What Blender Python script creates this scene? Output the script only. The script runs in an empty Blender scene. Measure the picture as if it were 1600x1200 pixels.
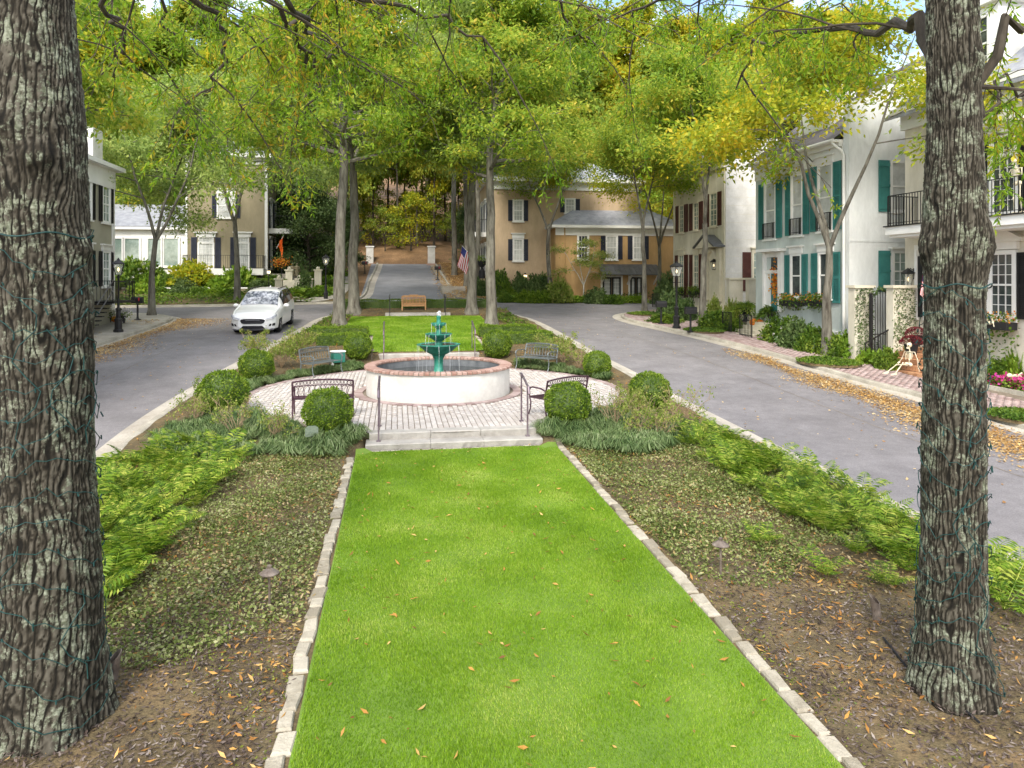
import bpy, math, random
import numpy as np
from mathutils import Vector, Matrix
R = math.radians
rng = np.random.default_rng(7); random.seed(7)
S = bpy.context.scene
COL = S.collection
# ------------------------------------------------------------------ camera, sky, sun, exposure
F, CX, HY, CZ = 1110.0, 800.0, 438.0, 3.2          # focal length, axis and horizon in photo pixels, eye height
PSI = math.atan(181 / 1110)
cam = bpy.data.objects.new('camera', bpy.data.cameras.new('camera')); COL.objects.link(cam)
cam.location = (0, 0, CZ); cam.rotation_euler = (R(90), 0, -PSI)
cam.data.sensor_width = 36; cam.data.lens = 36 * F / 1600; cam.data.shift_y = -(600 - HY) / 1600
cam.data.clip_end = 3000; cam.data.clip_start = .05
S.camera = cam
SUN_EL, SUN_AZ = R(44), R(200)                      # azimuth clockwise from +Y
w = bpy.data.worlds.new('World'); S.world = w; w.use_nodes = True
nt = w.node_tree; bg = nt.nodes['Background']
sky = nt.nodes.new('ShaderNodeTexSky'); sky.sky_type = 'NISHITA'; sky.sun_disc = False
sky.sun_elevation = SUN_EL; sky.sun_rotation = SUN_AZ; sky.air_density = 1.0; sky.dust_density = 1.5
tc = nt.nodes.new('ShaderNodeTexCoord'); cn = nt.nodes.new('ShaderNodeTexNoise')
cn.inputs['Scale'].default_value = 3.2; cn.inputs['Detail'].default_value = 6
cr = nt.nodes.new('ShaderNodeValToRGB'); cr.color_ramp.elements[0].position = .46; cr.color_ramp.elements[1].position = .60
mx = nt.nodes.new('ShaderNodeMix'); mx.data_type = 'RGBA'; mx.inputs[7].default_value = (9.5, 9.3, 9.0, 1)
nt.links.new(tc.outputs['Generated'], cn.inputs['Vector']); nt.links.new(cn.outputs['Fac'], cr.inputs[0])
nt.links.new(cr.outputs[0], mx.inputs[0]); nt.links.new(sky.outputs[0], mx.inputs[6])
nt.links.new(mx.outputs[2], bg.inputs[0]); bg.inputs[1].default_value = .135
sun = bpy.data.objects.new('sun', bpy.data.lights.new('sun', 'SUN')); COL.objects.link(sun)
sun.data.energy = 1.5; sun.data.angle = R(14); sun.data.color = (1, .95, .86)
sd = Vector((math.sin(SUN_AZ) * math.cos(SUN_EL), math.cos(SUN_AZ) * math.cos(SUN_EL), math.sin(SUN_EL)))
sun.rotation_euler = sd.to_track_quat('Z', 'Y').to_euler()
S.view_settings.view_transform = 'Standard'; S.view_settings.look = 'None'
S.view_settings.gamma = 1; S.view_settings.exposure = 1.42
S.cycles.use_denoising = True; S.cycles.max_bounces = 6; S.cycles.diffuse_bounces = 4
S.cycles.transmission_bounces = 4; S.cycles.transparent_max_bounces = 4; S.cycles.glossy_bounces = 2
S.cycles.caustics_reflective = False; S.cycles.caustics_refractive = False

# ------------------------------------------------------------------ geometry of the place
FW = np.array([math.sin(PSI), math.cos(PSI), 0]); RT = np.array([math.cos(PSI), -math.sin(PSI), 0])
YS = [-12, 5, 10, 15, 20, 25, 30, 35, 40, 45, 50, 60]
ZS = [-.70, -.6, -.52, -.4, -.1, .25, .55, .82, 1.10, 1.37, 1.6, 1.75]
def zr(y): return float(np.interp(y, YS, ZS))       # height of the streets
def hz(x, y):                                       # the slope beyond the cross street
    a = 1.66 + max(0, y - 51.5) * .128 if y < 78 else 5.05 + (y - 78) * .26
    return a
def at(u, v, d): return Vector((0, 0, CZ)) + Vector(d * (FW + (u - CX) / F * RT + np.array([0, 0, (HY - v) / F])))
def G(u, v, off=0., zf=None):                       # where the sight line of a pixel meets the ground
    d = 2.
    while d < 140:
        p = at(u, v, d)
        z = (zf(p.x, p.y) if zf else zr(p.y)) + off
        if p.z <= z: return Vector((p.x, p.y, z))
        d += .03
    return p
FC = Vector((1.2, 20.4)); PR = 5.3                  # fountain centre, plaza radius
def plaza_z(y): return .008 * (y - 15)
def sm(t): t = max(0., min(1., t)); return t * t * (3 - 2 * t)
def zi(x, y):                                       # height of the planted island
    z = zr(y) + .13
    if 14.6 < y < 27:
        dist = math.hypot(x - FC.x, y - FC.y) - PR
        k = sm(1 - max(0, dist) / 1.3)
        if -.62 < x < 3.06: k = 1 if y > 14.8 else 0
        z = z * (1 - k) + (plaza_z(y) - .05) * k
    if -.6 < x < 3.04 and 14.8 < y < 15.36: z = -.36
    if 40.4 < y < 44: z += .22 * sm((y - 40.4) / .5) * sm((43.6 - y) / .9)
    return z

# ------------------------------------------------------------------ helpers
def tag(o, label=None, cat=None, group=None, kind=None):
    if label: o['label'] = label
    if cat: o['category'] = cat
    if group: o['group'] = group
    if kind: o['kind'] = kind
    return o
def thing(name, label, cat, loc=(0, 0, 0), rz=0, group=None):
    o = bpy.data.objects.new(name, None); COL.objects.link(o); o.location = loc; o.rotation_euler = (0, 0, rz)
    o.empty_display_size = .2
    return tag(o, label, cat, group)
def link(name, me, parent=None, loc=(0, 0, 0), rot=(0, 0, 0), sc=(1, 1, 1)):
    o = bpy.data.objects.new(name, me); COL.objects.link(o); o.parent = parent
    o.location = loc; o.rotation_euler = rot; o.scale = sc
    return o
def copy_tree(o, parent=None):
    c = o.copy(); COL.objects.link(c); c.parent = parent
    for k in o.children: copy_tree(k, c)
    return c
def mesh_np(name, V, Fq, mat, smooth=False):
    V = np.asarray(V, dtype=np.float32); Fq = np.asarray(Fq, dtype=np.int32)
    n, k = Fq.shape; me = bpy.data.meshes.new(name)
    me.vertices.add(len(V)); me.vertices.foreach_set('co', V.ravel())
    me.loops.add(n * k); me.loops.foreach_set('vertex_index', Fq.ravel())
    me.polygons.add(n); me.polygons.foreach_set('loop_start', np.arange(0, n * k, k, dtype=np.int32))
    me.polygons.foreach_set('loop_total', np.full(n, k, dtype=np.int32))
    if smooth: me.polygons.foreach_set('use_smooth', np.ones(n, dtype=bool))
    me.update(calc_edges=True)
    if mat: me.materials.append(MT[mat])
    return me
class MB:
    def __init__(s): s.v = []; s.f = []
    def add(s, vs, fs):
        b = len(s.v); s.v += [tuple(p) for p in vs]; s.f += [tuple(i + b for i in f) for f in fs]; return s
    def box(s, c, d, rz=0, m=None):
        x, y, z = d[0] / 2, d[1] / 2, d[2] / 2
        vs = [Vector((a, b, e)) for e in (-z, z) for a, b in ((-x, -y), (x, -y), (x, y), (-x, y))]
        M_ = m or Matrix.Rotation(rz, 3, 'Z')
        vs = [M_ @ p + Vector(c) for p in vs]
        return s.add(vs, [(3, 2, 1, 0), (4, 5, 6, 7), (0, 1, 5, 4), (1, 2, 6, 5), (2, 3, 7, 6), (3, 0, 4, 7)])
    def hexa(s, p):                                  # 8 points: bottom ring, top ring
        return s.add(p, [(3, 2, 1, 0), (4, 5, 6, 7), (0, 1, 5, 4), (1, 2, 6, 5), (2, 3, 7, 6), (3, 0, 4, 7)])
    def bar(s, a, b, w=.03, h=None):
        a = Vector(a); b = Vector(b); d = b - a; L = d.length
        if L < 1e-5: return s
        q = d.to_track_quat('X', 'Z').to_matrix()
        return s.box((a + b) / 2, (L, w, h or w), m=q)
    def tube(s, pts, r, n=8, cap=True):
        pts = [Vector(p) for p in pts]; k = len(pts)
        rr = r if hasattr(r, '__len__') else [r] * k
        vs = []; up = None
        for i, p in enumerate(pts):
            t = (pts[min(i + 1, k - 1)] - pts[max(i - 1, 0)])
            t = t.normalized() if t.length > 1e-9 else Vector((0, 0, 1))
            if up is None: up = t.orthogonal().normalized()
            up = (up - t * up.dot(t)); up = up.normalized() if up.length > 1e-6 else t.orthogonal().normalized()
            sd_ = t.cross(up)
            vs += [p + (up * math.cos(a) + sd_ * math.sin(a)) * rr[i] for a in [2 * math.pi * j / n for j in range(n)]]
        fs = [(i * n + j, i * n + (j + 1) % n, (i + 1) * n + (j + 1) % n, (i + 1) * n + j) for i in range(k - 1) for j in range(n)]
        if cap: fs += [tuple(reversed(range(n))), tuple((k - 1) * n + j for j in range(n))]
        return s.add(vs, fs)
    def lathe(s, prof, n=24, c=(0, 0, 0), closed=False):
        vs = [(c[0] + r * math.cos(2 * math.pi * j / n), c[1] + r * math.sin(2 * math.pi * j / n), c[2] + z) for r, z in prof for j in range(n)]
        k = len(prof)
        fs = [(i * n + j, i * n + (j + 1) % n, (i + 1) * n + (j + 1) % n, (i + 1) * n + j) for i in range(k - 1) for j in range(n)]
        if not closed: fs += [tuple(reversed(range(n))), tuple((k - 1) * n + j for j in range(n))]
        else: fs += [((k - 1) * n + j, (k - 1) * n + (j + 1) % n, (j + 1) % n, j) for j in range(n)]
        return s.add(vs, fs)
    def ell(s, c, r, n=12, m=8, jit=0):
        prof = [(math.sin(math.pi * i / m), -math.cos(math.pi * i / m)) for i in range(m + 1)]
        r = r if hasattr(r, '__len__') else (r, r, r); vs = []
        for a, b in prof:
            for j in range(n):
                k = 1 + (random.random() - .5) * jit
                vs.append((c[0] + k * r[0] * max(a, .02) * math.cos(2 * math.pi * j / n), c[1] + k * r[1] * max(a, .02) * math.sin(2 * math.pi * j / n), c[2] + k * r[2] * b))
        fs = [(i * n + j, i * n + (j + 1) % n, (i + 1) * n + (j + 1) % n, (i + 1) * n + j) for i in range(m) for j in range(n)]
        return s.add(vs, fs)
    def prism(s, poly, ext):                         # poly: 3D points of a flat face, ext: extrusion vector
        k = len(poly); e = Vector(ext); a = [Vector(p) for p in poly]
        return s.add(a + [p + e for p in a], [tuple(reversed(range(k))), tuple(range(k, 2 * k))] + [(i, (i + 1) % k, k + (i + 1) % k, k + i) for i in range(k)])
    def quad(s, *p): return s.add(p, [tuple(range(len(p)))])
    def mesh(s, name, mat, smooth=False, off=None, bev=0):
        me = bpy.data.meshes.new(name)
        v = s.v if off is None else [(p[0] - off[0], p[1] - off[1], p[2] - off[2]) for p in s.v]
        me.from_pydata(v, [], s.f); me.materials.append(MT[mat])
        if smooth: me.polygons.foreach_set('use_smooth', [True] * len(me.polygons)); me.set_sharp_from_angle(angle=R(40))
        me.update(); return me
    def build(s, name, mat, parent=None, smooth=False, off=None, bev=0):
        if off is None and parent is not None and parent.get('_w'): off = parent['_w']
        o = link(name, s.mesh(name, mat, smooth, off), parent)
        if bev:
            b = o.modifiers.new('bevel', 'BEVEL'); b.width = bev; b.segments = 2; b.limit_method = 'ANGLE'
        return o
def wthing(name, label, cat, loc, group=None):       # thing whose parts are given in world coordinates
    o = thing(name, label, cat, loc, 0, group); o['_w'] = [float(c) for c in loc]; return o
def wpart(mb, name, mat, parent, root, **k): return mb.build(name, mat, parent, off=root['_w'], **k)

# ------------------------------------------------------------------ materials
MT = {}
def M(name, c1, c2=None, scale=4., rough=.8, bump=0., bscale=40., metal=0., spec=.3, lo=.35, hi=.65, island=False, stretch=None, c3=None, detail=5, coat=0, obj=False, rnd=False, speck=None):
    m = bpy.data.materials.new(name); m.use_nodes = True; n = m.node_tree; b = n.nodes['Principled BSDF']
    b.inputs['Base Color'].default_value = (*c1, 1); b.inputs['Roughness'].default_value = rough
    b.inputs['Metallic'].default_value = metal; b.inputs['Specular IOR Level'].default_value = spec
    if coat: b.inputs['Coat Weight'].default_value = coat; b.inputs['Coat Roughness'].default_value = .08
    t = n.nodes.new('ShaderNodeTexCoord'); vec = t.outputs['Object']
    if not obj:
        g = n.nodes.new('ShaderNodeNewGeometry'); vec = g.outputs['Position']
    if stretch:
        mp = n.nodes.new('ShaderNodeMapping'); mp.inputs['Scale'].default_value = stretch
        n.links.new(vec, mp.inputs['Vector']); vec = mp.outputs[0]
    if c2:
        ns = n.nodes.new('ShaderNodeTexNoise'); ns.inputs['Scale'].default_value = scale; ns.inputs['Detail'].default_value = detail
        ns.inputs['Roughness'].default_value = .65
        n.links.new(vec, ns.inputs['Vector']); fac = ns.outputs['Fac']
        r = n.nodes.new('ShaderNodeValToRGB'); e = r.color_ramp.elements
        e[0].position = lo; e[1].position = hi; e[0].color = (*c1, 1); e[1].color = (*c2, 1)
        if c3: x = e.new((lo + hi) / 2 if not isinstance(c3[0], tuple) else c3[1]); x.color = (*(c3 if not isinstance(c3[0], tuple) else c3[0]), 1)
        if island:
            gg = n.nodes.new('ShaderNodeNewGeometry'); ma = n.nodes.new('ShaderNodeMath'); ma.operation = 'MULTIPLY_ADD'
            ma.inputs[1].default_value = .55; n.links.new(gg.outputs['Random Per Island'], ma.inputs[0])
            m2 = n.nodes.new('ShaderNodeMath'); m2.operation = 'MULTIPLY_ADD'; m2.inputs[1].default_value = .9; m2.inputs[2].default_value = -.225
            n.links.new(fac, m2.inputs[0]); n.links.new(m2.outputs[0], ma.inputs[2]); fac = ma.outputs[0]
        if rnd:
            oi = n.nodes.new('ShaderNodeObjectInfo'); ma = n.nodes.new('ShaderNodeMath'); ma.operation = 'MULTIPLY_ADD'
            ma.inputs[1].default_value = .5; n.links.new(oi.outputs['Random'], ma.inputs[0])
            m2 = n.nodes.new('ShaderNodeMath'); m2.operation = 'MULTIPLY_ADD'; m2.inputs[1].default_value = .8; m2.inputs[2].default_value = -.15
            n.links.new(fac, m2.inputs[0]); n.links.new(m2.outputs[0], ma.inputs[2]); fac = ma.outputs[0]
        n.links.new(fac, r.inputs[0]); cout = r.outputs[0]
        for (sc_, lo_, hi_) in (speck or []):             # aggregate, stains
            n4 = n.nodes.new('ShaderNodeTexNoise'); n4.inputs['Scale'].default_value = sc_; n4.inputs['Detail'].default_value = 8; n4.inputs['Roughness'].default_value = .7; n.links.new(vec, n4.inputs['Vector'])
            mr = n.nodes.new('ShaderNodeMapRange'); mr.inputs[1].default_value = .32; mr.inputs[2].default_value = .68; mr.inputs[3].default_value = lo_; mr.inputs[4].default_value = hi_; n.links.new(n4.outputs['Fac'], mr.inputs[0])
            mm = n.nodes.new('ShaderNodeMix'); mm.data_type = 'RGBA'; mm.blend_type = 'MULTIPLY'; mm.inputs[0].default_value = 1; n.links.new(cout, mm.inputs[6]); n.links.new(mr.outputs[0], mm.inputs[7]); cout = mm.outputs[2]
        n.links.new(cout, b.inputs['Base Color'])
    if bump:
        n2 = n.nodes.new('ShaderNodeTexNoise'); n2.inputs['Scale'].default_value = bscale; n2.inputs['Detail'].default_value = 6
        n.links.new(vec, n2.inputs['Vector']); bp = n.nodes.new('ShaderNodeBump'); bp.inputs['Strength'].default_value = bump
        bp.inputs['Distance'].default_value = .02; n.links.new(n2.outputs['Fac'], bp.inputs['Height']); n.links.new(bp.outputs[0], b.inputs['Normal'])
    MT[name] = m; return m
def leafmat(name, cols, trans=.45, scale=.5, spread=.6, rough=.5):
    """per-leaf colour spread plus slow drift through the crown; thin leaves let light through"""
    m = bpy.data.materials.new(name); m.use_nodes = True; n = m.node_tree; n.nodes.remove(n.nodes['Principled BSDF'])
    g = n.nodes.new('ShaderNodeNewGeometry'); ns = n.nodes.new('ShaderNodeTexNoise'); ns.inputs['Scale'].default_value = scale
    ns.inputs['Detail'].default_value = 3; n.links.new(g.outputs['Position'], ns.inputs['Vector'])
    a = n.nodes.new('ShaderNodeMath'); a.operation = 'MULTIPLY_ADD'; a.inputs[1].default_value = spread
    a2 = n.nodes.new('ShaderNodeMath'); a2.operation = 'MULTIPLY_ADD'; a2.inputs[1].default_value = 1.4; a2.inputs[2].default_value = -.2 - spread / 2
    n.links.new(ns.outputs['Fac'], a2.inputs[0]); n.links.new(g.outputs['Random Per Island'], a.inputs[0]); n.links.new(a2.outputs[0], a.inputs[2])
    r = n.nodes.new('ShaderNodeValToRGB'); e = r.color_ramp.elements
    for i, c in enumerate(cols):
        p = i / (len(cols) - 1)
        x = e[0] if i == 0 else (e[-1] if i == len(cols) - 1 else e.new(p)); x.position = p; x.color = (*c, 1)
    n.links.new(a.outputs[0], r.inputs[0])
    d = n.nodes.new('ShaderNodeBsdfPrincipled'); d.inputs['Roughness'].default_value = rough; d.inputs['Specular IOR Level'].default_value = .25
    t = n.nodes.new('ShaderNodeBsdfTranslucent'); x = n.nodes.new('ShaderNodeMixShader'); x.inputs[0].default_value = trans
    n.links.new(r.outputs[0], d.inputs['Base Color']); n.links.new(r.outputs[0], t.inputs['Color'])
    n.links.new(d.outputs[0], x.inputs[1]); n.links.new(t.outputs[0], x.inputs[2]); n.links.new(x.outputs[0], n.nodes['Material Output'].inputs['Surface'])
    MT[name] = m
M('asphalt', (.18, .168, .172), (.25, .236, .24), 1.1, .85, .35, 130, lo=.3, hi=.7, detail=8, speck=[(38, .72, 1.22), (.22, .82, 1.12), (5, .9, 1.08)])
M('asphalt2', (.20, .20, .212), (.27, .27, .28), .9, .85, .3, 130, lo=.3, hi=.7, detail=8, speck=[(30, .8, 1.15), (.3, .85, 1.1)])
M('concrete', (.38, .335, .275), (.54, .50, .43), 1.3, .85, .25, 60, lo=.3, hi=.7, detail=8, speck=[(22, .8, 1.12), (.8, .8, 1.08)])
M('kerb', (.33, .30, .24), (.52, .48, .40), 1.6, .85, .3, 50, lo=.3, hi=.7, detail=8, speck=[(22, .75, 1.12), (.9, .75, 1.1)])
M('soil', (.085, .058, .036), (.21, .14, .07), 1.6, .95, .9, 45, lo=.3, hi=.7, c3=(.13, .10, .05), detail=10, speck=[(30, .6, 1.3), (7, .75, 1.15)])
M('yard', (.07, .075, .03), (.17, .11, .05), 1.2, .95, .8, 30, lo=.35, hi=.65, detail=8)
M('straw', (.14, .09, .05), (.34, .21, .11), .6, .95, .8, 20, lo=.3, hi=.7, c3=(.22, .13, .065), detail=9, speck=[(9, .6, 1.3)])
M('turf', (.09, .16, .02), (.16, .25, .035), 1.4, .9, .6, 60, lo=.3, hi=.7, detail=8)
M('granite', (.24, .21, .155), (.42, .38, .30), 9, .8, .5, 40, lo=.3, hi=.7, rnd=True)
M('bluestone', (.29, .27, .24), (.46, .43, .385), 2.5, .75, .6, 22, lo=.3, hi=.7, detail=9)
M('paver', (.43, .38, .34), (.57, .53, .49), 3, .85, .4, 60, lo=.2, hi=.85, c3=(.51, .465, .425), island=True)
M('paver1', (.43, .38, .34), (.57, .53, .49), 3, .85, .4, 60, lo=.2, hi=.85, c3=(.51, .465, .425), rnd=True)
M('walkpaver', (.26, .18, .165), (.44, .34, .32), 3, .85, .4, 60, lo=.2, hi=.85, c3=(.35, .27, .25), island=True)
M('joint', (.16, .13, .10), (.24, .2, .15), 6, .95)
M('redbrick', (.27, .145, .11), (.46, .32, .27), 7, .85, .4, 60, lo=.2, hi=.8, rnd=True)
M('stepbrick', (.42, .20, .10), (.58, .33, .18), 7, .85, .4, 60, lo=.2, hi=.8, island=True)
M('stucco_white', (.60, .58, .53), (.74, .72, .68), 1.2, .85, .25, 90, detail=8, speck=[(2.2, .9, 1.04), (12, .94, 1.04)])
M('stucco_grey', (.50, .545, .51), (.60, .64, .60), .8, .85, .25, 60, detail=8, stretch=(1, 1, .35), speck=[(1.1, .86, 1.06), (7, .93, 1.04)])
M('stucco_pale', (.68, .70, .68), (.78, .79, .77), .7, .85, .3, 50, detail=8, stretch=(1, 1, .35), speck=[(1.1, .86, 1.06), (7, .93, 1.04)])
M('stucco_cream', (.60, .55, .43), (.74, .69, .57), .9, .85, .25, 50, detail=8, stretch=(1, 1, .35), speck=[(1.1, .86, 1.06), (7, .93, 1.04)])
M('stucco_porch', (.60, .55, .45), (.72, .67, .57), .9, .85, .2, 60, detail=8, stretch=(1, 1, .35), speck=[(1.1, .86, 1.06), (7, .93, 1.04)])
M('stucco_tan', (.27, .23, .145), (.34, .29, .19), .8, .85, .25, 60, detail=8, stretch=(1, 1, .35), speck=[(1.1, .86, 1.06), (7, .93, 1.04)])
M('stucco_peach', (.50, .37, .235), (.60, .45, .30), .7, .85, .25, 60, detail=8, stretch=(1, 1, .35), speck=[(1.1, .86, 1.06), (7, .93, 1.04)])
M('stucco_orange', (.42, .265, .115), (.52, .34, .16), .7, .85, .25, 60, detail=8, stretch=(1, 1, .35), speck=[(1.1, .86, 1.06), (7, .93, 1.04)])
M('clapboard', (.30, .285, .215), (.37, .35, .27), .8, .7)
M('foundation', (.50, .42, .20), (.6, .51, .28), 2, .9, .3, 40)
M('trim', (.74, .73, .69), (.82, .81, .78), 1.5, .6)
M('trim_cream', (.62, .57, .44), (.72, .66, .52), 1.5, .65)
M('slate', (.20, .205, .23), (.33, .34, .37), 2.2, .75, .5, 30, detail=8, island=True)
M('slate_dark', (.10, .09, .10), (.17, .155, .165), 2.2, .8, .5, 30, island=True)
M('tin', (.12, .125, .13), (.18, .18, .19), 2, .45, metal=.4)
M('shutter_teal', (.035, .165, .15), (.05, .215, .195), 2, .55, spec=.4)
M('shutter_navy', (.022, .026, .045), (.04, .044, .065), 2, .55)
M('shutter_black', (.012, .012, .013), (.022, .022, .024), 2, .5)
M('shutter_brown', (.075, .026, .02), (.11, .04, .03), 2, .55)
M('iron', (.012, .012, .014), (.025, .024, .025), 5, .45, metal=.3, spec=.5)
M('bench_iron', (.055, .022, .035), (.11, .055, .075), 9, .4, metal=.35, spec=.5)
M('bench_grey', (.10, .12, .125), (.20, .22, .22), 9, .45, metal=.4, spec=.5)
M('rail_metal', (.11, .06, .085), (.24, .20, .22), 4, .4, metal=.5, spec=.5)
M('bronze', (.11, .085, .07), (.28, .23, .19), 7, .4, metal=.4)
M('teak', (.33, .175, .075), (.48, .27, .12), 8, .6, stretch=(1, 1, 6))
M('glass_dark', (.03, .038, .042), (.10, .115, .11), .9, .05, spec=.7, lo=.4, hi=.62)
M('glass_blind', (.42, .43, .41), (.60, .61, .59), 1.2, .12, spec=.6, lo=.4, hi=.6)
M('glass_green', (.16, .22, .19), (.33, .40, .36), 1.0, .08, spec=.6, lo=.4, hi=.6)
M('car_white', (.80, .80, .79), None, rough=.25, spec=.5, coat=.6)
M('car_glass', (.015, .018, .022), (.05, .06, .07), 2, .03, spec=.8)
M('windscreen_reflection', (.05, .06, .085), (.50, .52, .58), 5, .06, spec=.8, lo=.42, hi=.62, detail=5)  # pale noise patches in the glass colour stand in for windscreen reflections
M('car_black', (.012, .012, .016), None, rough=.4)
M('car_grey', (.16, .16, .18), None, rough=.35, metal=.5)
M('headlamp', (.32, .33, .40), (.6, .62, .7), 20, .08, spec=.8, coat=.5)
M('rubber', (.015, .015, .016), None, rough=.85)
M('alloy', (.28, .28, .30), None, rough=.35, metal=.8)
M('verdigris', (.012, .15, .095), (.07, .33, .25), 5, .38, .25, 30, spec=.4, lo=.35, hi=.7, detail=8)
M('pool_wall', (.10, .11, .12), (.20, .21, .22), 3, .6)
M('bone', (.62, .55, .38), (.76, .70, .54), 12, .65)
M('pumpkin', (.62, .16, .02), (.75, .24, .03), 8, .55)
M('pot', (.02, .02, .022), None, rough=.5)
M('cobweb', (.75, .75, .76), None, rough=.8)
M('wire', (.006, .032, .030), (.010, .055, .05), 12, .6)
M('flag_orange', (.75, .14, .02), None, rough=.7)
M('flag_red', (.5, .03, .04), None, rough=.7)
M('flag_white', (.72, .72, .72), None, rough=.7)
M('flag_blue', (.02, .03, .14), None, rough=.7)
M('util_green', (.03, .16, .12), None, rough=.5)
M('plaque', (.09, .12, .085), (.14, .17, .12), 20, .5)
M('bark_far', (.05, .042, .032), (.25, .235, .19), 6, .95, .9, 22, stretch=(1, 1, .22), detail=9, lo=.3, hi=.7)
M('bark_dark', (.028, .022, .016), (.10, .083, .062), 5, .95, .9, 22, stretch=(1, 1, .22), detail=9, lo=.3, hi=.7)
M('bark_pale', (.28, .26, .22), (.45, .43, .38), 4, .95, .7, 22, stretch=(1, 1, .3), detail=9)
M('stem', (.22, .15, .085), (.36, .27, .17), 10, .9)
leafmat('leaf_oak', [(.12, .22, .03), (.22, .35, .04), (.33, .45, .05), (.47, .52, .06), (.62, .50, .07)], .55, .45, .75)
leafmat('leaf_oak_near', [(.09, .20, .012), (.16, .31, .015), (.24, .39, .02), (.34, .44, .02), (.58, .36, .03)], .5, .5, .7)
leafmat('leaf_soft', [(.14, .22, .05), (.25, .35, .08), (.36, .46, .11), (.50, .53, .14)], .45, .45)
leafmat('leaf_gold', [(.16, .26, .03), (.27, .36, .03), (.42, .45, .03), (.58, .50, .03), (.68, .46, .03)], .5, .35)
leafmat('leaf_wood', [(.13, .23, .04), (.23, .34, .05), (.38, .43, .05), (.55, .46, .06)], .5, .12)
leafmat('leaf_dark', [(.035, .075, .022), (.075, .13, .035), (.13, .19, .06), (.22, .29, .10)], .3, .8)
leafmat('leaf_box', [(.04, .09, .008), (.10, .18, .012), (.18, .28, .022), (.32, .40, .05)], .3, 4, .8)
leafmat('leaf_fern', [(.05, .11, .01), (.12, .22, .015), (.22, .33, .025), (.42, .46, .08)], .4, 2.2, 1.0)
leafmat('leaf_vinca', [(.06, .095, .015), (.13, .17, .035), (.23, .26, .08), (.38, .38, .19)], .25, 1.2, .9)
leafmat('leaf_mondo', [(.06, .11, .035), (.12, .19, .06), (.21, .28, .11), (.36, .42, .22)], .25, 1.5, .8)
leafmat('leaf_azalea', [(.10, .17, .02), (.19, .27, .04), (.32, .36, .08), (.42, .33, .14)], .4, 2)
leafmat('leaf_garden', [(.04, .09, .012), (.09, .17, .02), (.17, .26, .03), (.30, .36, .05)], .35, .9)
leafmat('leaf_hosta', [(.10, .2, .02), (.2, .33, .03), (.34, .42, .05)], .35, .9)
leafmat('grass', [(.105, .21, .010), (.17, .31, .014), (.25, .39, .025), (.44, .51, .12)], .35, .9, .65)
leafmat('litter', [(.16, .075, .025), (.32, .15, .035), (.50, .26, .06), (.62, .40, .15)], .2, 1.5, .9)
leafmat('litter_gold', [(.34, .17, .05), (.50, .29, .09), (.62, .42, .17), (.72, .57, .33)], .2, 1.0, .9)
leafmat('litter_tan', [(.16, .10, .04), (.28, .19, .08), (.36, .28, .12), (.48, .38, .22)], .2, 1.5, .9)
leafmat('mulch', [(.035, .024, .018), (.075, .052, .042), (.13, .10, .085), (.24, .2, .17)], .0, 2, .9)
leafmat('moss', [(.07, .10, .012), (.14, .17, .02), (.24, .26, .04)], .15, 1.2)
leafmat('flower_pink', [(.42, .03, .16), (.6, .06, .22), (.5, .05, .35)], .3, 2)
leafmat('flower_mix', [(.6, .08, .02), (.7, .25, .02), (.7, .45, .05)], .3, 6)
leafmat('flower_white', [(.5, .45, .42), (.7, .66, .62), (.75, .74, .7)], .3, 6)
leafmat('mum', [(.09, .012, .02), (.16, .02, .03), (.22, .05, .04)], .2, 6)
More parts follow.
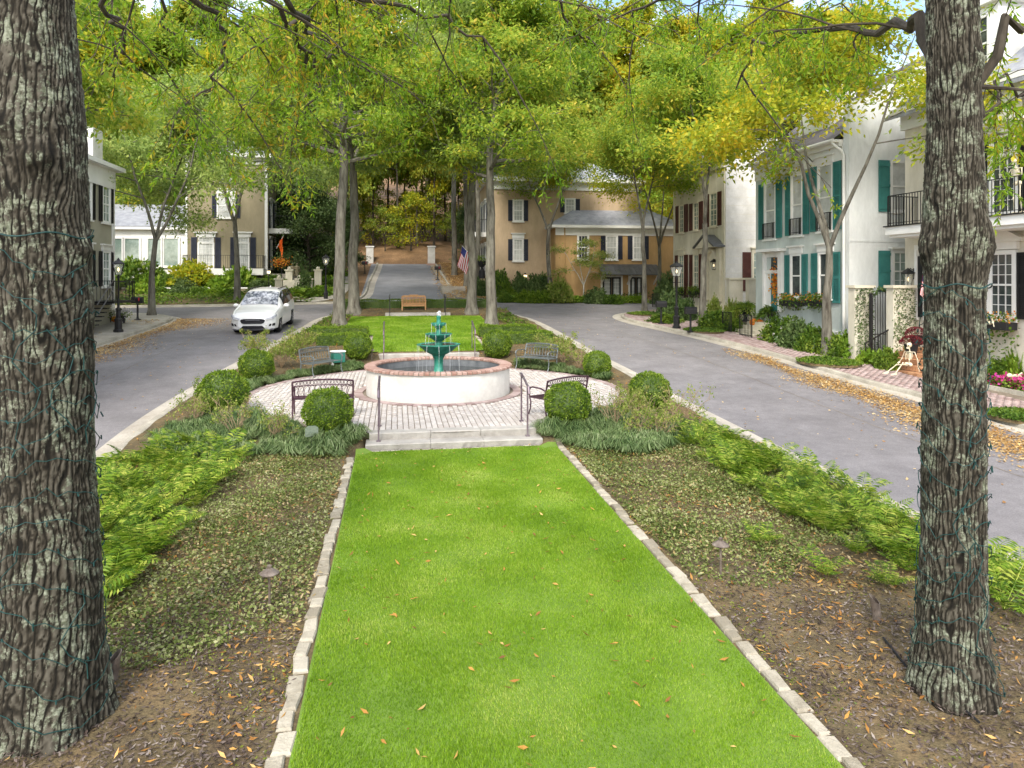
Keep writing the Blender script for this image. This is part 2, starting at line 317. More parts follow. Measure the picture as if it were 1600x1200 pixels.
def bark_near():
    m = bpy.data.materials.new('bark_near'); m.use_nodes = True; n = m.node_tree; b = n.nodes['Principled BSDF']; b.inputs['Roughness'].default_value = .95
    b.inputs['Specular IOR Level'].default_value = .15
    t = n.nodes.new('ShaderNodeNewGeometry')
    at_ = n.nodes.new('ShaderNodeAttribute'); at_.attribute_name = 'ridge'
    r = n.nodes.new('ShaderNodeValToRGB'); e = r.color_ramp.elements; e[0].position = .12; e[0].color = (.010, .009, .007, 1); e[1].position = .95; e[1].color = (.10, .09, .07, 1)
    x = e.new(.5); x.color = (.034, .029, .021, 1)
    n.links.new(at_.outputs['Fac'], r.inputs[0])
    ns = n.nodes.new('ShaderNodeTexNoise'); ns.inputs['Scale'].default_value = 4.4; ns.inputs['Detail'].default_value = 9; ns.inputs['Roughness'].default_value = .78
    n.links.new(t.outputs['Position'], ns.inputs['Vector'])
    lr = n.nodes.new('ShaderNodeValToRGB'); lr.color_ramp.elements[0].position = .515; lr.color_ramp.elements[1].position = .575
    n.links.new(ns.outputs['Fac'], lr.inputs[0])
    mul = n.nodes.new('ShaderNodeMath'); mul.operation = 'MULTIPLY'; n.links.new(lr.outputs[0], mul.inputs[0])
    rr = n.nodes.new('ShaderNodeValToRGB'); rr.color_ramp.elements[0].position = .25; rr.color_ramp.elements[1].position = .5; n.links.new(at_.outputs['Fac'], rr.inputs[0])
    n.links.new(rr.outputs[0], mul.inputs[1])
    n3 = n.nodes.new('ShaderNodeTexNoise'); n3.inputs['Scale'].default_value = 38; n3.inputs['Detail'].default_value = 5; n.links.new(t.outputs['Position'], n3.inputs['Vector'])
    lc = n.nodes.new('ShaderNodeValToRGB'); q = lc.color_ramp.elements; q[0].position = .35; q[0].color = (.085, .095, .06, 1); q[1].position = .65; q[1].color = (.25, .265, .20, 1)
    n.links.new(n3.outputs['Fac'], lc.inputs[0])
    mixn = n.nodes.new('ShaderNodeMix'); mixn.data_type = 'RGBA'; n.links.new(mul.outputs[0], mixn.inputs[0]); n.links.new(r.outputs[0], mixn.inputs[6]); n.links.new(lc.outputs[0], mixn.inputs[7])
    n.links.new(mixn.outputs[2], b.inputs['Base Color'])
    bp = n.nodes.new('ShaderNodeBump'); bp.inputs['Strength'].default_value = .6; bp.inputs['Distance'].default_value = .01
    n.links.new(n3.outputs['Fac'], bp.inputs['Height']); n.links.new(bp.outputs[0], b.inputs['Normal'])
    MT['bark_near'] = m
bark_near()
def special():
    m = bpy.data.materials.new('water'); m.use_nodes = True; b = m.node_tree.nodes['Principled BSDF']
    b.inputs['Base Color'].default_value = (.045, .05, .045, 1); b.inputs['Roughness'].default_value = .06; b.inputs['Specular IOR Level'].default_value = .8
    n = m.node_tree; ns = n.nodes.new('ShaderNodeTexNoise'); ns.inputs['Scale'].default_value = 7; bp = n.nodes.new('ShaderNodeBump'); bp.inputs['Strength'].default_value = .35; bp.inputs['Distance'].default_value = .03
    g = n.nodes.new('ShaderNodeNewGeometry'); n.links.new(g.outputs['Position'], ns.inputs['Vector']); n.links.new(ns.outputs['Fac'], bp.inputs['Height']); n.links.new(bp.outputs[0], b.inputs['Normal'])
    MT['water'] = m
    m = bpy.data.materials.new('spray'); m.use_nodes = True; b = m.node_tree.nodes['Principled BSDF']
    b.inputs['Base Color'].default_value = (.85, .88, .9, 1); b.inputs['Roughness'].default_value = .2; b.inputs['Alpha'].default_value = .38; MT['spray'] = m
    m = bpy.data.materials.new('lamp_glow'); m.use_nodes = True; b = m.node_tree.nodes['Principled BSDF']
    b.inputs['Base Color'].default_value = (.8, .7, .5, 1); b.inputs['Emission Color'].default_value = (1, .75, .4, 1); b.inputs['Emission Strength'].default_value = 1.2; MT['lamp_glow'] = m
    m = bpy.data.materials.new('lamp_glass'); m.use_nodes = True; b = m.node_tree.nodes['Principled BSDF']
    b.inputs['Base Color'].default_value = (.6, .62, .6, 1); b.inputs['Roughness'].default_value = .1; b.inputs['Alpha'].default_value = .35; MT['lamp_glass'] = m
special()
# ------------------------------------------------------------------ ground, streets, pavements
def resamp(pts, step=.4):
    pts = [Vector((p[0], p[1])) for p in pts]
    cr_ = []
    for i in range(len(pts) - 1):                    # Catmull-Rom
        p0 = pts[max(i - 1, 0)]; p1 = pts[i]; p2 = pts[i + 1]; p3 = pts[min(i + 2, len(pts) - 1)]
        n = max(2, int((p2 - p1).length / step))
        for k in range(n):
            t = k / n
            cr_.append(.5 * ((2 * p1) + (p2 - p0) * t + (2 * p0 - 5 * p1 + 4 * p2 - p3) * t * t + (3 * p1 - p0 - 3 * p2 + p3) * t ** 3))
    return cr_ + [pts[-1]]
def sweep(pts, prof, zf):
    """prof: (offset to the left of the direction of travel, height above zf)"""
    V = []; n = len(prof)
    for i, p in enumerate(pts):
        t = (pts[min(i + 1, len(pts) - 1)] - pts[max(i - 1, 0)]).normalized(); nl = Vector((-t.y, t.x))
        for o, dz in prof:
            q = p + nl * o; V.append((q.x, q.y, zf(q.x, q.y) + dz))
    Fq = [(i * n + j, i * n + j + 1, (i + 1) * n + j + 1, (i + 1) * n + j) for i in range(len(pts) - 1) for j in range(n - 1)]
    mb = MB(); mb.v = V; mb.f = Fq; return mb
def sheet(name, y0, y1, ny, xl, xr, nx, zf, mat, off=0, smooth=True):
    V = []; 
    for i in range(ny + 1):
        y = y0 + (y1 - y0) * i / ny; a = xl(y) if callable(xl) else xl; b = xr(y) if callable(xr) else xr
        for j in range(nx + 1):
            x = a + (b - a) * j / nx; V.append((x, y, zf(x, y) + off))
    Fq = [(i * (nx + 1) + j, i * (nx + 1) + j + 1, (i + 1) * (nx + 1) + j + 1, (i + 1) * (nx + 1) + j) for i in range(ny) for j in range(nx)]
    o = link(name, mesh_np(name, V, Fq, mat, smooth)); return o
def struct(o): o['kind'] = 'structure'; return o
ZR = lambda x, y: zr(y)
g_ = MB(); g_.quad((-600, -600, -2.2), (600, -600, -2.2), (600, 600, -2.2), (-600, 600, -2.2)); struct(g_.build('ground', 'yard'))
def hill(x, y):
    z = hz(x, y)
    if y > 78: z += .5 * math.sin(x * .21 + 1) + .4 * math.sin(y * .17 + x * .1)
    ax = abs(x - 1) - 30
    if ax > 0: z += ax * .12
    return z
struct(sheet('hillside', 51.0, 190, 70, -150, 150, 100, hill, 'straw', off=-.02))
IL = [(-5.5, -4), (-5.75, 8), (-5.9, 11.4), (-6.12, 15.7), (-6.18, 18), (-6.1, 20.4), (-5.8, 23.7), (-5.53, 26.3), (-5.05, 31.2), (-4.6, 35.9), (-4.35, 39.3), (-3.7, 41.8), (-2.5, 43.2), (-1.0, 43.7)]
IR = [(8.3, -4), (8.28, 8.3), (8.24, 10.7), (8.25, 12.5), (8.2, 15.3), (8.03, 18.5), (7.95, 22.5), (7.72, 26.6), (7.73, 30), (7.65, 36.7), (7.2, 40.3), (6.3, 42.4), (5.0, 43.4), (3.6, 43.7)]
KP = [(-.02, -.2), (-.02, .10), (0, .125), (.03, .135), (.14, .135), (.17, .12), (.17, -.1)]
GP = [(-.46, .006), (.02, .006)]
loop = resamp(list(reversed(IR)), .35); loop = list(reversed(loop))
isl = resamp(IL, .35) + loop[::-1]
# gutter edge runs round the island clockwise: the island lies to the right, so kerb offsets are mirrored
def off_path(pts, o):
    out = []
    for i, p in enumerate(pts):
        t = (pts[min(i + 1, len(pts) - 1)] - pts[max(i - 1, 0)]).normalized(); out.append(p + Vector((-t.y, t.x)) * o)
    return out
isl_k = off_path(isl, -.45)
struct(sweep(isl_k, [(-o, z) for o, z in KP][::-1], ZR).build('kerb', 'kerb', smooth=True))
struct(sweep(isl_k, [(-.02, .006), (.46, .006)][::-1], ZR).build('gutter', 'concrete'))
RK = [(15.1, -8), (15.05, 8), (14.95, 14.9), (14.95, 18.4), (14.6, 21), (14.35, 25.5), (13.8, 30.3), (13.15, 33.9), (12.65, 36.8), (12.75, 39.2), (13.6, 41.0), (15.2, 42.2), (18, 43.2), (30, 44.5), (45, 45)]
rk = resamp(RK, .35)
struct(sweep(rk, [(-o, z) for o, z in KP][::-1], ZR).build('kerb', 'kerb', smooth=True))
struct(sweep(rk, [(-.02, .006), (.5, .006)][::-1], ZR).build('gutter', 'concrete'))
LK = [(-11.7, -8), (-11.7, 12), (-11.65, 23.2), (-11.7, 29.8), (-11.6, 33.4), (-11.55, 38.6), (-11.9, 40.6), (-13.1, 42), (-15, 42.9), (-20, 43.5), (-45, 44)]
lk = resamp(LK, .35)
struct(sweep(lk, KP, ZR).build('kerb', 'kerb', smooth=True))
struct(sweep(lk, [(-.46, .006), (.02, .006)], ZR).build('gutter', 'concrete'))
def xof(poly):
    ys = [p[1] for p in poly]; xs = [p[0] for p in poly]
    return lambda y: float(np.interp(y, ys, xs))
def mono(pts):                                        # longest y-increasing run
    out = [pts[0]]
    for p in pts[1:]:
        if p.y > out[-1].y + 1e-4: out.append(p)
    return [(p.x, p.y) for p in out]
rkx = xof(mono(off_path(rk, -.12))); lkx = xof(mono(off_path(lk, .12)))
ilx = xof(mono(off_path(resamp(IL, .35), -.58))); irx = xof(mono(off_path(resamp(IR, .35), .58)))
WZ = lambda x, y: zr(y) + .10
struct(sheet('road_left', -12, 43.05, 130, -48, lambda y: ilx(y) - .1, 12, ZR, 'asphalt'))
struct(sheet('road_right', -12, 43.05, 130, lambda y: irx(y) + .1, 48, 12, ZR, 'asphalt'))
struct(sheet('cross_road', 43.05, 51.6, 20, -48, 48, 24, ZR, 'asphalt'))
struct(sheet('pavement_right', -8, 44.6, 150, lambda y: rkx(y) + .0, 46, 12, WZ, 'joint'))
struct(sheet('pavement_left', -8, 43.6, 150, -46, lambda y: lkx(y), 12, WZ, 'concrete', off=.03))
# far side of the cross street, and the street that climbs the hill
UL, UR = -2.3, 4.35
cl = resamp([(-46, 47.2), (-20, 47.6), (-11.6, 48.2), (-7, 49.2), (-4.2, 50.2), (-3.0, 51.6), (UL, 54.5), (UL + .1, 62), (-1.95, 72), (-1.9, 77)], .5)
cr2 = resamp([(4.1, 77), (4.15, 72), (4.3, 62), (4.6, 56.5), (5.3, 53.2), (6.8, 51.2), (9, 50.4), (13, 49.9), (20, 49.0), (46, 48.2)], .5)
def ZF(x, y): return zr(y) if y < 51 else max(zr(51), hz(x, y) - .0)
def ZU(x, y): return hz(x, y) + .02 if y > 51.5 else zr(y)
struct(sheet('hill_road', 51.2, 78.2, 40, lambda y: -2.6 - 3 * sm((54 - y) / 3.), lambda y: 4.7 + 4 * sm((54 - y) / 3.), 6, ZU, 'asphalt2', off=.012))
g_ = sheet('crest_road', 77.6, 81, 3, -30, 30, 20, lambda x, y: hz(x, min(y, 78)) + .05, 'concrete'); struct(g_)
struct(sweep(cl, KP, ZU).build('kerb', 'kerb', smooth=True)); struct(sweep(cl, [(-.5, .016), (.02, .016)], ZU).build('gutter', 'concrete'))
struct(sweep(cr2, KP, ZU).build('kerb', 'kerb', smooth=True)); struct(sweep(cr2, [(-.5, .016), (.02, .016)], ZU).build('gutter', 'concrete'))
def ygl(x, y): return (zr(y) if y < 51 else hz(x, y)) + .1
V_l = mono(off_path(cl, .1)); 
def bank(x0, x1, path, name, mat):                    # planted ground between a kerb and the hillside
    xs = [p.x for p in path]; ys = [p.y for p in path]; V = []; nx, ny = 60, 16
    for i in range(nx + 1):
        x = x0 + (x1 - x0) * i / nx; ya = float(np.interp(x, xs, ys))
        for j in range(ny + 1):
            y = ya + (58 - ya) * j / ny
            V.append((x, y, max(zr(ya) + .1 + (y - ya) * .09, hz(x, y) + .05 if y > 51.5 else -9)))
    Fq = [(i * (ny + 1) + j, (i + 1) * (ny + 1) + j, (i + 1) * (ny + 1) + j + 1, i * (ny + 1) + j + 1) for i in range(nx) for j in range(ny)]
    struct(link(name, mesh_np(name, V, Fq, mat, True)))
pl = [p for p in off_path(cl, .1) if p.y < 52.5]; bank(-46, -3.2, pl, 'garden_ground_left', 'yard')
pr = [p for p in off_path(cr2, .1) if p.y < 52.5]; bank(5.6, 46, pr, 'garden_ground_right', 'straw')
def bank_z(x, y):
    path = pl if x < 1 else pr
    ya = float(np.interp(x, [p.x for p in path], [p.y for p in path]))
    return max(zr(ya) + .1 + (y - ya) * .09, hz(x, y) + .05 if y > 51.5 else -9)
# concrete walks that leave the cross street on both sides of the hill road
def walk(pts, wdt, zf, name, off=.06):
    p = resamp(pts, .4); struct(sweep(p, [(-wdt / 2, off - .15), (-wdt / 2, off), (wdt / 2, off), (wdt / 2, off - .15)], zf).build(name, 'concrete'))
walk([(-6.2, 49.9), (-5.2, 52), (-4.5, 56), (-4.3, 66)], 1.5, lambda x, y: max(ZU(x, y), bank_z(x, y)), 'footpath')
walk([(8.3, 50.7), (7.9, 53), (7.3, 56), (7.2, 60)], 1.5, lambda x, y: max(ZU(x, y), bank_z(x, y)), 'footpath')
struct(sheet('stop_line', 51.75, 52.0, 1, -1.6, 1.1, 6, ZU, 'trim', off=.022))
LX0, LX1 = -.80, 3.32
def lawn_in(x, y): return 26.9 < y < 39.5 and (-2.5 < x < 4.7)
# the island itself
struct(sheet('island_bed', -4, 43.15, 330, ilx, irx, 96, lambda x, y: zi(x, y) - .005 + (0 if (LX0 - .1 < x < LX1 + .1 and y < 14.7) or lawn_in(x, y) else .02 * math.sin(x * 3.1 + y * 1.7) * math.sin(y * 2.3 - x)), 'soil'))
# pavers on the right-hand pavement: one sheet of separate bricks
def brick_field(rows, b, l, h, gap, inside, zf, y0, y1, x0, x1, ang=0):
    V = []; Fq = []; 
    nx = int((x1 - x0) / b); ny = int((y1 - y0) / l); ca, sa = math.cos(ang), math.sin(ang); k = 0; pos = []
    for i in range(nx):
        for j in range(ny + 1):
            x = x0 + (i + .5) * b; y = y0 + (j + (.5 if i % 2 else 0)) * l
            if not inside(x, y): continue
            pos.append((x, y))
    return pos
def bricks_mesh(pos, b, l, h, gap, zf, name, mat):
    P = np.array(pos); n = len(P); hx, hy = (b - gap) / 2, (l - gap) / 2; ch = .006
    z = np.array([zf(x, y) for x, y in pos]) + rng.uniform(-.003, .003, n)
    ring = [(-hx, -hy), (hx, -hy), (hx, hy), (-hx, hy)]
    V = np.zeros((n, 8, 3), np.float32)
    tx = rng.uniform(-.004, .004, n); ty = rng.uniform(-.004, .004, n)
    for k, (dx, dy) in enumerate(ring):
        V[:, k] = np.stack([P[:, 0] + dx, P[:, 1] + dy, z], 1)
        V[:, 4 + k] = np.stack([P[:, 0] + dx - math.copysign(ch, dx), P[:, 1] + dy - math.copysign(ch, dy), z + h + tx * (dx / hx) + ty * (dy / hy)], 1)
    base = (np.arange(n) * 8)[:, None, None]
    fq = np.array([(4, 5, 6, 7), (0, 1, 5, 4), (1, 2, 6, 5), (2, 3, 7, 6), (3, 0, 4, 7)])[None]
    return mesh_np(name, V.reshape(-1, 3), (base + fq).reshape(-1, 4), mat)
pos = brick_field(0, .13, .25, 0, 0, lambda x, y: rkx(y) + .05 < x < 17.35 + .15 * math.sin(y * .6) and not (y > 40 and x > 17), None, 12, 43.2, 12.5, 17.8)
o = link('pavement_bricks', bricks_mesh(pos, .13, .25, .035, .010, WZ, 'pavement_bricks', 'walkpaver')); tag(o, 'pinkish brick paving of the right-hand pavement in front of the row of houses', 'paving', kind='stuff')
# front lawn with granite setts along both sides
LX0, LX1 = -.80, 3.32
struct(sheet('lawn', 2, 14.62, 60, LX0, LX1, 24, lambda x, y: zi(x, y), 'turf', off=.012))
def blades(n, x0, x1, y0, y1, zf, h, wd, inside=None, near=None):
    x = rng.uniform(x0, x1, n); y = rng.uniform(y0, y1, n) if near is None else y0 + (y1 - y0) * rng.random(n) ** near
    if inside is not None:
        k = inside(x, y); x, y = x[k], y[k]; n = len(x)
    yy = np.linspace(y0, y1, 200); zz = np.array([zf((x0 + x1) / 2, t) for t in yy]); z = np.interp(y, yy, zz)
    a = rng.uniform(0, 2 * np.pi, n); le = rng.uniform(.0, .75, n); hh = h * rng.uniform(.5, 1.3, n)
    pn = .5 + .5 * np.sin(x * 2.1 + np.sin(y * 1.7) * 2) * np.sin(y * 2.4 + np.sin(x * 1.3) * 2); hh *= .7 + .6 * pn
    la = rng.uniform(0, 2 * np.pi, n) * .6 + np.sin(x * 1.9 + y) * 1.5
    ww = wd * (1 + y / 14)
    V = np.zeros((n, 3, 3), np.float32)
    V[:, 0] = np.stack([x - np.cos(a) * ww, y - np.sin(a) * ww, z], 1); V[:, 1] = np.stack([x + np.cos(a) * ww, y + np.sin(a) * ww, z], 1)
    V[:, 2] = np.stack([x + np.cos(la) * le * hh, y + np.sin(la) * le * hh, z + hh], 1)
    return V.reshape(-1, 3), np.arange(n * 3).reshape(-1, 3)
Vb, Fb = blades(420000, LX0 + .02, LX1 - .02, 3.6, 14.6, lambda x, y: zi(x, y) + .006, .032, .0032, near=1.15)
tag(link('lawn_grass', mesh_np('lawn_grass', Vb, Fb, 'grass')), 'bright green mown grass of the front lawn', 'grass', kind='stuff')
def sett_mesh(i):
    r = random.Random(i); mb = MB(); a, b, c = .075, .14, .026
    j = lambda q: q * (1 + r.uniform(-.14, .14))
    ring = [(-j(a), -j(b)), (j(a), -j(b)), (j(a), j(b)), (-j(a), j(b))]
    mb.add([(x, y, -.08) for x, y in ring] + [(x, y, c - .02) for x, y in ring] + [(x * .82, y * .86, c + r.uniform(-.006, .006)) for x, y in ring],
           [(0, 1, 5, 4), (1, 2, 6, 5), (2, 3, 7, 6), (3, 0, 4, 7), (4, 5, 9, 8), (5, 6, 10, 9), (6, 7, 11, 10), (7, 4, 8, 11), (8, 9, 10, 11)])
    return mb.mesh('stone', 'granite')
SETT = [sett_mesh(i) for i in range(6)]
def edging(label, x, y0, y1, dx=0, step=.285):
    t = thing('stone_edging', label, 'edging', (x, y0, zi(x, y0)), 0, 'rows of stone edging')
    y = y0
    while y < y1:
        f = random.uniform(.72, 1.18) * (.8 if y > 11 else 1)
        link('stone', random.choice(SETT), t, (random.uniform(-.02, .02) + dx * (y - y0), y - y0, zi(x, y) - zi(x, y0) + random.uniform(-.008, .012)), (random.uniform(-.03, .03), random.uniform(-.05, .05), random.uniform(-.08, .08) + (math.pi if random.random() < .5 else 0)), (random.uniform(.8, 1.1), f, 1))
        y += step * f
    return t
edging('row of pale granite setts along the left side of the front lawn', LX0 - .09, 3.4, 14.35)
edging('row of pale granite setts along the right side of the front lawn', LX1 + .09, 3.4, 14.75)
t = thing('stone_edging', 'thin pale stone strip at the foot of the two front steps', 'edging', (1.25, 14.66, zi(1.25, 14.5)), 0, 'rows of stone edging')
for i in range(17): link('stone', SETT[i % 6], t, (-1.68 + i * .21, .0, -.005), (0, 0, R(90)), (.55, .68, .9))
# plaza pavers: the nearest are single parts, the rest one sheet
def in_plaza(x, y):
    r = math.hypot(x - FC.x, y - FC.y)
    if r < 2.42: return False
    if r < PR: return True
    return (-.55 < x < 2.95) and (15.42 < y < 17 or 24 < y < 26.2)
PB, PLn = .125, .25
pos = brick_field(0, PB, PLn, 0, 0, in_plaza, None, 15.42, 26.3, -4.6, 7.0)
pos.sort(key=lambda p: p[1]); nearp, farp = pos[:300], pos[300:]
plz = wthing('paved_circle', 'round pinkish brick plaza surrounding the white fountain', 'plaza', (FC.x, FC.y, plaza_z(FC.y)))
mb = MB(); n = 72
mb.add([(FC.x + PR * 1.004 * math.cos(2 * math.pi * i / n), FC.y + PR * 1.004 * math.sin(2 * math.pi * i / n), plaza_z(FC.y + PR * math.sin(2 * math.pi * i / n)) - .022) for i in range(n)], [tuple(range(n))])
mb.build('bedding', 'joint', plz)
for q in ((1.2, 16.2, -.03), (1.2, 25.4, .055)):
    mb = MB(); mb.box(q, (3.6, 1.6, .03)); mb.build('bedding', 'joint', plz)
o = link('pavers', bricks_mesh([(x - FC.x, y - FC.y) for x, y in farp], PB, PLn, .03, .010, lambda x, y: plaza_z(y + FC.y) - plaza_z(FC.y) - .03, 'pavers', 'paver'), plz); o['kind'] = 'stuff'
one = MB(); hx, hy = (PB - .010) / 2, (PLn - .010) / 2
rg = [(-hx, -hy), (hx, -hy), (hx, hy), (-hx, hy)]
one.add([(x, y, -.03) for x, y in rg] + [(x * .9, y * .95, .0) for x, y in rg], [(4, 5, 6, 7), (0, 1, 5, 4), (1, 2, 6, 5), (2, 3, 7, 6), (3, 0, 4, 7)])
onem = one.mesh('brick', 'paver1')
for x, y in nearp: link('brick', onem, plz, (x - FC.x, y - FC.y, plaza_z(y) - plaza_z(FC.y) + random.uniform(-.003, .003)), (random.uniform(-.01, .01), random.uniform(-.01, .01), random.uniform(-.01, .01)))
# ring of bricks round the foot of the basin and the border soldier course
mb = MB()
for rad, nn, ln in ((2.25, 64, .24), (PR - .1, 150, .2)):
    for i in range(nn):
        a = 2 * math.pi * i / nn; y = FC.y + rad * math.sin(a)
        if rad > 3 and y < 15.7: continue
        mb.box((FC.x + rad * math.cos(a), y, plaza_z(y) - .012), (ln, 2 * math.pi * rad / nn - .012, .04), a)
o = mb.build('brick_border', 'walkpaver', plz); o['kind'] = 'stuff'
# steps
def slab(name, label, x0, x1, y0, y1, z0, z1, grp):
    t = wthing(name, label, 'step', ((x0 + x1) / 2, y0, z0), grp)
    xs = [x0, x0 + (x1 - x0) * .36, x0 + (x1 - x0) * .66, x1] if x1 - x0 > 3 else [x0, x1]
    for a, b in zip(xs[:-1], xs[1:]):
        mb = MB(); n = 14
        prof = []
        for i in range(n + 1):
            x = a + .004 + (b - a - .008) * i / n; j = random.uniform(-.018, .018)
            prof.append([(x, y0 + j, z0), (x, y0 + .01 + j * .6 + random.uniform(-.012, .012), (z0 + z1) / 2), (x, y0 - .012 + j * .5, z1 - .02), (x, y0 + .01 + j * .4, z1), (x, y1, z1), (x, y1, z0)])
        V = [p for r_ in prof for p in r_]; m = 6
        Fq = [(i * m + k, (i + 1) * m + k, (i + 1) * m + k + 1, i * m + k + 1) for i in range(n) for k in range(m - 1)] + [tuple(range(m - 1, -1, -1)), tuple(n * m + k for k in range(m))]
        mb.add(V, Fq); mb.build('stone_slab', 'bluestone', t)
    return t
slab('stone_step', 'lower rough-faced stone step between the front lawn and the plaza', -.62, 3.06, 14.72, 15.2, -.42, -.14, 'stone steps')
slab('stone_step', 'upper rough-faced stone step at the plaza front edge', -.56, 3.0, 15.12, 15.44, -.4, .004, 'stone steps')
slab('stone_step', 'lower stone step behind the fountain', -.75, 3.15, 26.2, 26.7, -.1, .24, 'stone steps')
slab('stone_step', 'upper stone step behind the fountain at the edge of the rear lawn', -.7, 3.1, 26.62, 27.0, -.1, .47, 'stone steps')
slab('stone_step', 'far stone step below the wooden bench', -.6, 3.0, 39.4, 39.9, .8, 1.24, 'stone steps')
slab('stone_step', 'wide stone landing in front of the wooden bench', -.6, 3.0, 39.85, 41.2, .8, 1.38, 'stone steps')
# rear lawn
def lawn2(x, y): return ((y > 26.98) & (y < 39.4) & (x > np.where(y < 31.6, -.98, -2.4)) & (x < np.where(y < 31.6, 3.38, 4.6)))
struct(sheet('lawn_rear', 26.98, 39.4, 60, lambda y: -.98 if y < 31.6 else -2.4, lambda y: 3.38 if y < 31.6 else 4.6, 14, lambda x, y: zi(x, y), 'turf', off=.03))
Vb, Fb = blades(90000, -2.4, 4.6, 27, 39.4, lambda x, y: zi(1.2, y) + .02, .05, .006, inside=lawn2)
tag(link('lawn_grass', mesh_np('lawn_grass_rear', Vb, Fb, 'grass')), 'bright green grass of the rear lawn behind the fountain', 'grass', kind='stuff')
for lab, x in (('pale stone edging on the left of the rear lawn beside the box hedge', -1.06), ('pale stone edging on the right of the rear lawn beside the box hedge', 3.46)):
    edging(lab, x, 27.1, 31.4, step=.33)

for nm, pts_ in (('road_seam', [(11.6, 6), (11.55, 15), (11.4, 22), (10.9, 30), (10.2, 37), (9.8, 42)]), ('road_seam', [(-8.9, 10), (-8.9, 20), (-8.7, 30), (-8.2, 38)])):
    q = resamp(pts_, .3); q = [p + Vector((random.gauss(0, .012), 0)) for p in q]
    struct(sweep(q, [(-.012, .005), (.012, .005)], ZR).build(nm, 'joint'))
# ------------------------------------------------------------------ vegetation builders
def unit(a): return a / np.maximum(np.linalg.norm(a, axis=1, keepdims=True), 1e-9)
def leaf_arr(c, d, L, W, flat=.0, fold=.12):
    """rhombic leaves: base c, direction d, length L, half width W"""
    n = len(c); d = unit(d); r = rng.normal(size=(n, 3)); r[:, 2] += flat * np.sign(r[:, 2] + 1e-6) * 2
    s = unit(np.cross(d, r)); nn = np.cross(s, d)
    L = np.broadcast_to(np.asarray(L, dtype=float), (n,))[:, None]; W = np.broadcast_to(np.asarray(W, dtype=float), (n,))[:, None]
    V = np.zeros((n, 4, 3), np.float32)
    V[:, 0] = c; V[:, 1] = c + d * L * .45 + s * W + nn * L * fold * .3; V[:, 2] = c + d * L - nn * L * fold; V[:, 3] = c + d * L * .45 - s * W + nn * L * fold * .3
    return V.reshape(-1, 3)
def leaf_mesh(name, V, mat):
    return mesh_np(name, V, np.arange(len(V)).reshape(-1, 4), mat)
class Grow:
    def __init__(s, seed): s.r = np.random.default_rng(seed); s.mb = MB(); s.tips = []
    def branch(s, p, d, L, r, n=5, droop=0., wob=.18, r1=.35, sides=6):
        pts = [Vector(p)]; d = Vector(d).normalized()
        for i in range(n):
            d = (d + Vector(s.r.normal(size=3)) * wob + Vector((0, 0, -droop))).normalized()
            pts.append(pts[-1] + d * L / n)
        rr = [r * (1 - (1 - r1) * i / n) for i in range(n + 1)]
        s.mb.tube(pts, rr, sides, cap=False); return pts, rr
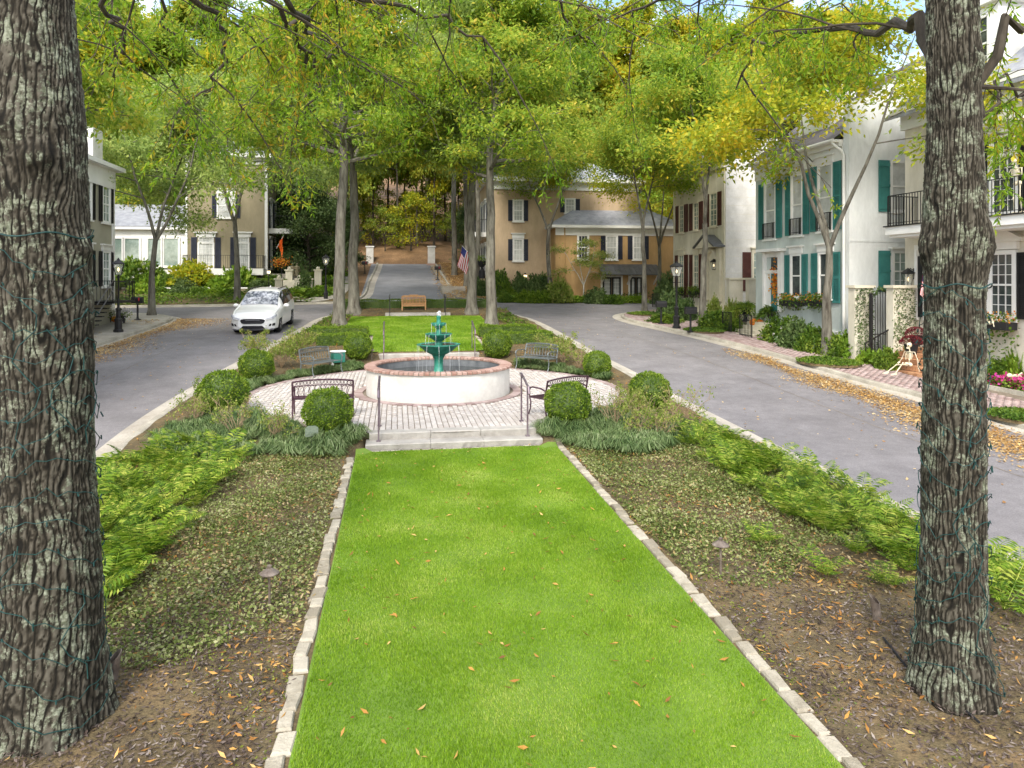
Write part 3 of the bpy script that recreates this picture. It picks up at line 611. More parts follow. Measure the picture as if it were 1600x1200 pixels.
def tree_mesh(seed, H, r0, clear, spread, nlimb=16, nsub=6, ntw=5, nl=60, leaf=(.16, .03), mat='leaf_oak', bark='bark_far', fork=False, tier=.22, droop=.03, crown_top=.35, lean=0., cl=.8, lo_=.0):
    g = Grow(seed); r = g.r
    fl = [Vector((0, 0, -.3)), Vector((0, 0, .05)), Vector((0, 0, .35)), Vector((0, 0, 1.2))]; rr = [r0 * 1.9, r0 * 1.45, r0 * 1.12, r0]
    z = 1.2; x = y = 0.
    leaders = []
    while z < clear:
        z += 1.; x += r.normal() * .05 + lean * .1; y += r.normal() * .05; fl.append(Vector((x, y, z))); rr.append(r0 * (1 - .28 * z / clear))
    g.mb.tube(fl, rr, 12, cap=False)
    top = fl[-1]; rt_ = rr[-1]
    axes = []
    if fork:
        for k in range(fork):
            a = 2 * math.pi * (k + r.random() * .4) / fork; d = Vector((math.cos(a) * .45, math.sin(a) * .45, 1))
            pts, q = g.branch(top - Vector((0, 0, .15)), d, (H - clear) * .85, rt_ * .75, 7, -.05, .08, .15, 8); axes.append((pts, q))
    else:
        pts, q = g.branch(top - Vector((0, 0, .15)), (lean, 0, 1), (H - clear) * .9, rt_, 8, 0, .06, .12, 8); axes.append((pts, q))
    C = []; D = []
    for k in range(nlimb):
        pts, q = axes[k % len(axes)]; t = (k + .5) / nlimb
        f = (lo_ + (1 - lo_) * t) * (len(pts) - 1) * .96; i = int(f); p = pts[i].lerp(pts[min(i + 1, len(pts) - 1)], f - i)
        
        a = k * 2.4 + r.normal() * .35; up = .18 + .75 * t
        Ls = spread * (1 - (1 - crown_top) * t ** 1.6) * r.uniform(.75, 1.15)
        lp, lq = g.branch(p, (math.cos(a), math.sin(a), up), Ls, max(.02, q[i] * .55), 6, droop * (1 + 1.5 * (1 - t)), .13, .25, 6)
        for m in range(nsub):
            tt = .25 + .75 * (m + r.random()) / nsub; ff = tt * 6; ii = min(int(ff), 5); pp = lp[ii].lerp(lp[ii + 1], ff - ii)
            dd = (lp[ii + 1] - lp[ii]).normalized(); sv = Vector((-dd.y, dd.x, 0)) * (1 if m % 2 else -1)
            sp, sq = g.branch(pp, dd * .6 + sv * r.uniform(.5, 1.1) + Vector((0, 0, r.uniform(-.1, .35))), Ls * .42 * (1.15 - .5 * tt) + .4, max(.008, lq[ii] * .5), 4, droop, .16, .3, 4)
            for b in range(ntw):
                fb = r.uniform(.3, 1) * 4; ib = min(int(fb), 3); pb = sp[ib].lerp(sp[ib + 1], fb - ib)
                n = int(nl * r.uniform(.6, 1.4)); sz = cl * r.uniform(.7, 1.3)
                c = r.normal(size=(n, 3)) * np.array([sz, sz, sz * tier / .5]) * .6 + np.array(pb)
                C.append(c); d3 = r.normal(size=(n, 3)); d3[:, 2] -= .5; d3 += (c - np.array(pb)) * 1.2; D.append(d3)
    C = np.concatenate(C); D = np.concatenate(D); n = len(C)
    L = leaf[0] * r.uniform(.65, 1.25, n)
    return g.mb.mesh('trunk', bark, True), leaf_mesh('crown', leaf_arr(C, D, L, L * leaf[1] / leaf[0], .4), mat)
def plant_tree(name, label, proto, loc, rz=0, sc=1., group='trees'):
    t = thing(name, label, 'tree', loc, rz, group)
    s = sc if hasattr(sc, '__len__') else (sc, sc, sc)
    link('trunk', proto[0], t, sc=s); link('crown', proto[1], t, sc=s); return t
# prototypes: street oaks, pavement trees, woodland trees, dark evergreens
OAK = [tree_mesh(11, 19, .30, 7.8, 5.4, 22, 6, 6, 46, (.27, .06), 'leaf_oak', droop=.0), tree_mesh(12, 19.5, .31, 7.6, 5.6, 22, 6, 6, 46, (.27, .06), 'leaf_soft', fork=2, droop=.0, lo_=.05)]
STR = [tree_mesh(21, 12.5, .17, 3.4, 3.6, 15, 6, 5, 46, (.21, .05), 'leaf_gold', fork=3, lo_=.5, tier=.3), tree_mesh(22, 13.5, .17, 5.0, 3.7, 18, 6, 5, 56, (.21, .05), 'leaf_oak', fork=2, lo_=.45, tier=.3, droop=-.02),
       tree_mesh(23, 13, .18, 3.6, 4.2, 18, 6, 5, 50, (.21, .05), 'leaf_soft', bark='bark_far', fork=3, lo_=.25, tier=.3)]
WOOD = [tree_mesh(31, 25, .26, 9, 5.2, 20, 6, 4, 46, (.50, .14), 'leaf_wood', bark='bark_dark', cl=.9, tier=.35), tree_mesh(32, 23, .24, 7, 5.6, 20, 6, 4, 46, (.50, .14), 'leaf_oak', bark='bark_far', cl=.9, tier=.35),
        tree_mesh(33, 26, .25, 8, 5.2, 20, 6, 4, 46, (.50, .14), 'leaf_gold', bark='bark_dark', cl=.9, tier=.35)]
MAG = [tree_mesh(41, 9, .16, .8, 2.9, 22, 5, 4, 44, (.22, .06), 'leaf_dark', bark='bark_dark', cl=.6, tier=.4)]
UND = [tree_mesh(51, 6.5, .07, 1.2, 2.4, 11, 4, 4, 13, (.26, .07), 'leaf_gold', bark='bark_dark', fork=2, cl=.6), tree_mesh(52, 5.5, .06, 1., 2.2, 11, 4, 4, 13, (.24, .07), 'leaf_wood', bark='bark_dark', fork=3, cl=.6)]
def T_(name, label, proto, u, v, zf=None, rz=0, sc=1., off=.12, group='street trees'):
    p = G(u, v, off, zf); return plant_tree(name, label, proto, p, rz, sc, group)
ISL = lambda x, y: zi(x, y) - .02
T_('oak_tree', 'tall grey-barked oak on the island left of the rear lawn', OAK[0], 530, 508, ISL, .3, .97, 0)
T_('oak_tree', 'soft green oak behind the left island oak, by the far hedge', OAK[1], 553, 486, ISL, 1.3, .96, 0)
T_('oak_tree', 'tall pale-barked oak on the island right of the rear lawn', OAK[0], 768, 507, ISL, 2.2, .9, 0)
T_('oak_tree', 'forked oak behind the right island oak, near the wooden bench', OAK[1], 737, 486, ISL, 4.1, .92, 0)
WKR = lambda x, y: zr(y) + .1
T_('street_tree', 'forked lichen-covered street tree in front of the teal-shuttered house', STR[0], 1292, 556, WKR, 2.6, (1.08, 1.08, 1.0), 0)
T_('street_tree', 'slim street tree beside the mailbox in front of the cream house', STR[1], 1098, 512, WKR, .8, 1., 0)
T_('street_tree', 'street tree in a green ring at the far corner of the right pavement', STR[1], 1007, 487, WKR, 3.8, .95, 0)
T_('street_tree', 'slender tree standing behind the corner tree, before the orange house wall', STR[0], 1029, 474, lambda x, y: zr(y), 5.0, 1.0, 0)
T_('street_tree', 'street tree with a V fork at the left pavement corner by the mailbox', STR[2], 237, 493, WKR, 1.2, 1.0, 0)
plant_tree('street_tree', 'dark spreading tree in the garden behind the white minivan', STR[2], (-10.6, 50.4, bank_z(-10.6, 50.4)), 3.9, (1.15, 1.15, 1.3), 'street trees')
plant_tree('street_tree', 'straight slim tree in the bed before the peach house corner', STR[1], (11.2, 51.2, bank_z(11.2, 51.2)), 5.2, (1.05, 1.05, .98), 'street trees')
plant_tree('street_tree', 'slender street tree partly hidden behind the big left trunk', OAK[0], (-12.6, 22.5, zr(22.5) + .1), .4, .85, 'street trees')
plant_tree('oak_tree', 'old oak with pale bark left of the hill road', OAK[1], (-3.2, 57, hz(0, 57)), 2.7, (0.79, 0.79, 1.26), 'hill road trees')
plant_tree('oak_tree', 'thick pale oak furthest up on the right of the hill road', OAK[1], (5.35, 66, hz(0, 66)), 3.2, (0.86, 0.86, 1.38), 'hill road trees')
plant_tree('oak_tree', 'oak in the middle of the three on the right verge of the hill road', OAK[0], (5.75, 58.5, hz(0, 58.5)), 4.2, (0.79, 0.79, 1.26), 'hill road trees')
plant_tree('oak_tree', 'lowest oak on the right verge of the hill road', OAK[1], (6.15, 54.2, hz(0, 54.2)), .2, (0.68, 0.68, 1.08), 'hill road trees')
# woodland on the hill behind
k = 0; wl = []
for row, (y, x0, x1, stp) in enumerate(((84, -46, 48, 8), (93, -60, 62, 8), (104, -66, 70, 9), (118, -75, 80, 10))):
    x = x0
    while x < x1:
        xx, yy = x + rng.uniform(-2, 2), y + rng.uniform(-3, 3); wl.append((xx, yy)); x += stp
wl += [(12, 71), (17, 76), (24, 79), (30, 76), (20, 84), (-14, 76), (-24, 78)]
for (xx, yy) in wl:
    if abs(xx - 1.5) < 9 and yy < 112: continue
    wi = int(rng.integers(3)) if xx < 10 else int(rng.choice([0, 2, 2])); pr_ = WOOD[wi]; s = rng.uniform(.9, 1.15) * (1.15 if yy > 88 else 1)
    plant_tree('forest_tree', ['tall yellow-green tree of the wood on the hillside behind the houses', 'tall green tree of the wood on the hillside behind the houses', 'tall golden tree of the wood on the hillside behind the houses'][wi] + (' to the left' if xx < -8 else ' to the right' if xx > 11 else ' above the hill road'), pr_, (xx, yy, hill(xx, yy) - .1), rng.uniform(0, 6.3), (s, s, s * rng.uniform(.9, 1.1)), 'woodland trees')
for i, (xx, yy) in enumerate([(-5.5, 81.5), (-2.6, 83), (.2, 82.2), (2.4, 84.5), (4.3, 82), (7.2, 83), (-1, 88), (3.2, 90), (6, 88), (-4, 90), (1, 95), (9.5, 86), (-8, 85)]):
    plant_tree('forest_tree', 'slender bare-stemmed tree at the edge of the wood above the hill road crest', WOOD[(0, 2, 0, 1)[i % 4]], (xx, yy, hill(xx, yy) - .1), i * 1.9, (.55, .55, .85 + .05 * (i % 4)), 'slim trees at the crest')
UP = [(-5, 84), (-1.5, 86), (3, 85), (6.5, 84), (.5, 92), (-8, 88), (9, 90), (4.6, 95), (-4, 96), (12, 85)] + [(float(rng.uniform(-10, 12)), float(rng.uniform(80.5, 96))) for _ in range(5)]
for i, (xx, yy) in enumerate(UP):
    plant_tree('understorey_tree', 'small %s tree under the tall wood at the top of the hill road' % ('golden', 'yellow-green')[i % 2], UND[i % 2], (xx, yy, hill(xx, yy)), i * 1.7, rng.uniform(.8, 1.3), 'woodland undergrowth')
for i, (xx, yy) in enumerate([(-30, 66), (-22, 70), (-16, 72), (-38, 62), (24, 68), (33, 66), (30, 50), (41, 56), (38, 38), (38, 24), (-30, 50), (-36, 40), (-34, 26)]):
    plant_tree('forest_tree', 'tall %s tree rising over the roofs of the %s houses' % (('yellow-green', 'green', 'golden')[i % 3], 'left' if xx < 0 else 'right'), WOOD[i % 3], (xx, yy, (hill(xx, yy) if yy > 52 else zr(yy))), i * 1.3, rng.uniform(.7, .85), 'trees behind the houses')
for i, (xx, yy, s) in enumerate([(-7.2, 62, 1.0), (-9.6, 66, 1.15), (-5.6, 68.5, .8), (9.2, 64, .95), (7.9, 69.5, .75)]):
    plant_tree('magnolia_tree', ['dark glossy evergreen beside the tan house balcony', 'dark evergreen mass behind the garden steps of the tan house', 'dark evergreen next to the white gate pier left of the hill road', 'dark glossy magnolia left of the peach house', 'dark magnolia by the white gate pier right of the hill road'][i], MAG[0], (xx, yy, hz(xx, yy)), i * 1.1, s, 'dark evergreens')

# ------------------------------------------------------------------ the two big trunks in front
def vnoise(shape_u, shape_v, nu, nv, seed):          # periodic in u
    r = np.random.default_rng(seed); g = r.random((nv + 2, nu)); u = np.arange(shape_u) / shape_u * nu; v = np.arange(shape_v) / shape_v * nv
    iu = u.astype(int); fu = u - iu; iv = v.astype(int); fv = v - iv; fu = fu * fu * (3 - 2 * fu); fv = fv * fv * (3 - 2 * fv)
    a = g[iv][:, iu % nu]; b = g[iv][:, (iu + 1) % nu]; c = g[iv + 1][:, iu % nu]; d = g[iv + 1][:, (iu + 1) % nu]
    return (a * (1 - fu) + b * fu) * (1 - fv)[:, None] + (c * (1 - fu) + d * fu) * fv[:, None]
def big_trunk(seed, pts, rad, knots, nu=264, nv=540):
    ys_ = [p[2] for p in pts]; z = np.linspace(ys_[0], ys_[-1], nv)
    cx = np.interp(z, ys_, [p[0] for p in pts]); cy = np.interp(z, ys_, [p[1] for p in pts]); rr = np.interp(z, ys_, rad)
    H = ys_[-1] - ys_[0]
    warp = (vnoise(nu, nv, 7, int(H * .9), seed) - .5) * 1.6 + (vnoise(nu, nv, 20, int(H * 3.2), seed + 1) - .5) * .95 + (vnoise(nu, nv, 60, int(H * 11), seed + 9) - .5) * .3
    th = np.arange(nu) / nu * 2 * np.pi
    nr = 46                                           # furrows round the trunk
    ph = (th[None] / (2 * np.pi) * nr + warp * 1.9)
    rid = np.abs(((ph % 1) - .5)) * 2                 # 0 in furrow .. 1
    rid = 1 - rid; rid = np.clip(rid * 2.6 - .2, 0, 1)
    brk = .6 * vnoise(nu, nv, 60, int(H * 9), seed + 2) + .4 * vnoise(nu, nv, 90, int(H * 24), seed + 12); crack = np.clip(np.abs(brk - .5) / .055, 0, 1) * np.clip((brk - .2) * 6, 0, 1)
    fine = vnoise(nu, nv, 100, int(H * 20), seed + 3); fine2 = vnoise(nu, nv, 200, int(H * 70), seed + 4)
    ridge = np.minimum(rid, .22 + .78 * crack) * (.5 + .6 * fine)
    disp = .014 * ridge + .006 * fine + .006 * fine2 + .05 * (vnoise(nu, nv, 4, int(H * .9), seed + 5) - .5)
    # root flare
    hb = z - ys_[0]; lob = 1 + .16 * np.sin(th * 5 + seed)[None] * np.exp(-hb / .35)[:, None]
    rad2 = rr[:, None] * lob + disp
    for (ka, kz, ks, kh) in knots:
        da = (th - ka + np.pi) % (2 * np.pi) - np.pi
        q = np.exp(-((da[None] * rr.mean()) ** 2 + (z[:, None] - kz) ** 2) / (ks * ks)); rad2 = rad2 + kh * q
        ring = np.exp(-(((da[None] * rr.mean()) ** 2 + (z[:, None] - kz) ** 2) ** .5 - ks * .6) ** 2 / (ks * .25) ** 2); ridge = ridge * (1 - .4 * ring)
    V = np.stack([cx[:, None] + rad2 * np.cos(th)[None], cy[:, None] + rad2 * np.sin(th)[None], np.repeat(z[:, None], nu, 1)], 2).reshape(-1, 3)
    i = np.arange(nv - 1)[:, None] * nu; j = np.arange(nu)[None]; jn = (j + 1) % nu
    Fq = np.stack([i + j, i + jn, i + nu + jn, i + nu + j], 2).reshape(-1, 4)
    me = mesh_np('trunk', V, Fq, 'bark_near', True)
    a = me.attributes.new('ridge', 'FLOAT', 'POINT'); a.data.foreach_set('value', np.clip(ridge * .9 + .12 * fine2, 0, 1).astype(np.float32).ravel())
    return me, (z, cx, cy, rr)
def spray_leaves(g, pts, n_tw, tl, nleaf, L, W, hang=.5):
    """twigs with lance leaves along a branch polyline"""
    C = []; D = []
    for _ in range(n_tw):
        f = g.r.uniform(.15, 1) * (len(pts) - 1); i = min(int(f), len(pts) - 2); p = pts[i].lerp(pts[i + 1], f - i)
        d = (pts[i + 1] - pts[i]).normalized() * .5 + Vector(g.r.normal(size=3)) * .6 + Vector((0, 0, -hang))
        tp, tr = g.branch(p, d, tl * g.r.uniform(.5, 1.3), .006, 4, .12, .15, .4, 3)
        for _ in range(3):                            # side twigs
            ff = g.r.uniform(.3, 1) * 4; ii = min(int(ff), 3); q = tp[ii].lerp(tp[ii + 1], ff - ii)
            sp, _r = g.branch(q, (tp[ii + 1] - tp[ii]).normalized() + Vector(g.r.normal(size=3)) * .7, tl * .4, .003, 3, .1, .12, .5, 3)
            for s_ in (tp, sp):
                m = nleaf; t = g.r.uniform(.2, 1, m) * (len(s_) - 1)
                A = np.array([s_[min(int(x), len(s_) - 2)].lerp(s_[min(int(x), len(s_) - 2) + 1], x - min(int(x), len(s_) - 2)) for x in t])
                dr = np.array((s_[-1] - s_[0]).normalized()) * .8 + g.r.normal(size=(m, 3)) * .55; dr[:, 2] -= .25
                C.append(A); D.append(dr)
    C = np.concatenate(C); D = np.concatenate(D); LL = L * g.r.uniform(.6, 1.2, len(C)); return leaf_arr(C, D, LL, LL * W / L, .2)
def near_tree(label, base, rad, pts, knots, seed, limbs, mat):
    t = thing('oak_tree', label, 'tree', base, 0, 'big foreground oaks')
    me, prof = big_trunk(seed, pts, rad, knots); link('trunk', me, t)
    g = Grow(seed); VV = []
    for (p, way, r_, ntw) in limbs:                   # limbs given as polylines relative to the base
        P = [Vector(p)] + [Vector(q) for q in way]
        dense = []
        for i in range(len(P) - 1):
            for k in range(4): dense.append(P[i].lerp(P[i + 1], k / 4) + Vector(g.r.normal(size=3)) * .05)
        dense.append(P[-1]); n = len(dense)
        g.mb.tube(dense, [r_ * (1 - .8 * i / n) for i in range(n)], 8, cap=False)
        VV.append(spray_leaves(g, dense[n // 4:], max(4, ntw // 3), .7, 8, .105, .0125))
        for m in range(max(3, ntw // 6)):
            f = g.r.uniform(.2, 1) * (n - 1); i = min(int(f), n - 2); q = dense[i]
            d = (dense[i + 1] - dense[i]).normalized(); sv = Vector((-d.y, d.x, 0)) * (1 if m % 2 else -1)
            sp, sq = g.branch(q, d * .5 + sv * g.r.uniform(.4, 1.) + Vector((0, 0, g.r.uniform(-.5, .15))), g.r.uniform(1.2, 2.6), r_ * .3, 6, .07, .14, .25, 5)
            VV.append(spray_leaves(g, sp, 6, .75, 8, .105, .0125))
    g.mb.build('limbs', 'bark_dark', t, smooth=True)
    link('crown', leaf_mesh('crown', np.concatenate(VV), mat), t); return t, prof
bR = G(1490, 1078, 0, lambda x, y: zi(x, y)); bL = Vector((-2.85, 6.44, zi(-2.8, 6.4)))
RTRUNK = [(.0, 0, -.25), (.0, 0, .15), (-.01, 0, .6), (.0, .0, 1.4), (.02, .02, 2.6), (.03, .03, 3.5), (.04, .03, 4.1), (.05, .05, 5), (.03, .08, 7.2), (.05, .1, 9.5)]
RRAD = [.37, .32, .255, .232, .225, .228, .252, .208, .19, .16]
LTRUNK = [(.0, 0, -.25), (.0, 0, .15), (-.01, 0, .7), (.0, 0, 1.6), (-.03, 0, 2.8), (-.06, 0, 3.8), (-.10, 0, 5.0), (-.13, 0, 6.2), (-.15, 0, 9.5)]
LRAD = [.48, .43, .375, .35, .34, .335, .345, .30, .25]
def px_at(b, u, v, d): return tuple(at(u, v, d) - b)
LL_ = [
 ((-.1, .1, 8.6), [px_at(bL, 700, -160, 9), px_at(bL, 900, -60, 11), px_at(bL, 1010, -15, 12.5), px_at(bL, 1060, 30, 13)], .06, 30),
 ((-.1, .1, 6.6), [px_at(bL, 230, -40, 7.5), px_at(bL, 350, 20, 9), px_at(bL, 352, 90, 10), px_at(bL, 318, 150, 10.6)], .055, 30),
 ((-.1, .1, 7.2), [px_at(bL, 330, -40, 8), px_at(bL, 440, 20, 9.5), px_at(bL, 480, 80, 10.4), px_at(bL, 560, 100, 11.4)], .06, 36),
 ((-.1, .1, 7.4), [px_at(bL, 380, -60, 8), px_at(bL, 560, 0, 10), px_at(bL, 700, 25, 11.5), px_at(bL, 760, 80, 12)], .06, 36),
 ((-.1, .1, 8.2), [px_at(bL, 480, -140, 9), px_at(bL, 700, -40, 10), px_at(bL, 860, 0, 11.5), px_at(bL, 910, 60, 12.2)], .06, 32),
 ((-.1, .1, 6.3), [px_at(bL, 150, -10, 7), px_at(bL, 184, 35, 8), px_at(bL, 185, 90, 9), px_at(bL, 176, 120, 9.4)], .035, 14),
 ((-.1, .1, 7.0), [px_at(bL, 440, -20, 8.5), px_at(bL, 490, 60, 11.5), px_at(bL, 500, 140, 13), px_at(bL, 470, 200, 13.6)], .05, 32),
 ((-.1, .1, 7.6), [px_at(bL, 250, -80, 9), px_at(bL, 260, 40, 13), px_at(bL, 330, 100, 14.5)], .05, 26),
]
RL_ = [
 ((.0, .1, 6.8), [px_at(bR, 1380, -90, 9), px_at(bR, 1260, -40, 11.5), px_at(bR, 1120, -10, 13), px_at(bR, 1040, 20, 14)], .05, 30),
 ((.0, .1, 7.2), [px_at(bR, 1420, -110, 9), px_at(bR, 1360, -30, 12.5), px_at(bR, 1300, 10, 14)], .05, 24),
 ((.0, .1, 5.3), [px_at(bR, 1440, 40, 7.0), px_at(bR, 1380, 45, 8.2), px_at(bR, 1290, 40, 9.5), px_at(bR, 1180, 70, 10.8), px_at(bR, 1150, 140, 11.4)], .06, 26),
 ((.1, .1, 4.9), [px_at(bR, 1570, 40, 6.5), px_at(bR, 1620, 70, 7)], .06, 6),
 ((.1, .2, 4.6), [px_at(bR, 1560, 130, 7.2), px_at(bR, 1600, 150, 7.6), px_at(bR, 1650, 150, 8)], .02, 7),
 ((.0, .1, 6.3), [px_at(bR, 1400, -60, 8), px_at(bR, 1250, -20, 9.5), px_at(bR, 1060, -10, 10.5), px_at(bR, 960, 30, 11.4)], .06, 24),
]
near_left, profL = near_tree('huge lichen-spotted oak trunk at the left edge wound with green light strings', bL, LRAD, LTRUNK, [(-1.87, 4.85, .13, .07), (-1.15, 4.62, .12, .075), (-.2, 3.9, .1, .05)], 101, LL_, 'leaf_oak_near')
near_right, profR = near_tree('thick lichen-spotted oak trunk at the right edge wound with green light strings', bR, RRAD, RTRUNK, [(-.35, 3.95, .17, .06), (2.9, 3.95, .14, .05), (-1.2, 5.6, .12, .04)], 202, RL_, 'leaf_oak_near')
def light_string(label, base, prof, zt, turns, seed):
    t = thing('string_lights', label, 'lights', base, 0, 'light strings on the foreground oaks'); r = np.random.default_rng(seed)
    z, cx, cy, rr = prof; pts = []; n = turns * 34; bulbs = MB()
    def P(a, h, off): 
        R_ = float(np.interp(h, z, rr)) + off; return Vector((float(np.interp(h, z, cx)) + R_ * math.cos(a), float(np.interp(h, z, cy)) + R_ * math.sin(a), h))
    for i in range(n):
        a = 2 * math.pi * i / 34 * .97; h = zt * (1 - i / n) + .06 + .1 * math.sin(i * .37) + r.normal() * .02
        pts.append(P(a, h, .042 + .012 * r.random()))
        if i % 4 == 0:
            b = P(a, h + r.uniform(-.04, .04), .055); bulbs.tube([b, b + Vector((r.normal() * .012, r.normal() * .012, -.03 + r.normal() * .02))], .006, 5)
    mb = MB(); mb.tube(pts, .0036, 5)
    mb.tube([P(a, zt + .06 + .02 * math.sin(a * 5), .05) for a in np.linspace(0, 6.6, 40)], .007, 5)
    for k in range(9):                                # loose vertical runs
        a = r.uniform(0, 6.28); h0 = r.uniform(.5, zt); pp = [P(a + .25 * math.sin(q * 1.3 + k), h0 - q * .12, .045 + .012 * r.random()) for q in range(int(r.uniform(5, 12))) if h0 - q * .12 > .05]
        if len(pp) > 2: mb.tube(pp, .0045, 5)
    mb.build('cable', 'wire', t); o = bulbs.build('bulbs', 'wire', t); o['kind'] = 'stuff'
light_string('dark green light string wound round the left foreground trunk', bL, profL, 3.95, 17, 5)
light_string('dark green light string wound round the right foreground trunk', bR, profR, 3.55, 17, 6)
# ------------------------------------------------------------------ fountain
fx, fy, fz = FC.x, FC.y, plaza_z(FC.y)
ft = thing('fountain', 'three-tiered green fountain in a round white basin with red brick rim', 'fountain', (fx, fy, fz))
mb = MB(); mb.lathe([(2.03, -.05), (2.03, .70), (1.80, .70), (1.78, .2), (0.01, .2)], 72, closed=False); mb.f = [f for f in mb.f if len(f) == 4]
mb.build('basin_wall', 'stucco_white', ft, smooth=True)
mb = MB(); mb.lathe([(1.775, .22), (1.775, .69)], 72); mb.f = [f for f in mb.f if len(f) == 4]; mb.build('basin_lining', 'pool_wall', ft, smooth=True)
mb = MB(); n = 96; mb.add([(1.776 * math.cos(2 * math.pi * i / n), 1.776 * math.sin(2 * math.pi * i / n), .50) for i in range(n)], [tuple(range(n))]); mb.build('water', 'water', ft)
NB = 92; da = 2 * math.pi / NB; g0 = .10 * da
mb = MB(); pr0 = [(1.76, .70), (1.755, .745), (1.79, .775), (2.05, .775), (2.09, .755), (2.09, .70)]
V = [(r_ * math.cos(a), r_ * math.sin(a), z) for a in (-da / 2 + g0, da / 2 - g0) for r_, z in pr0]; m_ = 6
mb.add(V, [tuple(range(m_ - 1, -1, -1)), tuple(range(m_, 2 * m_))] + [(k, (k + 1) % m_, m_ + (k + 1) % m_, m_ + k) for k in range(m_)]); bm_ = mb.mesh('brick', 'redbrick')
for i in range(NB): link('brick', bm_, ft, (0, 0, random.uniform(-.004, .004)), (0, 0, i * da))
mb = MB(); mb.lathe([(1.77, .69), (1.77, .76), (2.07, .76), (2.07, .69)], 92, closed=True); mb.build('mortar_bed', 'joint', ft)
mb = MB(); mb.lathe([(.26, .1), (.26, .45), (.2, .5), (.14, .56), (.125, .7), (.13, .9), (.17, .98), (.19, 1.02), (.13, 1.05)], 20); mb.build('pedestal', 'verdigris', ft, smooth=True)
def bowl(rr, z, stem):
    mb = MB(); n = 48
    prof = [(.12, z - .30 * rr / .58 - .02), (.20 * rr / .58 + .03, z - .27 * rr / .58), (.36 * rr / .58, z - .2 * rr / .58), (rr * .86, z - .07), (rr, z - .015), (rr * 1.0, z + .01), (rr * .95, z + .012), (rr * .9, z - .03), (rr * .4, z - .07), (.05, z - .08)]
    mb.lathe(prof, n)
    mb.v = [((x * (1 + .035 * math.cos(8 * math.atan2(y, x))), y * (1 + .035 * math.cos(8 * math.atan2(y, x))), zz) if math.hypot(x, y) > rr * .8 else (x, y, zz)) for x, y, zz in mb.v]
    o = mb.build('bowl', 'verdigris', ft, smooth=True)
    w_ = MB(); w_.add([(rr * .93 * math.cos(2 * math.pi * i / n), rr * .93 * math.sin(2 * math.pi * i / n), z - .004) for i in range(n)], [tuple(range(n))]); w_.build('bowl_water', 'water', o)
bowl(.60, 1.33, 0); bowl(.37, 1.63, 0); bowl(.21, 1.93, 0)
mb = MB(); mb.lathe([(.10, 1.28), (.12, 1.34), (.10, 1.40), (.12, 1.5), (.08, 1.56)], 20); mb.build('stem', 'verdigris', ft, smooth=True)
mb = MB(); mb.lathe([(.07, 1.6), (.08, 1.66), (.06, 1.74), (.08, 1.86)], 20); mb.build('stem', 'verdigris', ft, smooth=True)
mb = MB(); mb.lathe([(.06, 1.9), (.065, 1.98), (.05, 2.04), (.065, 2.12), (.03, 2.16)], 16); mb.build('finial', 'verdigris', ft, smooth=True)
mb = MB()
for rr, z0, z1, nn in ((.62, 1.32, .52, 11), (.385, 1.62, 1.34, 10), (.22, 1.92, 1.64, 8)):
    for i in range(nn):
        a = 2 * math.pi * (i + random.random() * .5) / nn; P_ = [(rr * (1 + .04 * t) * math.cos(a + .02 * random.random()), rr * (1 + .04 * t) * math.sin(a), z0 + (z1 - z0) * t) for t in (0, .2, .45, .7, 1)]
        mb.tube(P_, [.007, .005, .003, .004, .003], 5)
o = mb.build('falling_water', 'spray', ft); o['kind'] = 'stuff'
mb = MB()
for i in range(16): 
    a = random.random() * 6.28; r_ = random.random() * .05; mb.ell((r_ * math.cos(a), r_ * math.sin(a), 2.12 + random.random() * .14), (.02 + .02 * random.random(), .02 + .02 * random.random(), .03), 7, 5)
o = mb.build('water_jet', 'spray', ft, smooth=True); o['kind'] = 'stuff'
mb = MB()
for i in range(26):
    a = random.random() * 6.28; r_ = random.uniform(.55, .75); mb.ell((r_ * math.cos(a), r_ * math.sin(a), .51), (.035, .035, .012), 7, 4)
o = mb.build('splashes', 'spray', ft); o['kind'] = 'stuff'

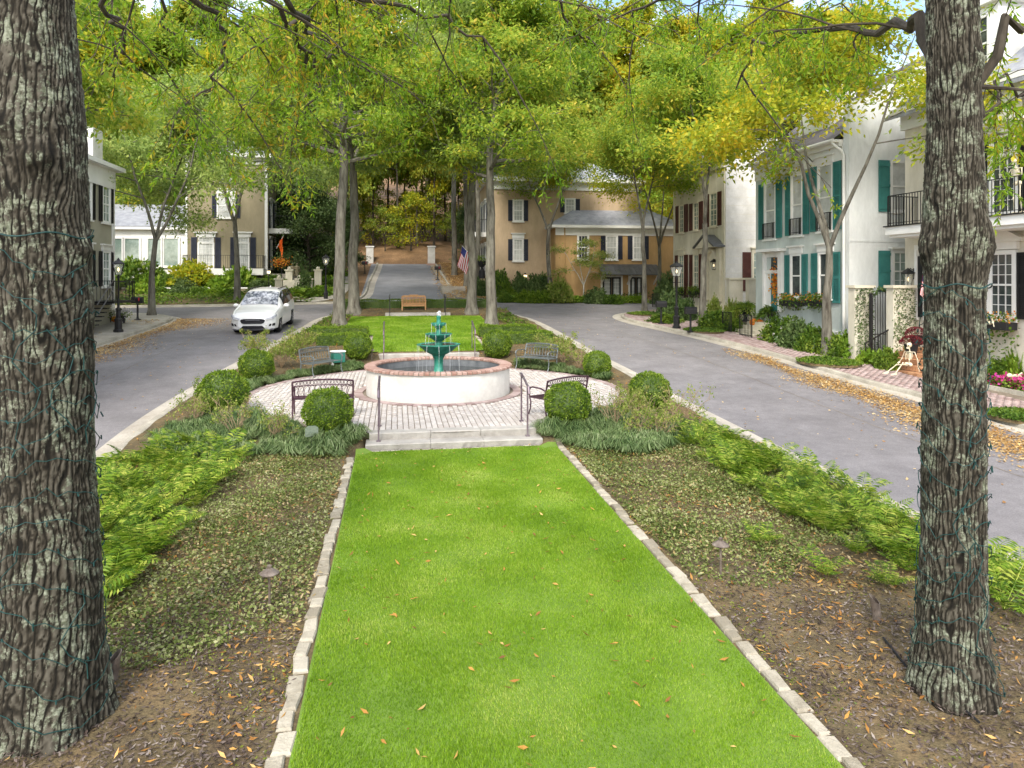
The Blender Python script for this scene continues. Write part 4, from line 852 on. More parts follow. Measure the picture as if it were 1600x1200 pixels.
# ------------------------------------------------------------------ metal benches
def ring(mb, c, rx, rz_, r, n=16, ax=(1, 0, 0)):
    ax = Vector(ax); mb.tube([Vector(c) + ax * rx * math.cos(2 * math.pi * i / n) + Vector((0, BK * rz_ * math.sin(2 * math.pi * i / n), rz_ * math.sin(2 * math.pi * i / n))) for i in range(n + 1)], r, 5)
BK = -.22                                             # lean of the backrest
def metal_bench(label, mat):
    """front faces +Y, 1.4 m wide"""
    t = thing('metal_bench', label, 'bench', (0, 0, 0), 0, 'metal benches round the fountain')
    W = .68; yb = -.24; yf = .26
    for s in (-1, 1):
        x = s * W
        mb = MB(); mb.tube([(x, yb - .06, 0), (x, yb - .02, .2), (x, yb, .42)], [.018, .02, .02], 7); mb.build('leg', mat, t)
        mb = MB(); mb.tube([(x, yf + .06, 0), (x, yf + .0, .14), (x, yf - .02, .3), (x, yf + .02, .42), (x, yf + .04, .55), (x, yf + .0, .63)], .018, 7); mb.build('leg', mat, t)
        mb = MB(); mb.tube([(x, yb - .06, .60), (x, yb + .12, .655), (x, yf - .1, .665), (x, yf + .02, .64), (x, yf + .07, .58), (x, yf + .04, .54)], .02, 7); mb.build('armrest', mat, t)
        mb = MB(); mb.tube([(x, yb, .40), (x, yb + BK * .22, .62), (x, yb + BK * .45, .85)], .022, 7); mb.build('back_post', mat, t)
    mb = MB()
    for i in range(9):
        y = yb + .02 + (yf - yb) * i / 8; z = .43 - .012 * math.sin(math.pi * i / 8); mb.bar((-W, y, z), (W, y, z), .042, .012)
    for x in (-W, 0, W): mb.bar((x, yb, .415), (x, yf + .03, .415), .03, .02)
    mb.build('seat', mat, t)
    bk = MB()
    def arch(x, z): return z + .045 * (1 - (x / W) ** 2)
    def pb(x, z): return (x, yb + BK * (z - .40), z)
    for z, r_, k in ((.85, .02, 1), (.735, .013, .7), (.47, .016, 0)):
        bk.tube([pb(x, z + (.045 * k) * (1 - (x / W) ** 2)) for x in np.linspace(-W, W, 15)], r_, 6)
    o = bk.build('backrest', mat, t)
    fl = MB(); nn = 11
    for i in range(nn):
        x = -W + .07 + (2 * W - .14) * i / (nn - 1); zc = (.47 + arch(x, .735) - .012) / 2; rz_ = (arch(x, .735) - .012 - .47) / 2
        ring(fl, pb(x, zc), .078, rz_, .007)
    for i in range(18):
        x0 = -W + 2 * W * i / 18; x1 = x0 + 2 * W / 18 * 1.5; x1 = min(x1, W)
        fl.tube([pb(x, arch(x, .79) + .042 * math.sin(math.pi * 2 * (x - x0) / .226)) for x in np.linspace(x0, x1, 6)], .006, 4)
        fl.tube([pb(x, arch(x, .79) - .042 * math.sin(math.pi * 2 * (x - x0) / .226)) for x in np.linspace(x0, x1, 6)], .006, 4)
    fl.build('scrollwork', mat, o)
    return t
def face(v): return math.atan2(v[1], v[0]) - math.pi / 2
bA = metal_bench('dark purplish metal bench behind the round box bush at the left front of the plaza', 'bench_iron')
bA.location = (-1.69, 17.25, plaza_z(17.1)); bA.rotation_euler[2] = .06
bB = metal_bench('grey scrollwork metal bench left of the fountain beside the green utility box', 'bench_grey')
bB.location = (-2.45, 24.3, plaza_z(24.2)); bB.rotation_euler[2] = face((.80, -.60))
for src, lab, loc, f in ((bA, 'dark purplish metal bench at the right front of the plaza by the handrail', (3.86, 16.72), (-.52, .85)), (bB, 'grey scrollwork metal bench right of the fountain before the box hedge', (4.85, 24.4), (-.72, -.69))):
    c = copy_tree(src); c['label'] = lab; c.location = (*loc, plaza_z(loc[1])); c.rotation_euler[2] = face(f)
# wooden bench
wb = thing('wooden_bench', 'slatted teak bench on the stone landing at the far end of the lawn', 'bench', (1.02, 41.05, 1.39), math.pi)
for s in (-1, 1):
    mb = MB(); mb.box((s * .66, -.25, .45), (.07, .07, .92)); mb.build('leg', 'teak', wb)
    mb = MB(); mb.box((s * .66, .27, .32), (.07, .07, .64)); mb.build('leg', 'teak', wb)
    mb = MB(); mb.box((s * .66, .02, .655), (.08, .62, .035)); mb.build('armrest', 'teak', wb)
mb = MB(); mb.box((0, -.25, .90), (1.25, .045, .09)); mb.box((0, -.25, .965), (.5, .045, .05)); mb.build('top_rail', 'teak', wb)
mb = MB(); mb.box((0, -.25, .48), (1.25, .045, .06)); mb.build('lower_rail', 'teak', wb)
for i in range(15): mb = MB(); mb.box((-.58 + i * 1.16 / 14, -.25, .685), (.04, .02, .36)); mb.build('slat', 'teak', wb)
for i in range(5): mb = MB(); mb.box((0, -.16 + i * .105, .43), (1.25, .085, .025)); mb.build('seat_board', 'teak', wb)
mb = MB(); mb.box((0, .27, .37), (1.25, .03, .08)); mb.build('apron', 'teak', wb)
wb.rotation_euler[2] = 0; wb.location = (1.0, 41.2, 1.385); wb.rotation_euler[2] = math.pi

# ------------------------------------------------------------------ handrails beside the steps
def handrail(label, x, ya, za, yb_, zb, h=.98, mat='rail_metal', dx=0):
    t = wthing('handrail', label, 'handrail', (x, ya, za), 'handrails beside the steps')
    for y, z, xx in ((ya, za, x), (yb_, zb, x + dx)):
        mb = MB(); mb.bar((xx, y, z - .05), (xx, y, z + h), .034); mb.build('post', mat, t)
        mb = MB(); mb.box((xx, y, z + .012), (.09, .09, .02)); mb.build('foot_plate', mat, t)
    mb = MB(); pth = [(x, ya - .20, za + h - .13), (x, ya - .12, za + h + .01), (x, ya, za + h + .025), (x + dx, yb_, zb + h + .025), (x + dx, yb_ + .12, zb + h + .01)]
    mb.tube(pth, .027, 8); mb.build('rail', mat, t, smooth=True); return t
handrail('slim metal handrail on the left of the front steps', -.36, 14.98, -.14, 15.85, plaza_z(15.8), 1.06)
handrail('slim metal handrail on the right of the front steps', 2.78, 14.98, -.14, 15.85, plaza_z(15.8), 1.06, dx=.02)
handrail('slim metal handrail on the left of the steps behind the fountain', -.45, 26.4, .24, 27.4, .5, 1.1)
handrail('slim metal handrail on the right of the steps behind the fountain', 2.9, 26.4, .24, 27.4, .5, 1.1)
handrail('thin dark handrail left of the wooden bench', -.35, 39.6, 1.24, 40.3, 1.38, 1.0, 'iron')
handrail('thin dark handrail right of the wooden bench', 2.7, 39.6, 1.24, 40.3, 1.38, 1.0, 'iron')

# ------------------------------------------------------------------ lamps, mailboxes, small lights
def lamp_post(label, loc, H=3.25, sc=1.):
    t = thing('street_lamp', label, 'street lamp', loc, .3, 'black street lamps')
    mb = MB(); mb.lathe([(.20, 0), (.20, .1), (.15, .14), (.15, .5), (.17, .52), (.17, .58), (.10, .64), (.09, .95), (.115, .98), (.115, 1.04), (.06, 1.1)], 8); mb.build('base', 'iron', t)
    mb = MB(); mb.lathe([(.055, 1.05), (.042, H - .85), (.06, H - .82), (.06, H - .78), (.03, H - .72)], 10); mb.build('shaft', 'iron', t, smooth=True)
    mb = MB(); mb.bar((-.28, 0, H - 1.0), (.28, 0, H - 1.0), .03); mb.build('ladder_bar', 'iron', t)
    h0, h1 = H - .70, H - .22; a0, a1 = .11, .21
    ln = MB(); ln.box((0, 0, h0), (.24, .24, .03)); ln.box((0, 0, h1), (.46, .46, .03))
    for sx in (-1, 1):
        for sy in (-1, 1): ln.bar((sx * a0, sy * a0, h0), (sx * a1, sy * a1, h1), .022)
    o = ln.build('lantern', 'iron', t)
    for k in range(4):
        c, s = math.cos(k * math.pi / 2), math.sin(k * math.pi / 2); q = [(-a0, a0), (a0, a0), (a1, a1), (-a1, a1)]; zz = (h0, h0, h1, h1)
        g = MB(); g.quad(*[(x * c - y * s, x * s + y * c, z) for (x, y), z in zip(q, zz)]); g.build('pane', 'lamp_glass', o)
    g = MB(); g.ell((0, 0, (h0 + h1) / 2), (.045, .045, .09), 10, 8); g.build('bulb', 'lamp_glow', o, smooth=True)
    mb = MB(); mb.add([(-.25, -.25, h1 + .016), (.25, -.25, h1 + .016), (.25, .25, h1 + .016), (-.25, .25, h1 + .016), (-.09, -.09, h1 + .17), (.09, -.09, h1 + .17), (.09, .09, h1 + .17), (-.09, .09, h1 + .17)], [(0, 1, 5, 4), (1, 2, 6, 5), (2, 3, 7, 6), (3, 0, 4, 7), (4, 5, 6, 7), (3, 2, 1, 0)])
    mb.box((0, 0, h1 + .2), (.12, .12, .06)); mb.ell((0, 0, h1 + .25), .03); mb.build('cap', 'iron', t)
    return t
lampA = lamp_post('black lantern street lamp on the left pavement by the black steps', G(185, 519, .13))
for u, v, lab, zf in ((1057, 513, 'black lantern street lamp on the right pavement between the two mailboxes', None),):
    c = copy_tree(lampA); c['label'] = lab; c.location = G(u, v, .13)
c = copy_tree(lampA); c['label'] = 'black street lamp between the two left island oaks, mostly hidden'; c.location = (-4.9, 51.6, 1.75)
def garden_lamp(label, loc, H):
    t = thing('garden_lamp', label, 'garden lamp', loc, 0, 'small garden lamps')
    mb = MB(); mb.tube([(0, 0, -.1), (0, 0, H)], .03, 8); mb.build('post', 'iron', t)
    mb = MB(); mb.lathe([(.05, H), (.11, H + .06), (.12, H + .2), (.02, H + .3)], 8); mb.build('lantern', 'lamp_glow', t)
    mb = MB(); mb.lathe([(.14, H + .2), (.02, H + .36)], 8); mb.build('cap', 'iron', t)
garden_lamp('small garden lamp in front of the peach house wall', (9.6, 52.6, bank_z(9.6, 52.6)), 1.5)
garden_lamp('thin black garden lamp beside the tan house steps', (-9.1, 53.6, bank_z(-9.1, 53.6)), 1.6)
def mailbox(label, loc, rz):
    t = thing('mailbox', label, 'mailbox', loc, rz, 'black mailboxes')
    mb = MB(); mb.lathe([(.17, 0), (.17, .03), (.06, .08), (.045, .2), (.05, .5), (.04, .78), (.07, .84)], 10); mb.build('post', 'iron', t, smooth=True)
    mb = MB(); P_ = [(-.15, 0, .86), (.15, 0, .86), (.15, 0, 1.06)] + [(.15 * math.cos(a), 0, 1.06 + .13 * math.sin(a)) for a in np.linspace(.3, math.pi - .3, 7)] + [(-.15, 0, 1.06)]
    mb.prism([(x, -.26, z) for x, y, z in P_], (0, .52, 0)); o = mb.build('box', 'iron', t)
    mb = MB(); mb.prism([(x * .94, -.275, .01 + z * .99) for x, y, z in P_], (0, .015, 0)); d_ = mb.build('door', 'iron', t); mb = MB(); mb.box((0, -.29, 1.05), (.05, .02, .03)); mb.build('handle', 'alloy', d_)
    mb = MB(); mb.box((.165, .1, 1.06), (.012, .05, .16)); mb.build('flag', 'flag_red', t)
    return t
mA = mailbox('black mailbox on the left pavement next to the forked tree', G(215, 500, .13), -1.5)
for u, v, lab in ((1033, 506, 'black mailbox on the right pavement left of the street lamp'), (1079, 519, 'black mailbox on the right pavement beside the slim street tree')):
    c = copy_tree(mA); c['label'] = lab; c.location = G(u, v, .13); c.rotation_euler[2] = 1.5
def path_light(label, u, v, H=.42):
    p = G(u, v, -.02, zi); t = thing('path_light', label, 'path light', p, random.random(), 'mushroom path lights')
    mb = MB(); mb.tube([(0, 0, -.05), (0, 0, H)], .014, 7); mb.build('stake', 'bronze', t)
    mb = MB(); mb.lathe([(.02, H - .03), (.10, H - .012), (.105, H), (.05, H + .04), (.028, H + .055), (.028, H + .08), (.012, H + .09)], 20); mb.build('hat', 'bronze', t, smooth=True)
path_light('bronze mushroom path light beside the left row of setts', 421, 955)
path_light('bronze mushroom path light in the bed right of the front lawn', 1126, 905)
path_light('small path light in front of the left round bush by the kerb', 408, 601)
path_light('small path light before the round bush right of the plaza', 928, 593)
path_light('small path light by the left rear bush near the fountain', 581, 566)
def well_light(label, u, v, rz):
    p = G(u, v, -.03, zi); t = thing('spot_light', label, 'spotlight', p, rz, 'ground spotlights')
    mb = MB(); n = 16; H = .24; V = []
    for rr, zf_ in ((.045, 0), (.048, 1)):
        V += [(rr * math.cos(2 * math.pi * i / n), rr * math.sin(2 * math.pi * i / n), 0 if not zf_ else H + .05 * math.cos(2 * math.pi * i / n)) for i in range(n)]
    V += [(.041 * math.cos(2 * math.pi * i / n), .041 * math.sin(2 * math.pi * i / n), H + .05 * math.cos(2 * math.pi * i / n)) for i in range(n)]
    V += [(.041 * math.cos(2 * math.pi * i / n), .041 * math.sin(2 * math.pi * i / n), .1) for i in range(n)]
    mb.add(V, [(k * n + i, k * n + (i + 1) % n, (k + 1) * n + (i + 1) % n, (k + 1) * n + i) for k in range(3) for i in range(n)] + [tuple(3 * n + i for i in range(n))])
    mb.build('shroud', 'bronze', t, smooth=True); mb = MB(); mb.tube([(0, 0, -.06), (0, 0, .02)], .02, 6); mb.build('stake', 'iron', t)
    t.rotation_euler = (0, .12, rz)
well_light('dark tube spotlight on the mulch beside the left trunk', 175, 1068, .7)
well_light('dark tube spotlight on the mulch beside the right trunk', 1371, 972, 2.4)
p = G(587, 712, 0, zi); p = G(487, 705, -.02, zi)
t = thing('plaque', 'small engraved garden plaque on a stake in front of the left round bush', 'plaque', p)
mb = MB(); mb.tube([(0, 0, -.05), (0, 0, .3)], .012, 6); mb.build('stake', 'iron', t)
mb = MB(); mb.prism([(-.13, 0, .28), (.13, 0, .28), (.13, 0, .46), (.07, 0, .5), (-.07, 0, .5), (-.13, 0, .46)], (0, .02, 0)); mb.build('plate', 'plaque', t); t.rotation_euler = (-.25, 0, .1)
p = G(528, 571, 0, zi); t = thing('utility_box', 'green irrigation cabinet with white lid beside the left grey bench', 'utility box', (p.x, p.y, p.z), .5)
mb = MB(); mb.box((0, 0, .28), (.42, .32, .36)); mb.build('cabinet', 'util_green', t, bev=.02)
mb = MB(); mb.box((0, 0, .485), (.46, .36, .05)); mb.build('lid', 'trim', t, bev=.02)
for s in (-1, 1): mb = MB(); mb.tube([(s * .18, 0, -.1), (s * .18, 0, .12)], .05, 8); mb.build('pipe', 'trim', t)
# cable on the mulch by the right trunk
mb = MB(); mb.tube([Vector((p_.x, p_.y, zi(p_.x, p_.y) + .015)) for p_ in [G(1380, 1000, 0, zi), G(1415, 1045, 0, zi), G(1450, 1070, 0, zi), G(1490, 1100, 0, zi), G(1530, 1135, 0, zi)]], .011, 6)
tag(mb.build('garden_hose', 'rubber', None), 'thin black cable lying on the mulch by the right trunk', 'cable')
# ------------------------------------------------------------------ minivan
def minivan():
    t = thing('minivan', 'white minivan parked at the left kerb of the island facing the camera', 'car', (0, 0, 0))
    # sections from the nose (y=0) to the tail (y=5.15): y, half width, bottom, belt height, top height, roof half width
    Sx = [(-.02, .62, .30, .58, .66, .50), (.05, .80, .22, .66, .80, .66), (.22, .93, .20, .76, .92, .76), (.55, .985, .20, .86, 1.00, .80), (1.05, 1.0, .20, .95, 1.08, .82), (1.35, 1.0, .20, 1.0, 1.15, .80),
          (1.75, 1.0, .20, 1.02, 1.42, .74), (2.2, 1.0, .20, 1.04, 1.66, .70), (2.6, 1.0, .20, 1.05, 1.745, .69), (3.3, 1.0, .20, 1.07, 1.77, .69), (4.1, 1.0, .20, 1.10, 1.76, .69), (4.7, .985, .22, 1.12, 1.72, .67), (4.98, .95, .26, 1.12, 1.58, .63), (5.12, .90, .30, 1.08, 1.3, .60), (5.15, .80, .40, .95, 1.05, .55)]
    ys_ = [q[0] for q in Sx]
    def sec(y): return [float(np.interp(y, ys_, [q[k] for q in Sx])) for k in range(1, 6)]
    def P(y, s, side=1):                              # s 0..1 up the side and over to the centre line
        w_, zb, zl, zt, wr = sec(y)
        pts = [(0, zb), (w_ * .80, zb), (w_ * .955, zb + .05), (w_ * .985, zb + .22), (w_, (zb + zl) / 2 + .06), (w_ * .985, zl - .06), (w_ * .955, zl), ((w_ * .945 + wr) / 2 + .035, (zl + zt) / 2 + .02), (wr + .035, zt - .07), (wr - .06, zt - .012), (wr * .5, zt + .018), (0, zt + .025)]
        k = s * (len(pts) - 1); i = min(int(k), len(pts) - 2); f = k - i
        return (side * (pts[i][0] * (1 - f) + pts[i + 1][0] * f), y, pts[i][1] * (1 - f) + pts[i + 1][1] * f)
    N = 11; YY = sorted(set(list(np.linspace(-.02, 5.15, 56)) + ys_)); V = []
    for y in YY: V += [P(y, k / N) for k in range(N + 1)] + [P(y, k / N, -1) for k in range(N - 1, 0, -1)]
    n = 2 * N; arch = lambda y, z: min((math.hypot(y - yc, z - .34) for yc in (1.02, 4.1))) < .40
    Fq = []
    for i in range(len(YY) - 1):
        for j in range(n):
            q = (i * n + j, i * n + (j + 1) % n, (i + 1) * n + (j + 1) % n, (i + 1) * n + j)
            c = sum((Vector(V[k]) for k in q), Vector()) / 4
            if abs(c.x) > .7 and arch(c.y, c.z): continue
            Fq.append(q)
    Fq += [tuple(range(n)), tuple(reversed([(len(YY) - 1) * n + j for j in range(n)]))]
    mb = MB(); mb.add(V, Fq); body = mb.build('body', 'car_white', t, smooth=True)
    def patch(name, mat, y0, y1, s0, s1, side, off=.006, ny=10, ns=6, cen=False, par=t):
        mb = MB(); grid = []
        for i in range(ny + 1):
            y = y0(0) + 0 if callable(y0) else y0 + (y1 - y0) * i / ny; row = []
            for j in range(ns + 1): 
                a = Vector(P(y, s0 + (s1 - s0) * j / ns, side)); row.append(a)
            grid.append(row)
        VV = []
        for i in range(ny + 1):
            for j in range(ns + 1):
                a = grid[min(i + 1, ny)][j] - grid[max(i - 1, 0)][j]; b = grid[i][min(j + 1, ns)] - grid[i][max(j - 1, 0)]; nn = a.cross(b)
                nn = nn.normalized() if nn.length > 1e-9 else Vector((0, 0, 1))
                if nn.dot(grid[i][j] - Vector((0, 2.6, .8))) < 0: nn = -nn
                VV.append(grid[i][j] + nn * off)
        mb.add(VV, [(i * (ns + 1) + j, i * (ns + 1) + j + 1, (i + 1) * (ns + 1) + j + 1, (i + 1) * (ns + 1) + j) for i in range(ny) for j in range(ns)])
        return mb.build(name, mat, par, smooth=True)
    u = 1 / 11
    mb = MB(); VV = []
    for i in range(13):
        y = 1.36 + (2.24 - 1.36) * i / 12; w_, zb, zl, zt, wr = sec(y)
        for j in range(13):
            xx = (wr + .01) * (-1 + j / 6); VV.append((xx, y - .012, zt + .045 - .06 * abs(xx / wr) ** 3))
    mb.add(VV, [(i * 13 + j, i * 13 + j + 1, (i + 1) * 13 + j + 1, (i + 1) * 13 + j) for i in range(12) for j in range(12)]); mb.build('windscreen', 'windscreen_reflection', t, smooth=True)
    for sd_ in (-1, 1):
        patch('side_window', 'car_glass', 1.95, 2.68, 6.15 * u, 8.1 * u, sd_, .012)
        patch('side_window', 'car_glass', 2.74, 3.75, 6.15 * u, 8.2 * u, sd_, .012)
        patch('side_window', 'car_glass', 3.81, 4.68, 6.25 * u, 8.2 * u, sd_, .012)
        mb = MB(); mb.ell((sd_ * 1.10, 1.82, 1.10), (.13, .08, .085), 12, 8); mb.bar((sd_ * .96, 1.85, 1.06), (sd_ * 1.08, 1.84, 1.08), .05); mb.build('wing_mirror', 'car_white', t, smooth=True)
        mb = MB(); q = [(.54, -.10, .70), (.80, .0, .76), (.93, .20, .84), (.95, .22, .76), (.82, .0, .665), (.56, -.10, .635)]
        mb.prism([(sd_ * x, y, z) for x, y, z in q], (0, .16, 0)); hl = mb.build('headlight', 'headlamp', t)
        mb = MB(); mb.tube([(sd_ * .58, -.105, .655), (sd_ * .80, -.005, .69)], .012, 6); mb.build('lamp_strip', 'trim', hl)
        mb = MB(); mb.prism([(sd_ * x, y - .05, z) for x, y, z in [(.66, .03, .36), (.90, .19, .38), (.91, .2, .49), (.70, .04, .46)]], (0, .08, 0)); mb.build('fog_lamp_bezel', 'car_black', t)
        mb = MB(); mb.bar((sd_ * .62, 2.5, 1.80), (sd_ * .62, 4.6, 1.80), .035); mb.build('roof_rail', 'car_black', t)
        for yc in (1.02, 4.1):
            wh = thing('wheel', None, None, (sd_ * .87, yc, .345)); wh.parent = t
            mb = MB(); mb.lathe([(.22, -.115), (.31, -.12), (.345, -.09), (.35, 0), (.345, .09), (.31, .12), (.22, .115)], 28); mb.v = [(z, x, y) for x, y, z in mb.v]; mb.build('tyre', 'rubber', wh, smooth=True)
            mb = MB(); mb.lathe([(.02, .10), (.06, .125), (.08, .10), (.2, .085), (.23, .12), (.235, .06)], 28); mb.v = [(z * sd_, x, y) for x, y, z in mb.v]
            for k in range(5):
                a = k * 2 * math.pi / 5; mb.bar((sd_ * .115, .05 * math.cos(a), .05 * math.sin(a)), (sd_ * .115, .22 * math.cos(a), .22 * math.sin(a)), .02, .06)
            mb.build('rim', 'alloy', wh)
            mb = MB(); mb.lathe([(.01, 0), (.40, 0)], 20); mb.v = [(z - sd_ * .14, x, y) for x, y, z in mb.v]; mb.build('wheel_well', 'rubber', wh)
    mb = MB(); q = [(-.46, -.05, .655), (-.52, -.03, .60), (-.46, -.05, .50), (-.36, -.06, .465), (.36, -.06, .465), (.46, -.05, .50), (.52, -.03, .60), (.46, -.05, .655), (.36, -.06, .675), (-.36, -.06, .675)]
    mb.prism([(x, y + .01, z) for x, y, z in q], (0, .06, 0)); gr = mb.build('grille', 'car_black', t)
    mb = MB(); mb.tube([(x, -.055 + .02 * abs(x), .625 - .03 * (x / .4) ** 2) for x in np.linspace(-.3, .3, 9)], .008, 6); mb.build('grille_bar', 'alloy', gr)
    mb = MB(); mb.prism([(x, -.04, z) for x, z in [(-.52, .26), (.52, .26), (.40, .385), (-.40, .385)]], (0, .12, 0)); mb.build('lower_intake', 'car_black', t)
    mb = MB(); mb.tube([(x, .02 + .18 * abs(x) ** 3, .215) for x in np.linspace(-.85, .85, 13)], .03, 6); mb.build('bumper_lip', 'car_grey', t)
    mb = MB(); mb.prism([(-.03, 3.9, 1.79), (.03, 3.9, 1.79), (.0, 4.08, 1.87)], (0, .02, 0)); mb.build('antenna', 'car_white', t)
    return t
van = minivan(); van.location = (-6.38, 33.5, zr(33.5)); slope = math.atan((zr(38) - zr(33)) / 5); van.rotation_euler = (slope, 0, -.03); van.scale = (1.05, 1.0, 1.07)
# ------------------------------------------------------------------ houses
class Fr:
    """a facade plane: s along it, n out of it, z up"""
    def __init__(s, x, y, ang, side=1):
        s.o = Vector((x, y, 0)); s.d = Vector((math.cos(ang), math.sin(ang), 0)); s.n = Vector((s.d.y, -s.d.x, 0)) * side
    def p(s, a, n, z): q = s.o + s.d * a + s.n * n; return Vector((q.x, q.y, z))
    def px(s, u, v):                                  # pixel -> (s, z) on the plane
        r = Vector(FW) + Vector(RT) * ((u - CX) / F); k = s.o.dot(s.n) / r.dot(s.n); q = r * k
        return (q - s.o).dot(s.d), CZ + k * (HY - v) / F
    def rect(s, u0, v0, u1, v1):
        a, _ = s.px(u0, 0); b, _ = s.px(u1, 0); um = (u0 + u1) / 2; _, z1 = s.px(um, v0); _, z0 = s.px(um, v1)
        return min(a, b), max(a, b), z0, z1
    def box(s, mb, a0, a1, n0, n1, z0, z1):
        pts = [s.p(a0, n0, z0), s.p(a1, n0, z0), s.p(a1, n1, z0), s.p(a0, n1, z0), s.p(a0, n0, z1), s.p(a1, n0, z1), s.p(a1, n1, z1), s.p(a0, n1, z1)]
        return mb.hexa(pts)
    def sub(s, a, n=0, turn=1):                       # the plane round the corner at s=a
        f = Fr.__new__(Fr); f.o = s.p(a, n, 0); f.d = s.n * -1; f.n = s.d * (-1 if turn > 0 else 1); return f
def fpart(H, fr, name, mat, boxes, parent=None, bev=0):
    mb = MB()
    for b in boxes: fr.box(mb, *b)
    return mb.build(name, mat, parent or H, off=H['_w'], bev=bev)
def window(H, fr, a0, a1, z0, z1, cols=3, rows=4, trim='trim', glass='glass_dark', sill=True, head=0, indiv=False, sash=True, casing=.09):
    c = casing
    w_ = fpart(H, fr, 'window', trim, [(a0 - c, a0, -.02, .075, z0 - c, z1 + c), (a1, a1 + c, -.02, .075, z0 - c, z1 + c), (a0, a1, -.02, .075, z1, z1 + c), (a0, a1, -.02, .075, z0 - c, z0)] + ([(a0 - c - .05, a1 + c + .05, -.02, .13, z0 - c - .07, z0 - c - .002)] if sill else []))
    mid = (z0 + z1) / 2; mw = .022
    bars = [(a0, a1, .012, .05, mid - .03, mid + .03)] if sash else []
    for i in range(1, cols): x = a0 + (a1 - a0) * i / cols; bars.append((x - mw / 2, x + mw / 2, .013, .042, z0, z1))
    for j in range(1, rows):
        z = z0 + (z1 - z0) * j / rows
        if sash and abs(z - mid) < .06: continue
        for i in range(cols): bars.append((a0 + (a1 - a0) * i / cols + mw / 2, a0 + (a1 - a0) * (i + 1) / cols - mw / 2, .013, .042, z - mw / 2, z + mw / 2))
    bars += [(a0, a0 + .035, .012, .048, z0, z1), (a1 - .035, a1, .012, .048, z0, z1)]
    fpart(H, fr, 'sash_bars', trim, bars, w_)
    if indiv:
        for i in range(cols):
            for j in range(rows):
                x0 = a0 + (a1 - a0) * i / cols; x1 = a0 + (a1 - a0) * (i + 1) / cols; y0 = z0 + (z1 - z0) * j / rows; y1 = z0 + (z1 - z0) * (j + 1) / rows
                fpart(H, fr, 'pane', glass, [(x0, x1, .004, .012, y0, y1)], w_)
    else: fpart(H, fr, 'pane', glass, [(a0, a1, .004, .012, z0, z1)], w_)
    if head: fpart(H, fr, 'window_head', trim, [(a0 - c - .03, a1 + c + .03, .0, .10, z1 + c + .01, z1 + c + head), (a0 - c - .12, a1 + c + .12, .0, .19, z1 + c + head, z1 + c + head + .07)])
    return w_
def shutter(H, fr, a0, a1, z0, z1, mat, louv=True, planks=False):
    w_ = (a1 - a0); st = .07
    b = [(a0, a0 + st, .03, .075, z0, z1), (a1 - st, a1, .03, .075, z0, z1)]
    if planks: b = [(a0, a1, .03, .06, z0, z1), (a0 - .0, a1, .061, .09, z0 + (z1 - z0) * .05, z0 + (z1 - z0) * .1), (a0, a1, .061, .09, z0 + (z1 - z0) * .48, z0 + (z1 - z0) * .53), (a0, a1, .061, .09, z1 - (z1 - z0) * .12, z1 - (z1 - z0) * .06)]
    else:
        zz = [z0, (z0 + z1) / 2, z1]
        for k, z in enumerate(zz): b.append((a0 + st, a1 - st, .03, .072, z - (0 if k == 0 else .06 if k == 1 else .1), z + (.1 if k == 0 else .06 if k == 1 else 0)))
        b.append((a0 + st, a1 - st, .03, .042, z0 + .1, z1 - .1))
    o = fpart(H, fr, 'shutter', mat, b)
    if louv and not planks:
        sl = []; n = max(8, int((z1 - z0) / .075))
        for i in range(n):
            z = z0 + .12 + (z1 - z0 - .24) * (i + .5) / n
            if abs(z - (z0 + z1) / 2) < .07: continue
            sl.append((a0 + st, a1 - st, .043, .064, z - .012, z + .012))
        s_ = fpart(H, fr, 'louvres', mat, sl, o); s_['kind'] = 'stuff'
    return o
def pair(H, fr, a0, a1, z0, z1, sw, mat, gap=.10, **k):
    shutter(H, fr, a0 - gap - sw, a0 - gap, z0 - .06, z1 + .06, mat, **k); shutter(H, fr, a1 + gap, a1 + gap + sw, z0 - .06, z1 + .06, mat, **k)
def railing(H, fr, a0, a1, n, z0, h, ends=None, mat='iron', step=.12, parent=None, name='railing'):
    mb = MB(); fr.box(mb, a0, a1, n - .02, n + .02, z0 + h - .03, z0 + h); fr.box(mb, a0, a1, n - .012, n + .012, z0 + .08, z0 + .1)
    k = int((a1 - a0) / step)
    for i in range(k + 1):
        a = a0 + (a1 - a0) * i / k; w_ = .02 if i in (0, k) else .009; fr.box(mb, a - w_, a + w_, n - w_, n + w_, z0, z0 + h - .02)
    if ends is not None:
        for a in (a0, a1):
            kk = max(2, int(abs(n - ends) / step)); fr.box(mb, a - .02, a + .02, min(ends, n) , max(ends, n) - .021, z0 + h - .03, z0 + h)
            for i in range(kk): q = ends + (n - ends) * (i + .5) / kk; fr.box(mb, a - .009, a + .009, q - .009, q + .009, z0, z0 + h - .031)
    return mb.build(name, mat, parent or H, off=H['_w'])
def gable(mb, fr, a0, a1, n0, n1, z, hgt, ov=.3, th=.12):
    """ridge along s"""
    m = (n0 + n1) / 2
    for (na, nb) in ((n1 + ov, m), (n0 - ov, m)):
        k = hgt / abs(m - n1); za = z - ov * k
        A = [fr.p(a0 - ov, na, za), fr.p(a1 + ov, na, za), fr.p(a1 + ov, nb, z + hgt), fr.p(a0 - ov, nb, z + hgt)]
        mb.add(A + [p + Vector((0, 0, th)) for p in A], [(3, 2, 1, 0), (4, 5, 6, 7), (0, 1, 5, 4), (1, 2, 6, 5), (2, 3, 7, 6), (3, 0, 4, 7)])
